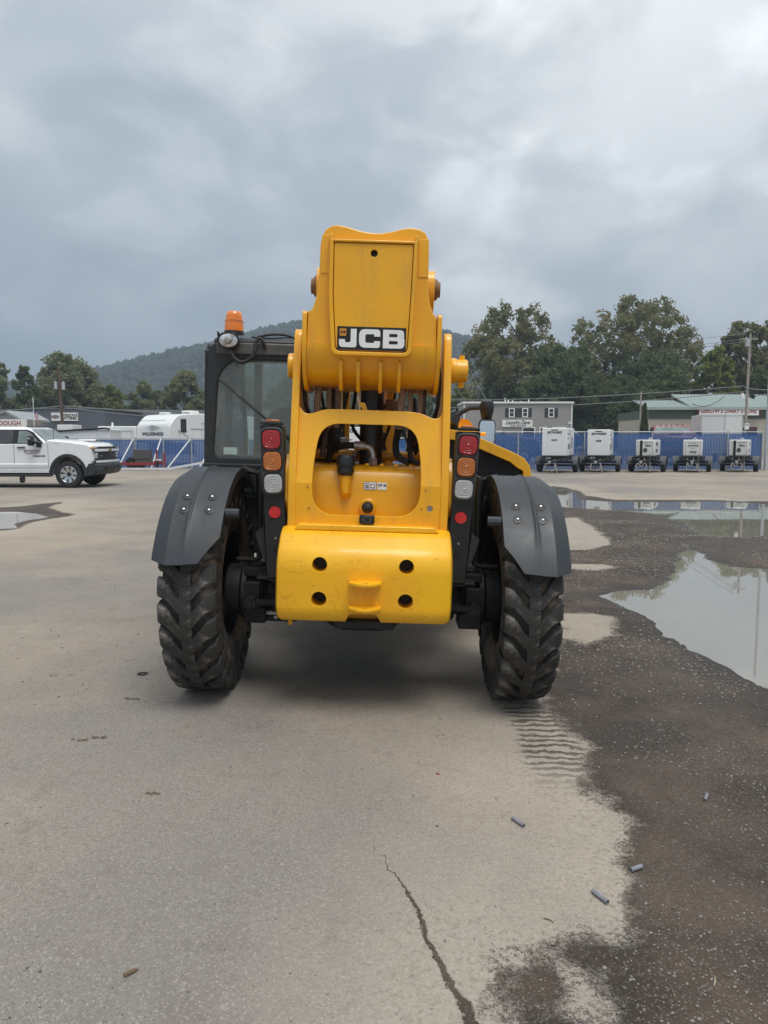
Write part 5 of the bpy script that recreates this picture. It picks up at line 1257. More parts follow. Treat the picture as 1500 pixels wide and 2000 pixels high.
roofslab(Sx(1345) - ox + 0.002, x1 + 0.3, Sz(796), Sz(773) + 0.35, 4.2)
sg = MB().box(((Sx(1360) + Sx(1475)) / 2 - ox, -0.25, Sz(804)), (Sx(1475) - Sx(1360), 0.3, 0.62)).build('sign_board', TRIM, st)
link('lettering', text_mesh('lettering', "GEROW'S DAIRY STORE", 0.50, 0.01, at_=((Sx(1416)) - ox, -0.41, Sz(803)), offset=0.012, wx=0.86), INKR, sg)
for px in (1357.5, 1477.5): MB().box((Sx(px) - ox, -0.25, Sz(804)), (0.16, 0.32, 0.64)).build('sign_end', MAR, st)
for p0, p1 in ((1283, 1304), (1449, 1477)):
    w_ = MB().box(((Sx(p0) + Sx(p1)) / 2 - ox, -0.03, (Sz(834) + Sz(852)) / 2), (Sx(p1) - Sx(p0), 0.08, Sz(834) - Sz(852))).build('window', SHUT, st)
    MB().box(((Sx(p0) + Sx(p1)) / 2 - ox, -0.075, (Sz(835) + Sz(851)) / 2), (Sx(p1) - Sx(p0) - 0.12, 0.01, Sz(835) - Sz(851))).build('pane', WGL, w_)
link('lettering', text_mesh('lettering', 'OPEN', 0.26, 0.01, at_=(Sx(1466) - ox, -0.09, Sz(838.5)), wx=1.1), pmat('dull_red_tube', (0.30, 0.03, 0.04), 0.5), st)

# left background buildings
SLATE = pmat('slate_blue_wall', (0.105, 0.120, 0.145), 0.8, var=0.08, vscale=0.5); DROOF = pmat('dark_shingle', (0.060, 0.064, 0.072), 0.9, var=0.12, vscale=1.0)
YD = 76.0
def bx_px(nm, mat, root, p0, p1, t, b, Y, depth, off=0.0, bev=0):
    A, Bq = at(p0, t, Y), at(p1, b, Y); o = root.location
    return MB().box(((A.x + Bq.x) / 2 - o.x, depth / 2 + off, (A.z + Bq.z) / 2), (Bq.x - A.x, depth, A.z - Bq.z)).build(nm, mat, root, bev=bev)
b1 = thing('shop_building', 'plain slate blue flat roofed building with white battery sign', 'building', (at(126, 858, YD).x, YD, 0))
bx_px('wall', SLATE, b1, 46, 207, 799, 886.5, YD, 12)
bx_px('roof', pmat('grey_cap', (0.16, 0.17, 0.19), 0.6), b1, 45, 208, 797.5, 799, YD, 12.2, -0.1)
sg = bx_px('sign_board', TRIM, b1, 101, 153, 806, 822, YD, 0.12, -0.13)
link('lettering', text_mesh('lettering', 'INTERSTATE', 0.36, 0.01, at_=(at(137, 858, YD).x - b1.location.x, -0.14, at(0, 811.5, YD).z), offset=0.010, wx=0.86), INK, sg)
link('lettering', text_mesh('lettering', 'BATTERIES', 0.36, 0.01, at_=(at(138, 858, YD).x - b1.location.x, -0.14, at(0, 817, YD).z), offset=0.010, wx=0.86), INK, sg)
plate('emblem', [[(at(111, 858, YD).x - b1.location.x + 0.40 * math.cos(a / 16 * 2 * math.pi), at(0, 814, YD).z + 0.19 * math.sin(a / 16 * 2 * math.pi)) for a in range(16)]], 0.01, pmat('grey_emblem', (0.22, 0.17, 0.18), 0.6), sg, 0, 'xz', -0.14)
YD2 = 84.0
b2 = thing('warehouse', 'long low building with dark sloping roof behind the white campers', 'building', (at(300, 858, YD2).x, YD2, 0))
bx_px('wall', pmat('pale_wall', (0.36, 0.37, 0.37), 0.8), b2, 208, 520, 834, 884, YD2, 10, 1.0)
A, Bq, C_, D_ = at(203, 838, YD2), at(540, 838, YD2), at(525, 801, YD2 + 6), at(222, 800, YD2 + 6); o = b2.location
MB().add([tuple(Vector(p) - o) for p in (A, Bq, C_, D_)] + [tuple(Vector(p) - o - Vector((0, 0, 0.25))) for p in (A, Bq, C_, D_)], [(0, 1, 2, 3), (4, 7, 6, 5), (0, 4, 5, 1), (1, 5, 6, 2), (2, 6, 7, 3), (3, 7, 4, 0)]).build('roof', DROOF, b2)
for px in (207, 260, 383): 
    p = at(px, 822, YD2 + 3); MB().tube([(p.x - o.x, 3.0, p.z - 0.9), (p.x - o.x, 3.0, p.z + 0.25)], 0.12, 8).build('vent_pipe', TRIM, b2)
YH = 66.0
b3 = thing('gable_shed', 'small pale shed with peaked roof at the left edge', 'shed', (at(8, 858, YH).x, YH, 0)); o = b3.location
bx_px('wall', pmat('pale_shed_wall', (0.42, 0.43, 0.43), 0.8), b3, -30, 40, 822, 890, YH, 5)
gp = [at(-40, 822, YH), at(14, 806, YH), at(46, 823, YH)]
MB().prism([(p.x - o.x, p.z) for p in gp], 'y', 0.0, 4.9).build('gable', pmat('pale_shed_wall', (0.42, 0.43, 0.43)), b3)
for i in (0, 1):
    a, b = gp[i], gp[i + 1]
    MB().add([(a.x - o.x, -0.4, a.z + 0.02), (b.x - o.x, -0.4, b.z + 0.02), (b.x - o.x, 5.2, b.z + 0.02), (a.x - o.x, 5.2, a.z + 0.02), (a.x - o.x, -0.4, a.z + 0.2), (b.x - o.x, -0.4, b.z + 0.2), (b.x - o.x, 5.2, b.z + 0.2), (a.x - o.x, 5.2, a.z + 0.2)],
             [(0, 1, 2, 3), (4, 7, 6, 5), (0, 4, 5, 1), (1, 5, 6, 2), (2, 6, 7, 3), (3, 7, 4, 0)]).build('roof_slope', pmat('grey_roof', (0.30, 0.32, 0.33), 0.7), b3)
YK = 52.0
b4 = thing('food_stand', 'white food stand with fried dough lettering above the white pickup', 'food stand', (at(15, 858, YK).x, YK, 0)); o = b4.location
bx_px('body', TRIM, b4, -40, 53, 834, 903, YK, 2.4)
sg = bx_px('sign_board', TRIM, b4, -45, 54, 819, 833.5, YK, 0.15, -0.2)
link('lettering', text_mesh('lettering', 'FRIED DOUGH', 0.46, 0.01, at_=(at(7, 858, YK).x - o.x, -0.21, at(0, 827, YK).z), offset=0.006, wx=0.9), INKR, sg)
b5 = thing('plank_fence', 'short grey wooden fence between the food stand and slate building', 'fence', (at(70, 858, 64).x, 64, 0))
for k in range(11):
    xk = at(56 + k * 2.6, 858, 64).x - b5.location.x
    MB().box((xk, 0, at(0, 820, 64).z / 2 + random.Random(k).uniform(-0.04, 0.02)), (0.105, 0.03, at(0, 820, 64).z)).build('plank', pmat('weathered_wood', (0.24, 0.22, 0.20), 0.9, var=0.2), b5)

# ================================================================== campers and trailers behind the left fence
RVW = pmat('camper_white', (0.74, 0.75, 0.74), 0.4, var=0.04, coat=0.2); RVG = pmat('camper_grey', (0.40, 0.41, 0.42), 0.5)
p = at(266, 858, 43.0)
rv = thing('camper_trailer', 'white fifth wheel camper with dark side windows behind the left fence', 'camper', (p.x, 43.0, 0), (0, 0, R(-24)))
pr = rpoly([(0.0, 1.45), (0.05, 1.30), (0.9, 1.28), (2.2, 1.25), (2.4, 0.6), (9.0, 0.6), (9.0, 2.98), (2.6, 3.02), (0.75, 2.88), (0.10, 2.3)], [.1, .1, .1, .1, .1, .1, .15, .3, .35, .2], 5)
MB().prism(pr, 'x', 0.0, 2.4).build('body', RVW, rv, 30, bev=0.05)
for y0, z, w_, h_ in ((1.25, 2.28, 0.50, 0.78), (4.4, 1.75, 0.9, 0.9), (6.0, 1.75, 0.8, 0.8)):
    MB().box((2.405, y0, z), (0.03, w_, h_)).build('window', WGL, rv, bev=0.01)
MB().box((2.41, 4.2, 2.45), (0.03, 2.6, 0.05)).box((2.41, 3.0, 2.12), (0.03, 2.2, 0.05)).box((2.41, 2.9, 1.45), (0.03, 0.03, 1.3)).build('trim_strip', RVG, rv)
MB().prism([(0.75, 2.05), (0.85, 2.05), (1.9, 1.55), (1.9, 1.45), (0.95, 1.92), (0.9, 1.6)], 'x', 2.404, 2.412).build('stripe', RVG, rv)
MB().box((1.2, 3.4, 3.10), (0.7, 0.9, 0.25)).build('roof_unit', RVW, rv, bev=0.08)
MB().box((0.9, 1.5, 3.0), (0.5, 0.5, 0.16)).build('roof_vent', RVW, rv, bev=0.03)
MB().tube([(1.5, 1.2, 3.02), (1.5, 2.9, 3.08)], 0.025, 6).build('antenna', BLKG, rv)
fm = link('lettering', text_mesh('lettering', 'WILDERNESS', 0.26, 0.01, at_=(1.2, 0.015, 1.80), offset=0.004, wx=1.0), INK, rv)
plate('emblem', [[(1.2 + r_ * math.cos(a), 2.18 + 0.55 * r_ * math.sin(a)) for a, r_ in [(k * math.pi / 9, (0.62 if k % 9 == 0 else (0.30 if k % 2 else 0.16))) for k in range(18)]]], 0.01, RVG, rv, 0, 'xz', 0.02, (0, 0, 0))
MB().box((1.2, 0.02, 2.55), (1.9, 0.03, 0.03)).build('seam', RVG, rv)
for s_ in (0.15, 2.25): MB().lathe([(-0.10, 0.37), (-0.10, 0.001), (0.10, 0.001), (0.10, 0.37)], (s_, 6.5, 0.37), 'x', 18, closed_prof=True).build('wheel', RUB, rv)
p = at(206, 858, 44.5)
cg = thing('cargo_trailer', 'long plain white trailer left of the fifth wheel camper', 'trailer', (at(225, 858, 45.5).x, 45.5, 0))
bx_px('body', RVW, cg, 190, 267, 832.5, 893, 45.5, 2.3, 0, 0.06)
bx_px('trim_strip', RVG, cg, 214, 259, 841, 842.2, 45.5, 0.02, -0.02); bx_px('trim_strip', RVG, cg, 257.6, 259, 842.2, 856, 45.5, 0.02, -0.021)
for px in (215, 224): MB().lathe([(-0.1, 0.36), (-0.1, 0.001), (0.1, 0.001), (0.1, 0.36)], (at(px, 858, 45.5).x - cg.location.x, 0.2, 0.36), 'y', 18, closed_prof=True).build('wheel', RUB, cg)
MB().cyl((at(209, 858, 45.5).x - cg.location.x, 1, 2.2), (at(209, 858, 45.5).x - cg.location.x, 1, 2.55), 0.09, 0.05, 8).build('roof_vent', RVW, cg)
cp = thing('folding_camper', 'low white camper with dark curved roof edge behind the pickup', 'camper', (at(165, 858, 41.5).x, 41.5, 0))
bx_px('body', RVW, cp, 112, 215, 840, 893, 41.5, 2.0, 0, 0.05)
rl = [at(a, b, 41.5) for a, b in ((108, 842), (125, 841.5), (150, 839.5), (180, 837.5), (205, 836.6), (215, 838.5))]
for_o = cp.location
MB().tube([Vector((q.x - for_o.x, -0.05, q.z)) for q in rl], 0.05, 8).build('roof_edge', BLKG, cp)
MB().add([tuple(Vector((q.x - for_o.x, -0.04, q.z))) for q in rl] + [tuple(Vector((q.x - for_o.x, 2.0, q.z))) for q in rl], [(i, i + 1, 7 + i, 6 + i) for i in range(5)]).build('roof', RVW, cp)
bx_px('end_panel', RVG, cp, 190.5, 191.3, 840, 858, 41.5, 0.02, -0.02)
wb = thing('white_crate', 'small white box standing behind the pickup windscreen', 'box', (at(127, 858, 47).x, 47, 0))
bx_px('body', RVW, wb, 111, 141, 829.5, 840, 47, 1.5, 0, 0.03); bx_px('stand', RVG, wb, 115, 137, 840, 904, 47, 1.3, 0.1)

# ================================================================== pickups
CHR = pmat('bright_wheel', (0.62, 0.63, 0.64), 0.25, metal=0.8, var=0.1); TYR = pmat('road_tyre', (0.022, 0.022, 0.023), 0.75, var=0.2)
VGL = pmat('vehicle_glass', (0.16, 0.20, 0.20), 0.06, var=0.5, vscale=1.2, spec=0.7); TGL = pmat('privacy_glass', (0.035, 0.040, 0.046), 0.06, var=0.3, spec=0.7)
BUM = pmat('black_bumper', (0.026, 0.027, 0.029), 0.5, var=0.15); SEAM = pmat('panel_gap', (0.10, 0.10, 0.105), 0.7)
def pickup(name, label, loc, rotz, paint, scale=1.0, letters=False):
    t = thing(name, label, 'pickup truck', loc, (0, 0, rotz)); t.scale = (scale,) * 3
    W = 1.0
    def arch(cx, n=9): return [(cx + 0.52 * math.cos(math.pi * k / n), 0.42 + 0.56 * math.sin(math.pi * k / n)) for k in range(n + 1)]
    prof = [(0.70, 0.70), (0.76, 0.98), (0.74, 1.22), (0.62, 1.345), (0.0, 1.43), (-0.62, 1.475), (-0.80, 1.36), (-3.06, 1.36), (-3.06, 1.34), (-5.15, 1.36), (-5.15, 0.62), (-4.56, 0.55)] + arch(-4.03)[::-1] + [(-3.5, 0.47), (-0.58, 0.47)] + arch(0.0)[::-1] + [(0.56, 0.62)]
    mb = MB(); n = len(prof); rows = []
    cols = [(-W, 0.0), (-W + 0.05, 0.02), (-0.55, 0.10), (0.0, 0.14), (0.55, 0.10), (W - 0.05, 0.02), (W, 0.0)]
    for y, nose in cols:
        rows.append([(x + (nose if x > 0.58 else 0), y, z + (0.035 if (abs(y) < 0.9 and z > 1.3 and x > -0.7) else 0) - (0.03 if abs(y) >= 1.0 and z > 1.3 else 0)) for x, z in prof])
    mb.grid([r + [r[0]] for r in rows]); mb.add(rows[0], [tuple(range(n))]); mb.add(rows[-1], [tuple(range(n))])
    body = mb.build('body', paint, t, 32, bev=0.025, seg=3)
    # greenhouse
    b0, b1, r0, r1 = -0.62, -3.04, -1.28, -2.86
    zb, zr = 1.36, 1.885
    V = []
    def ring(x0, x1, y, z): return [(x0, -y, z), (x1, -y, z), (x1, y, z), (x0, y, z)]
    V = ring(b0, b1, 0.965, zb) + ring(-1.22, r1 - 0.02, 0.80, 1.83) + ring(-1.40, -2.80, 0.68, zr)
    gh = MB(); f = []
    for k in (0, 4): f += [(k + i, k + (i + 1) % 4, k + 4 + (i + 1) % 4, k + 4 + i) for i in range(4)]
    f += [(8, 9, 10, 11)]
    cabin = gh.add(V, f).build('cabin', paint, t, 20, bev=0.04, seg=3)
    def side(x, z, out=0.006): # point on the near cabin side
        k = (z - zb) / (1.83 - zb); return 0.965 + (0.80 - 0.965) * k + out
    for s_ in (-1, 1):
        for nm, pts, mt in (('door_window', [(-0.86, 1.385), (-1.55, 1.385), (-1.56, 1.76), (-1.30, 1.755), (-1.17, 1.68)], VGL), ('door_window', [(-1.72, 1.385), (-2.72, 1.385), (-2.66, 1.765), (-1.71, 1.765)], TGL)):
            pw = rpoly(pts, 0.03, 2)
            MB().add([(x, s_ * side(x, z, 0.008), z) for x, z in pw], [tuple(range(len(pw)))]).build(nm, mt, cabin)
        pl = [(-0.74, 1.365), (-2.85, 1.365), (-2.78, 1.80), (-1.30, 1.795), (-1.10, 1.72)]
        MB().add([(x, s_ * side(x, z, 0.004), z) for x, z in pl], [tuple(range(len(pl)))]).build('window_surround', BLKG, cabin)
        for x in (-0.60, -1.66, -2.75):
            MB().box((x, s_ * (W + 0.001), 0.92), (0.012, 0.006, 0.84)).build('door_gap', SEAM, body)
        for x in (-1.42, -2.52): MB().box((x, s_ * (W + 0.025), 1.245), (0.24, 0.035, 0.040)).build('door_handle', BLKG, body, bev=0.01)
        ar = MB(); 
        for cx_ in (0.0, -4.03):
            fl = MB(); rws = []
            for k in range(15):
                a = math.pi * (k / 14) ; a = -0.10 + (math.pi + 0.20) * k / 14
                rws.append([(cx_ + r_ * math.cos(a), s_ * yv, 0.42 + r_ * 1.06 * math.sin(a)) for r_, yv in ((0.50, W - 0.02), (0.51, W + 0.035), (0.585, W + 0.03), (0.60, W + 0.001))])
            fl.grid(rws); fl.build('arch_flare', BUM, body)
        # mirror
        mr = MB(); mr.box((-1.02, s_ * 1.20, 1.455), (0.11, 0.24, 0.30)); mr.box((-0.90, s_ * 1.05, 1.40), (0.14, 0.20, 0.07)); mr.box((-0.86, s_ * 1.02, 1.33), (0.15, 0.10, 0.16)); mm = mr.build('mirror', BLKG, t, bev=0.025)
        MB().box((-1.02, s_ * 1.325, 1.53), (0.085, 0.006, 0.05)).build('mirror_lamp', CHR, mm)
        MB().box((-1.9, s_ * 0.98, 0.385), (2.7, 0.14, 0.07)).build('running_board', BUM, t, bev=0.015)
        MB().box((-2.0, s_ * (W + 0.004), 0.56), (2.85, 0.012, 0.05)).build('sill_trim', paint, body)
        MB().prism([(0.0, 0.76), (0.022, 0.73), (0.022, 0.62), (0.0, 0.585)], 'x', -3.40, -0.62).build('door_crease', paint, body, loc=(0, W, 0)) if s_ > 0 else MB().prism([(0.0, 0.76), (-0.022, 0.73), (-0.022, 0.62), (0.0, 0.585)], 'x', -3.40, -0.62).build('door_crease', paint, body, loc=(0, -W, 0))
    wsn = [(-0.66, -0.90, 1.395), (-0.66, 0.90, 1.395), (-1.195, 0.745, 1.815), (-1.195, -0.745, 1.815)]
    nv = Vector((0.62, 0, 0.79)) * 0.014
    MB().add([tuple(Vector(p) + nv) for p in wsn], [(0, 1, 2, 3)]).build('windscreen', VGL, cabin)
    MB().add([(b1 - 0.006, -0.85, 1.42), (b1 - 0.006, 0.85, 1.42), (r1 - 0.05, 0.72, 1.78), (r1 - 0.05, -0.72, 1.78)], [(0, 1, 2, 3)]).build('rear_window', TGL, cabin)
    for y in (-0.28, -0.14, 0.0, 0.14, 0.28): MB().box((-1.42, y * 1.8, 1.905), (0.12, 0.06, 0.025)).build('roof_lamp', BUM, cabin)
    MB().box((0.30, 0, 1.475), (0.55, 0.55, 0.06)).build('hood_scoop', paint, body, bev=0.02); MB().box((0.585, 0, 1.475), (0.02, 0.45, 0.04)).build('scoop_mouth', BUM, body)
    # front end
    fx = 0.82
    def face(y): return fx + 0.085 - 0.085 * abs(y)
    def strip(nm, z0, z1, y0, y1, mt, out=0.0, par=body):
        ys = [y0 + (y1 - y0) * k / 8 for k in range(9)]
        m_ = MB(); m_.grid([[(face(y) - 0.10, y, z0) for y in ys], [(face(y) + out, y, z0) for y in ys], [(face(y) + out, y, z1) for y in ys], [(face(y) - 0.10, y, z1) for y in ys]])
        return m_.build(nm, mt, par)
    strip('grille', 0.84, 1.12, -0.88, 0.88, BUM, 0.0)
    for k in range(4): strip('grille_bar', 0.875 + 0.062 * k, 0.892 + 0.062 * k, -0.66, 0.66, BLKG, 0.018)
    strip('nose_bar', 1.125, 1.20, -0.99, 0.99, paint, 0.03); strip('lamp_band', 1.205, 1.275, -0.99, 0.99, BUM, 0.015); strip('nose_lip', 0.775, 0.845, -0.97, 0.97, paint, 0.05)
    for s_ in (-1, 1):
        MB().box((face(0.8) - 0.03, s_ * 0.86, 1.24), (0.10, 0.24, 0.05)).build('headlamp', CHR, body, bev=0.01)
        MB().box((face(0.9) - 0.06, s_ * 0.985, 1.24), (0.14, 0.05, 0.05)).build('marker_lamp', pmat('marker_orange', (0.75, 0.42, 0.20), 0.3), body, bev=0.008)
        MB().box((face(0.8) - 0.02, s_ * 0.80, 1.0), (0.08, 0.16, 0.16)).build('headlamp', CHR, body, bev=0.02)
    plate('badge', [[(-0.13, -0.018), (-0.05, -0.018), (-0.05, -0.04), (0.05, -0.04), (0.05, -0.018), (0.13, -0.018), (0.13, 0.018), (0.05, 0.018), (0.05, 0.04), (-0.05, 0.04), (-0.05, 0.018), (-0.13, 0.018)]], 0.02, pmat('gold_badge', (0.55, 0.40, 0.14), 0.3, metal=0.6), body, 0, 'yz', face(0) + 0.045, (0, 0, 1.16))
    bmp = rpoly([(0.58, 0.36), (0.86, 0.40), (0.97, 0.55), (0.95, 0.74), (0.66, 0.76), (0.57, 0.60)], 0.04, 3)
    bb = MB(); rws = []
    for y, k in ((-1.02, -0.10), (-0.96, -0.03), (-0.5, 0.03), (0, 0.05), (0.5, 0.03), (0.96, -0.03), (1.02, -0.10)): rws.append([(x + (k if x > 0.75 else 0), y, z) for x, z in bmp])
    bb.grid([r + [r[0]] for r in rws]); bb.add(rws[0], [tuple(range(len(bmp)))]); bb.add(rws[-1], [tuple(range(len(bmp)))])
    bo_ = bb.build('bumper', BUM, t, 30)
    MB().box((1.015, 0, 0.60), (0.02, 1.1, 0.10)).build('bumper_slot', DEC, bo_)
    MB().box((-2.1, 0, 0.50), (5.8, 1.3, 0.22)).build('frame', DEC, t)
    # wheels
    def whl(x, y):
        w_ = bpy.data.objects.new('wheel', None); COL.objects.link(w_); w_.parent = t; w_.location = (x, y, 0.418); sgn = 1 if y > 0 else -1
        MB().lathe([(-0.11, 0.25), (-0.13, 0.30), (-0.135, 0.36), (-0.115, 0.405), (-0.07, 0.418), (0.07, 0.418), (0.115, 0.405), (0.135, 0.36), (0.13, 0.30), (0.11, 0.25)], (0, 0, 0), 'y', 40, closed_prof=True).build('tyre', TYR, w_)
        MB().lathe([(0.0, 0.001), (0.02 * sgn, 0.05), (0.03 * sgn, 0.20), (0.0, 0.26)], (0, 0, 0), 'y', 24).build('wheel_back', BUM, w_)
        MB().lathe([(0.12 * sgn, 0.262), (0.125 * sgn, 0.25), (0.10 * sgn, 0.238), (0.02 * sgn, 0.25)], (0, 0, 0), 'y', 32).build('rim', CHR, w_)
        for k in range(8):
            a = 2 * math.pi * k / 8 + 0.2; ca, sa = math.cos(a), math.sin(a)
            pts = [(0.07, 0.030), (0.24, 0.062), (0.24, -0.062), (0.07, -0.030)]
            MB().add([(r_ * ca - d * sa, sgn * (0.085 if r_ < 0.1 else 0.105), r_ * sa + d * ca) for r_, d in pts] + [(r_ * ca - d * sa, sgn * 0.03, r_ * sa + d * ca) for r_, d in pts],
                     [(0, 1, 2, 3), (0, 4, 5, 1), (1, 5, 6, 2), (2, 6, 7, 3), (3, 7, 4, 0)]).build('spoke', CHR, w_)
        MB().cyl((0, sgn * 0.03, 0), (0, sgn * 0.10, 0), 0.075, 0.06, 16).build('hub_cap', BUM, w_)
    for x in (0.0, -4.03):
        for y in (-0.87, 0.87): whl(x, y)
    if letters:
        link('lettering', text_mesh('lettering', 'SKYWORKS', 0.115, 0.004, at_=(-1.10, -W - 0.008, 1.135), offset=0.001, wx=0.84, shear=0.15), pmat('maroon_ink', (0.16, 0.03, 0.06), 0.5), body)
        link('lettering', text_mesh('lettering', 'EQUIPMENT RENTAL', 0.048, 0.004, at_=(-1.10, -W - 0.008, 1.065), wx=0.95), SEAM, body)
        link('lettering', text_mesh('lettering', 'SILVERADO 2500', 0.060, 0.004, at_=(-0.88, -W - 0.008, 0.985), wx=0.85, offset=0.002), INK, body)
        link('lettering', text_mesh('lettering', 'Z71 4X4', 0.055, 0.004, at_=(-0.34, -W + 0.001, 1.365), wx=1.0, shear=0.3), RVG, body)
        MB().tube([(-0.50, -0.80, 1.44), (-0.50, -0.80, 1.93)], 0.006, 6).build('aerial', BLKG, t)
    return t
WPAINT = pmat('white_car_paint', (0.80, 0.81, 0.82), 0.22, var=0.02, coat=0.5)
g0 = gnd(138, 952.5)
yaw = R(-1)
off = Matrix.Rotation(yaw, 3, 'Z') @ Vector((0, -0.87, 0))
pickup('pickup_truck', 'white crew cab pickup parked at the left edge of the yard', (g0[0] - off.x, g0[1] - off.y, 0), yaw, WPAINT, 1.0, True)
pr_ = at(1319, 842, 43.5)
pickup('pickup_truck', 'red pickup facing the camera behind the blue fence', (pr_.x, 43.5, 0.0), R(-90 - 14), pmat('red_car_paint', (0.36, 0.03, 0.045), 0.3, var=0.04, coat=0.4), 1.24)
pd_ = at(985, 842, 47)
pickup('pickup_truck', 'dark grey pickup behind the fence below the laundry sign', (pd_.x + 1.2, 47, 0.0), R(-8), pmat('dark_car_paint', (0.075, 0.085, 0.10), 0.3, var=0.04, coat=0.4), 1.12)

# ================================================================== generator trailers
TW = pmat('trailer_white', (0.78, 0.79, 0.79), 0.45, var=0.03); TCR = pmat('trailer_cream', (0.72, 0.72, 0.68), 0.45, var=0.03); FEN = pmat('trailer_fender', (0.075, 0.080, 0.088), 0.6, var=0.1); CHN = pmat('chain', (0.42, 0.38, 0.32), 0.6, metal=0.3)
def trailer_base(t, track, zf, tongue):
    for s_ in (-1, 1):
        w_ = MB().lathe([(-0.10, 0.19), (-0.105, 0.28), (-0.08, 0.315), (0.08, 0.315), (0.105, 0.28), (0.10, 0.19)], (s_ * track / 2, 0, 0.315), 'x', 28, closed_prof=True).build('wheel', TYR, t)
        MB().lathe([(s_ * track / 2 - 0.07, 0.195), (s_ * track / 2 + 0.06 * s_, 0.18), (s_ * track / 2 + 0.09 * s_, 0.07), (s_ * track / 2 + 0.10 * s_, 0.001)], (0, 0, 0.315), 'x', 20).build('rim', CHR, w_)
        rws = []
        for k in range(11):
            a = math.pi * (0.02 + 0.96 * k / 10); rws.append([(s_ * (track / 2 - 0.14), -0.42 * math.cos(a), 0.33 + 0.40 * math.sin(a)), (s_ * (track / 2 + 0.14), -0.42 * math.cos(a), 0.33 + 0.40 * math.sin(a))])
        o = MB().grid(rws).build('fender', FEN, t, 40); m_ = o.modifiers.new('t', 'SOLIDIFY'); m_.thickness = 0.012
    MB().tube([(-track / 2, 0, 0.315), (track / 2, 0, 0.315)], 0.045, 8).build('axle', BLK, t)
    fr = MB()
    for s_ in (-1, 1): fr.box((s_ * track * 0.34, 0.1, zf - 0.09), (0.08, 2.3, 0.16)); fr.bar((s_ * track * 0.34, -1.0, zf - 0.10), (0.0, tongue, 0.48), 0.09, 0.10)
    fr.box((0, -1.0, zf - 0.09), (track * 0.68, 0.08, 0.16)); fr.box((0, 1.2, zf - 0.09), (track * 0.68, 0.08, 0.16)); fr.box((0, 0, zf - 0.02), (track * 0.62, 2.2, 0.04)); fr.box((0, -0.55, zf - 0.26), (track * 0.95, 0.06, 0.12)); fr.build('frame', BLK, t, bev=0.008)
    MB().box((0, tongue - 0.06, 0.50), (0.11, 0.26, 0.10)).tube([(0, tongue - 0.16, 0.46), (0, tongue - 0.22, 0.46)], 0.05, 12).build('coupler', STEEL, t, bev=0.01)
    ch = []
    for s_ in (-1, 1): MB().tube(spline([(0.10 * s_, tongue + 0.3, 0.50), (0.22 * s_, tongue + 0.05, 0.34), (0.17 * s_, tongue, 0.16), (0.03 * s_, tongue - 0.02, 0.12)], 5), 0.016, 6).build('safety_chain', CHN, t)
def big_gen(label, px, Y, dz, wbox, hbox, number, group, w=1.0):
    p = at(px, 858, Y); t = thing('generator_trailer', label, 'trailer', (p.x, Y, 0), (0, 0, dz), group)
    trailer_base(t, 1.62, 0.74, -2.15)
    z0 = 0.76
    bd = MB().box((0, 0.10, z0 + hbox / 2), (wbox, 2.3, hbox)).build('housing', TW, t, bev=0.03)
    yf = -1.05
    link('lettering', text_mesh('lettering', 'SKYWORKS', 0.135, 0.004, at_=(0, yf - 0.004, z0 + hbox - 0.20), offset=0.006, wx=0.88, shear=0.2), INK, bd)
    MB().box((0.0, yf - 0.003, z0 + hbox - 0.085), (0.30, 0.006, 0.040)).build('grip', INK, bd)
    link('lettering', text_mesh('lettering', number, 0.105, 0.004, at_=(0.0, yf - 0.004, z0 + hbox * 0.56), offset=0.004, wx=0.95), INK, bd)
    for y, z, a, b in ((-0.75, 0.98, 0.22, 0.10), (-0.2, 0.98, 0.20, 0.09), (-0.7, 0.78, 0.18, 0.09), (-0.55, 0.42, 0.18, 0.24), (-0.25, 0.42, 0.16, 0.24), (0.5, 0.6, 0.5, 0.5), (-0.35, 1.12, 1.2, 0.02)):
        MB().box((wbox / 2 + 0.003, y, z0 + z * hbox / 1.24), (0.006, a, b)).build('side_label' if a < 0.3 else 'side_panel', RVG if a > 0.3 else INK, bd)
    MB().box((wbox / 2 + 0.004, 0.1, z0 + 0.62), (0.006, 0.02, 1.1)).build('door_gap', SEAM, bd)
    MB().box((0.32, yf + 0.02, 0.60), (0.30, 0.015, 0.12)).build('number_plate', TRIM, t)
    MB().tube([(0.12, -1.55, 0.62), (0.24, -1.62, 0.02)], 0.032, 8).build('jack', STEEL, t)
    MB().box((-0.30, yf + 0.0, 0.68), (0.12, 0.06, 0.10)).box((-0.18, yf + 0.0, 0.68), (0.08, 0.06, 0.12)).build('connector', CHR, t, bev=0.01)
    return t
GG = 'large white generators on trailers'
big_gen('tall white generator trailer numbered 29975, nearest the engine hood', 1090, 34.3, R(-22), 1.10, 1.24, '29975', GG)
big_gen('tall white generator trailer numbered 39858, second from the engine hood', 1173, 34.8, R(-21), 0.98, 1.18, '39858', GG)
t6 = big_gen('white generator trailer seen through the frame window of the handler', 682, 33.0, R(4), 1.05, 1.26, '29971', GG)
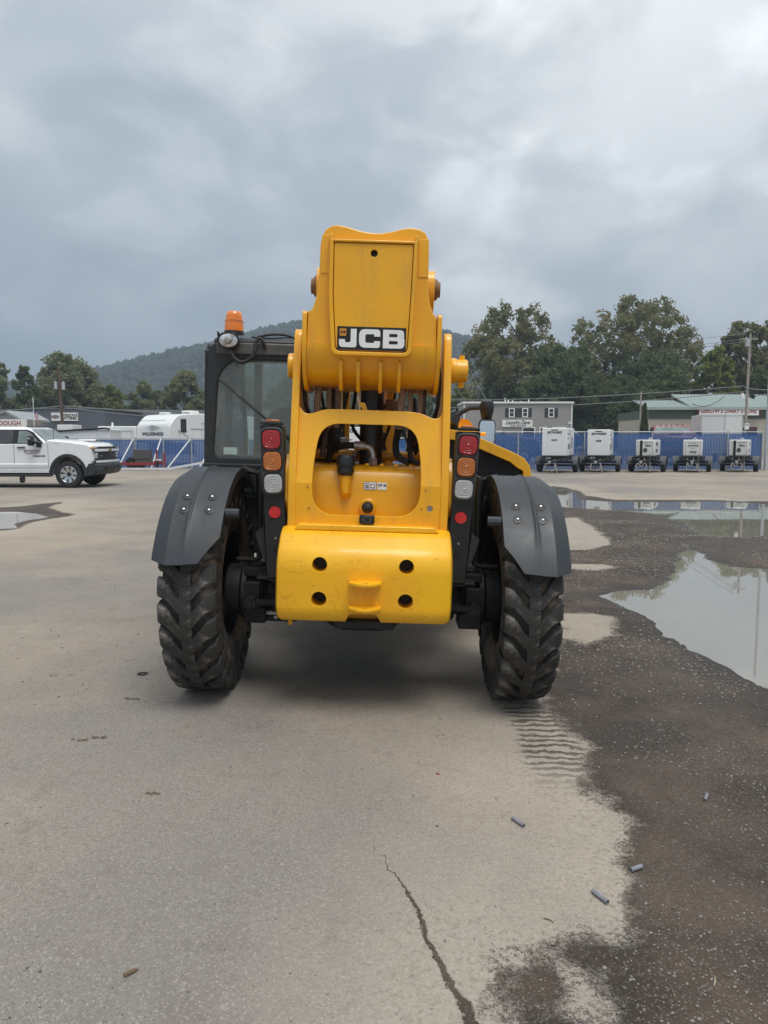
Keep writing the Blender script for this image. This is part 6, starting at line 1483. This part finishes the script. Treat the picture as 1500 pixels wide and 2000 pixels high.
def small_gen(label, px, Y, dz, kind, number, group):
    p = at(px, 858, Y); t = thing('light_trailer', label, 'trailer', (p.x, Y, 0), (0, 0, dz), group)
    trailer_base(t, 1.42, 0.72, -1.75)
    w, h, z0, yf = 0.82, 0.74, 0.74, -0.75
    bd = MB().box((0, 0.15, z0 + h / 2), (w, 1.8, h)).build('housing', TCR if kind else TW, t, bev=0.035)
    if kind == 1:
        MB().box((-0.18, yf - 0.004, z0 + h / 2 - 0.01), (0.115, 0.012, h - 0.05)).build('black_stripe', DEC, bd)
        link('lettering', text_mesh('lettering', number, 0.105, 0.004, at_=(0.12, yf - 0.006, z0 + h * 0.62), offset=0.005, wx=0.95, shear=0.1), INK, bd)
        plate('round_badge', [circle(0.0, z0 + h * 0.36, 0.095, 20)], 0.004, DEC, bd, 0, 'xz', yf - 0.005)
        MB().box((0.0, yf - 0.009, z0 + h * 0.36), (0.14, 0.003, 0.022)).build('badge_bar', RVG, bd)
        link('lettering', text_mesh('lettering', 'SKYWORKS', 0.062, 0.004, at_=(0.10, yf - 0.006, z0 + h * 0.83), wx=1.0), INK, bd)
        link('lettering', text_mesh('lettering', 'RENTAL', 0.040, 0.004, at_=(0.04, yf - 0.006, z0 + h * 0.75), wx=1.0), INK, bd)
    else:
        link('lettering', text_mesh('lettering', number, 0.155, 0.004, at_=(0.02, yf - 0.006, z0 + h * 0.24), offset=0.004, wx=0.95), INK, bd)
        link('lettering', text_mesh('lettering', 'SKYWORKS', 0.100, 0.004, at_=(0.02, yf - 0.006, z0 + h * 0.63), offset=0.003, wx=0.85), INK, bd)
        link('lettering', text_mesh('lettering', 'AIR COMPRESSOR', 0.056, 0.004, at_=(0.0, yf - 0.006, z0 + h * 0.80), wx=0.95), INK, bd)
        MB().box((0.0, yf - 0.004, z0 + h * 0.48), (0.20, 0.004, 0.03)).build('badge_bar', RVG, bd)
    for s_ in (-1, 1): MB().box((s_ * 0.31, yf - 0.003, z0 + h / 2), (0.010, 0.004, h * 0.84)).build('door_gap', SEAM, bd)
    for z in (0.25, 0.55): MB().box((w / 2 + 0.004, -0.2, z0 + z), (0.006, 0.5, 0.14)).build('side_vent', FEN, bd)
    MB().lathe([(-0.015, 0.045), (-0.015, 0.070), (0.015, 0.070), (0.015, 0.045)], (0.08, 0.1, z0 + h + 0.03), 'y', 14, closed_prof=True).build('lifting_eye', TW, bd)
    MB().tube([(0.26, -1.05, 0.82), (0.26, -1.05, 0.06)], 0.034, 8).lathe([(-0.03, 0.08), (-0.03, 0.001), (0.03, 0.001), (0.03, 0.08)], (0.30, -1.05, 0.08), 'x', 14, closed_prof=True).build('jack', STEEL, t)
    MB().tube(spline([(-0.20, -1.2, 0.66), (-0.22, -1.25, 0.46), (-0.08, -1.28, 0.30), (0.06, -1.25, 0.46), (0.04, -1.2, 0.66)], 6), 0.018, 6).build('cable', CHN, t)
    return t
SG = 'small white engine trailers in a row by the fence'
small_gen('small white trailer numbered 49778 with black stripe, beside the tall generators', 1266, 34.6, R(-28), 1, '49778', SG)
small_gen('small cream trailer numbered 5942 below the red pickup', 1354, 34.7, R(-23), 2, '5942', SG)
small_gen('small white trailer numbered 49773 with black stripe, nearest the right edge', 1446, 34.9, R(-29), 1, '49773', SG)

# ================================================================== white box trailers by the store
for p0, p1, Y, lab in ((1371, 1412, 47.0, 'white box trailer with grey side left of the pair by the store'), (1417, 1447, 49.0, 'white box trailer right of the pair by the store')):
    t = thing('box_trailer', lab, 'trailer', (at((p0 + p1) / 2, 858, Y).x, Y, 0), (0, 0, R(-14) if p0 < 1400 else R(-24)), 'white box trailers by the store')
    w_ = (p1 - p0) / FOC * Y * 1.06; hh = at(0, 809, Y).z
    bd = MB().box((0, 2.0, hh / 2 + 0.3), (w_, 4.0, hh - 0.6)).build('box', RVW, t, bev=0.04)
    MB().box((0, -0.006, hh - 0.06), (w_, 0.02, 0.10)).box((-w_ / 2 + 0.03, -0.006, hh / 2 + 0.3), (0.06, 0.02, hh - 0.6)).box((w_ / 2 - 0.03, -0.006, hh / 2 + 0.3), (0.06, 0.02, hh - 0.6)).build('edge_trim', pmat('pale_grey_trim', (0.56, 0.60, 0.58), 0.5), bd)
    for s_ in (-1, 1): MB().lathe([(-0.10, 0.36), (-0.10, 0.001), (0.10, 0.001), (0.10, 0.36)], (s_ * w_ * 0.45, 2.6, 0.36), 'x', 16, closed_prof=True).build('wheel', TYR, t)

# ================================================================== poles, wires, flag
POLE = pmat('weathered_pole', (0.34, 0.31, 0.28), 0.9, var=0.2, vscale=3); POLED = pmat('dark_pole', (0.10, 0.070, 0.055), 0.9, var=0.25)
def pole(name, label, px, ytop, Y, r, mat, cat='pole', lean=0.0):
    p = at(px, 858, Y); t = thing(name, label, cat, (p.x, Y, 0)); h = at(750, ytop, Y).z
    MB().tube([(0, 0, -0.3), (lean, 0, h)], [r, r * 0.72], 12).build('shaft', mat, t); return t, h
up, hu = pole('utility_pole', 'pale grey utility pole in front of the dairy store', 1454, 652, 45, 0.09, POLE, lean=0.06)
MB().box((0.06, 0, hu - 0.3), (0.9, 0.08, 0.08)).build('crossarm', POLE, up); MB().cyl((-0.16, -0.15, hu - 0.75), (-0.16, -0.15, hu - 0.30), 0.12, 0.12, 14).build('transformer', GALV, up)
MB().cyl((-0.30, -0.1, at(0, 772, 45).z - 0.15), (-0.30, -0.1, at(0, 772, 45).z + 0.12), 0.12, 0.08, 12).build('lamp', TRIM, up)
sgp = MB().box((0.02, -0.19, at(0, 833, 45).z), (0.27, 0.02, 0.36)).build('notice', TRIM, up, bev=0.01)
MB().box((0.02, -0.203, at(0, 830, 45).z), (0.19, 0.004, 0.05)).build('notice_print', INK, sgp)
ep, he = pole('light_pole', 'slim grey light pole at the right end of the blue fence', 1497, 500, 36.0, 0.075, GALV)
lz = at(0, 772, 36).z
MB().tube([(0, 0, lz), (-0.45, 0, lz + 0.02), (-0.75, 0, lz - 0.08)], 0.02, 6).box((-0.80, 0, lz - 0.05), (0.24, 0.16, 0.16), Matrix.Rotation(R(25), 3, 'Y')).build('flood_lamp', BLKG, ep)
p3_, h3 = pole('utility_pole', 'thin short pole beside the arborvitae', 1249, 765, 58, 0.09, POLE)
p4_, h4 = pole('utility_pole', 'dark wooden power pole with two transformers in front of the battery sign', 126, 718, 56, 0.13, POLED, lean=-0.25)
for dx, dz in ((-0.32, 0), (0.24, -0.05)):
    MB().cyl((dx - 0.12, -0.1, at(0, 760, 56).z + dz), (dx - 0.12, -0.1, at(0, 746, 56).z + dz), 0.125, 0.125, 14).cyl((dx - 0.12, -0.1, at(0, 746, 56).z + dz), (dx - 0.12, -0.1, at(0, 743, 56).z + dz), 0.04, 0.03, 8).build('transformer', GALV, p4_)
MB().box((-0.14, 0, at(0, 744, 56).z), (0.9, 0.08, 0.08)).build('crossarm', POLED, p4_)
fp_, hf = pole('flagpole', 'slim white flagpole with a limp striped flag', 68, 776, 58, 0.035, TRIM, 'flagpole')
def flag(root):
    z1 = at(0, 800, 58).z; V = []; F = []; nx_, nz_ = 14, 13; st = {0: [], 1: [], 2: []}
    for j in range(nz_ + 1):
        for i in range(nx_ + 1):
            u, v = i / nx_, j / nz_
            V.append((0.04 + 0.34 * u + 0.03 * math.sin(6 * u), 0.05 * math.sin(9 * u + 2 * v), z1 - 0.55 * v - 0.42 * u ** 1.2))
    for j in range(nz_):
        for i in range(nx_):
            k = 2 if (i < 5 and j < 7) else j % 2
            st[k].append((j * (nx_ + 1) + i, j * (nx_ + 1) + i + 1, (j + 1) * (nx_ + 1) + i + 1, (j + 1) * (nx_ + 1) + i))
    m = bpy.data.meshes.new('flag'); m.from_pydata(V, [], st[0] + st[1] + st[2]); m.update()
    for c_ in (pmat('flag_red', (0.36, 0.03, 0.05), 0.8), pmat('flag_white', (0.72, 0.72, 0.74), 0.8), pmat('flag_blue', (0.03, 0.04, 0.14), 0.8)): m.materials.append(c_)
    for i, pl in enumerate(m.polygons): pl.material_index = 0 if i < len(st[0]) else (1 if i < len(st[0]) + len(st[1]) else 2); pl.use_smooth = True
    o = link('flag', m, None, root); o.modifiers.new('t', 'SOLIDIFY').thickness = 0.006
flag(fp_)
WIRE = pmat('wire_grey', (0.22, 0.23, 0.23), 0.6); WIRED = pmat('wire_dark', (0.05, 0.05, 0.055), 0.6)
def wire(label, a, b, sag=0.0, r=0.02, mat=WIRE):
    A, Bq = at(*a), at(*b); pts = []
    for k in range(13):
        t = k / 12; q = A.lerp(Bq, t); q.z -= sag * 4 * t * (1 - t); pts.append(q)
    c = pts[0]; o = MB().tube([p - c for p in pts], r, 5).build('overhead_wire', mat, loc=c); tag(o, label, 'wire', 'overhead wires'); return o
wire('overhead wire above the laundry roof running to the pale pole', (860, 781, 62), (1454, 754, 45), 0.25, 0.030)
wire('lower overhead wire meeting the roof of the laundry building', (860, 796, 60), (1454, 765, 45), 0.30, 0.026)
wire('wire from the pale pole to the right edge above the store roof', (1454, 757, 45), (1540, 760, 44), 0.1, 0.025)
wire('topmost thin wire in the sky gap right of the tallest tree', (1318, 661, 130), (1456, 651, 45), 0.2, 0.018)
wire('middle thin wire in the sky gap right of the tallest tree', (1318, 674, 130), (1456, 661, 45), 0.2, 0.018)
wire('lowest thin wire in the sky gap right of the tallest tree', (1318, 679, 130), (1456, 666, 45), 0.2, 0.018)
wire('slanting guy wire right of the boom pivot', (872, 640, 44), (955, 790, 40), 0, 0.012)
wire('wire from the power pole across the dark roof to the cab', (126, 793, 56), (520, 808, 66), 0.2, 0.030)
wire('second wire from the power pole above the campers', (126, 796, 56), (520, 826, 60), 0.2, 0.022)
wire('wire from the power pole to the left edge', (126, 792, 56), (-60, 803, 56), 0.1, 0.030)
wire('faint high wire across the hill left of the cab', (-80, 742, 70), (620, 716, 80), 0.3, 0.009)
wire('faint lower wire across the hill left of the cab', (-80, 752, 70), (620, 738, 80), 0.3, 0.009)
wire('dark loop of cable on the store roof', (1352, 789, 61.3), (1415, 774, 62.5), 0.45, 0.03, WIRED)

# ================================================================== things by the left fence
REDF = pmat('red_frame_paint', (0.26, 0.035, 0.035), 0.6, var=0.3, vscale=2)
rt_ = at(270, 858, 36.4); red = thing('flat_trailer', 'red flatbed trailer frame on the ground by the left fence', 'trailer', (rt_.x, 36.4, 0))
def rx(px): return at(px, 858, 36.4).x - rt_.x
fb = MB(); fb.box(((rx(222) + rx(302)) / 2, 0, 0.30), (rx(302) - rx(222), 0.10, 0.14)); fb.box(((rx(222) + rx(302)) / 2, 1.2, 0.30), (rx(302) - rx(222), 0.10, 0.14))
for k in range(5): fb.box((rx(225 + 18 * k), 0.6, 0.30), (0.08, 1.2, 0.10))
fb.bar((rx(295), 0.1, 0.30), (rx(309), 0, 0.52), 0.10); fb.bar((rx(285), 0.0, 0.26), (rx(309), 0, 0.42), 0.08); fb.build('frame', REDF, red)
MB().bar((rx(305), 0, 0.2), (rx(305), 0, 1.0), 0.07).bar((rx(319), 0.1, 0.1), (rx(319), 0.1, 0.85), 0.08).bar((rx(305), 0, 0.5), (rx(322), 0.1, 0.5), 0.06).build('upright', REDF, red)
MB().box((rx(307), -0.1, 0.22), (0.09, 0.09, 0.44)).build('jack', BLK, red)
MB().box((rx(309), 0, 0.50), (0.28, 0.10, 0.06)).build('hitch', TRIM, red)
for px in (240, 256):
    MB().lathe([(-0.09, 0.30), (-0.09, 0.001), (0.09, 0.001), (0.09, 0.30)], (rx(px), 1.2, 0.30), 'y', 16, closed_prof=True).build('wheel', TYR, red)
gb = thing('tool_box', 'weathered grey upright box standing on the red flatbed', 'box', (at(277.5, 858, 36.9).x, 36.9, 0.36))
MB().box((0, 0, 0.40), (0.82, 0.5, 0.46)).build('lid', pmat('dark_grey_box', (0.085, 0.080, 0.080), 0.8, var=0.15), gb, bev=0.01); MB().box((0.04, 0.02, 0.085), (0.72, 0.46, 0.16)).build('base', pmat('brown_grey_box', (0.13, 0.115, 0.10), 0.8, var=0.15), gb, bev=0.01)
wbm = at(290, 858, 35.6)
wt = MB().bar((at(214, 858, 35.6).x - wbm.x, 0, 0.09), (at(335, 858, 35.6).x - wbm.x, 0.0, 0.09), 0.14, 0.10).bar((at(330, 858, 35.6).x - wbm.x, 0.05, 0.10), (at(430, 858, 35.6).x - wbm.x, 1.0, 0.55), 0.12, 0.10).build('white_beam', WHP, loc=(wbm.x, 35.6, 0)); tag(wt, 'long white beam lying in front of the left fence', 'beam')
jk = gnd(36, 944); jw = thing('wheel_dolly', 'small black caster wheel standing behind the pickup sill', 'caster', (jk[0], jk[1] + 0.3, 0))
MB().lathe([(-0.04, 0.13), (-0.04, 0.02), (0.04, 0.02), (0.04, 0.13)], (0, 0, 0.13), 'x', 18, closed_prof=True).build('wheel', TYR, jw); MB().bar((0, 0, 0.13), (0.05, 0, 0.34), 0.04).build('fork', STEEL, jw)

# ================================================================== litter on the yard
PIPE = pmat('grey_plastic_pipe', (0.20, 0.20, 0.225), 0.55, var=0.25, vscale=40)
def litter_pipe(label, px, py, px2, py2, r=0.009):
    a, b = gnd(px, py, -0.04), gnd(px2, py2, -0.04)
    za, zb_ = float(height(*[np.array([v]) for v in a])[0]), float(height(*[np.array([v]) for v in b])[0])
    A, Bq = Vector((a[0], a[1], za + r)), Vector((b[0], b[1], zb_ + r)); d = (Bq - A); L_ = d.length
    mb = MB(); mb.lathe([(0, r), (L_, r), (L_, r * 0.72), (0, r * 0.72)], (0, 0, 0), 'x', 14, closed_prof=True)
    o = mb.build('pipe_piece', PIPE, None, loc=A); o.rotation_euler = d.to_track_quat('X', 'Z').to_euler(); tag(o, label, 'pipe', 'short grey pipe pieces on the ground'); return o
litter_pipe('short grey pipe piece on dry ground below the tyre print', 1001, 1594, 1023, 1609, 0.008)
litter_pipe('short grey pipe piece on the edge of the wet ground', 1232, 1690, 1254, 1682, 0.0085)
litter_pipe('longest grey pipe piece, nearest the camera', 1158, 1733, 1187, 1755, 0.0085)
litter_pipe('grey pipe piece standing among the gravel at right', 1377, 1549, 1382, 1537, 0.007)
WOOD = pmat('twig_wood', (0.16, 0.11, 0.07), 0.9, var=0.3, vscale=30); CLOD = pmat('mud_clod', (0.12, 0.09, 0.065), 0.95, var=0.35, vscale=40)
def ground_z(x, y): return float(height(np.array([x]), np.array([y]))[0])
def twig(name, label, p0, p1, r, mat=WOOD, bend=0.004, cat='twig'):
    a, b = gnd(*p0, -0.02), gnd(*p1, -0.02); z = ground_z(*a)
    A, Bq = Vector((*a, z + r)), Vector((*b, ground_z(*b) + r)); m_ = (A + Bq) / 2 + Vector((bend, bend, 0))
    o = MB().tube([Vector((0, 0, 0)), m_ - A, Bq - A], [r, r * 1.1, r * 0.5], 6).build(name, mat, loc=A); return tag(o, label, cat)
twig('wood_splinter', 'brown wood splinter lying at lower left', (243, 1911), (270, 1897), 0.006, bend=0.002, cat='splinter')
twig('twig', 'thin rusty nail like twig left of the longest pipe piece', (1062, 1775), (1082, 1783), 0.0022)
twig('twig', 'pale dry straw on the wet ground at lower right', (1396, 1896), (1398, 1878), 0.002, pmat('straw', (0.42, 0.36, 0.24), 0.8))
twig('twig', 'thin brown stalk left of the pale straw', (1312, 1902), (1318, 1926), 0.0018)
def clod(name, label, px, py, n, spread, size, seed, mat=CLOD, cat='dirt'):
    a = gnd(px, py, -0.01); rg = random.Random(seed); root = thing(name, label, cat, (a[0], a[1], ground_z(*a)))
    for k in range(n):
        x, y = rg.gauss(0, spread), rg.gauss(0, spread * 0.55); s_ = size * rg.uniform(0.5, 1.3)
        V = [(x + v[0] * s_ * rg.uniform(.8, 1.3), y + v[1] * s_ * rg.uniform(.8, 1.3), ground_z(a[0] + x, a[1] + y) - root.location.z + (v[2] + 0.3) * s_ * 0.3) for v in IV.tolist()]
        MB().add(V, [tuple(f) for f in IF.tolist()]).build('clod', mat, root)
    return root
clod('dirt_smear', 'dark flattened dirt clods left of the left tyre', 181, 1447, 9, 0.035, 0.016, 1)
clod('dirt_smear', 'small dirt clods just behind the left tyre', 255, 1368, 6, 0.022, 0.012, 2)
clod('dirt_smear', 'tiny dark dirt clods further down at left', 299, 1551, 5, 0.016, 0.009, 3)
p = gnd(279, 1319, -0.01); o = MB().tube([Vector((0.032 * math.cos(a * 0.7), 0.024 * math.sin(a * 0.7), 0.005)) for a in range(9)], 0.005, 6).build('rubber_ring', RUB, loc=(p[0], p[1], ground_z(*p))); tag(o, 'small dark rubber ring on the ground left of the left tyre', 'ring')
p = gnd(855, 1506, -0.03); o = MB().add([(v[0] * 0.010, v[1] * 0.006, v[2] * 0.005 + 0.004) for v in IV.tolist()], [tuple(f) for f in IF.tolist()]).build('brick_chip', pmat('brick_red', (0.30, 0.09, 0.06), 0.9), loc=(p[0], p[1], ground_z(*p))); tag(o, 'tiny red brick chip behind the right tyre', 'chip')

# ================================================================== the misty air
HZ = bpy.data.materials.new('haze_air'); HZ.use_nodes = True
n_ = HZ.node_tree.nodes; n_.clear(); o_ = n_.new('ShaderNodeOutputMaterial'); v_ = n_.new('ShaderNodeVolumePrincipled')
v_.inputs['Color'].default_value = (0.70, 0.85, 1.0, 1); v_.inputs['Density'].default_value = 0.00082; v_.inputs['Anisotropy'].default_value = 0.2
HZ.node_tree.links.new(v_.outputs[0], o_.inputs['Volume'])
hzo = MB().box((0, 800, 119), (5600, 4200, 242)).build('haze', HZ); tag(hzo, 'pale misty air', 'haze', kind='stuff')
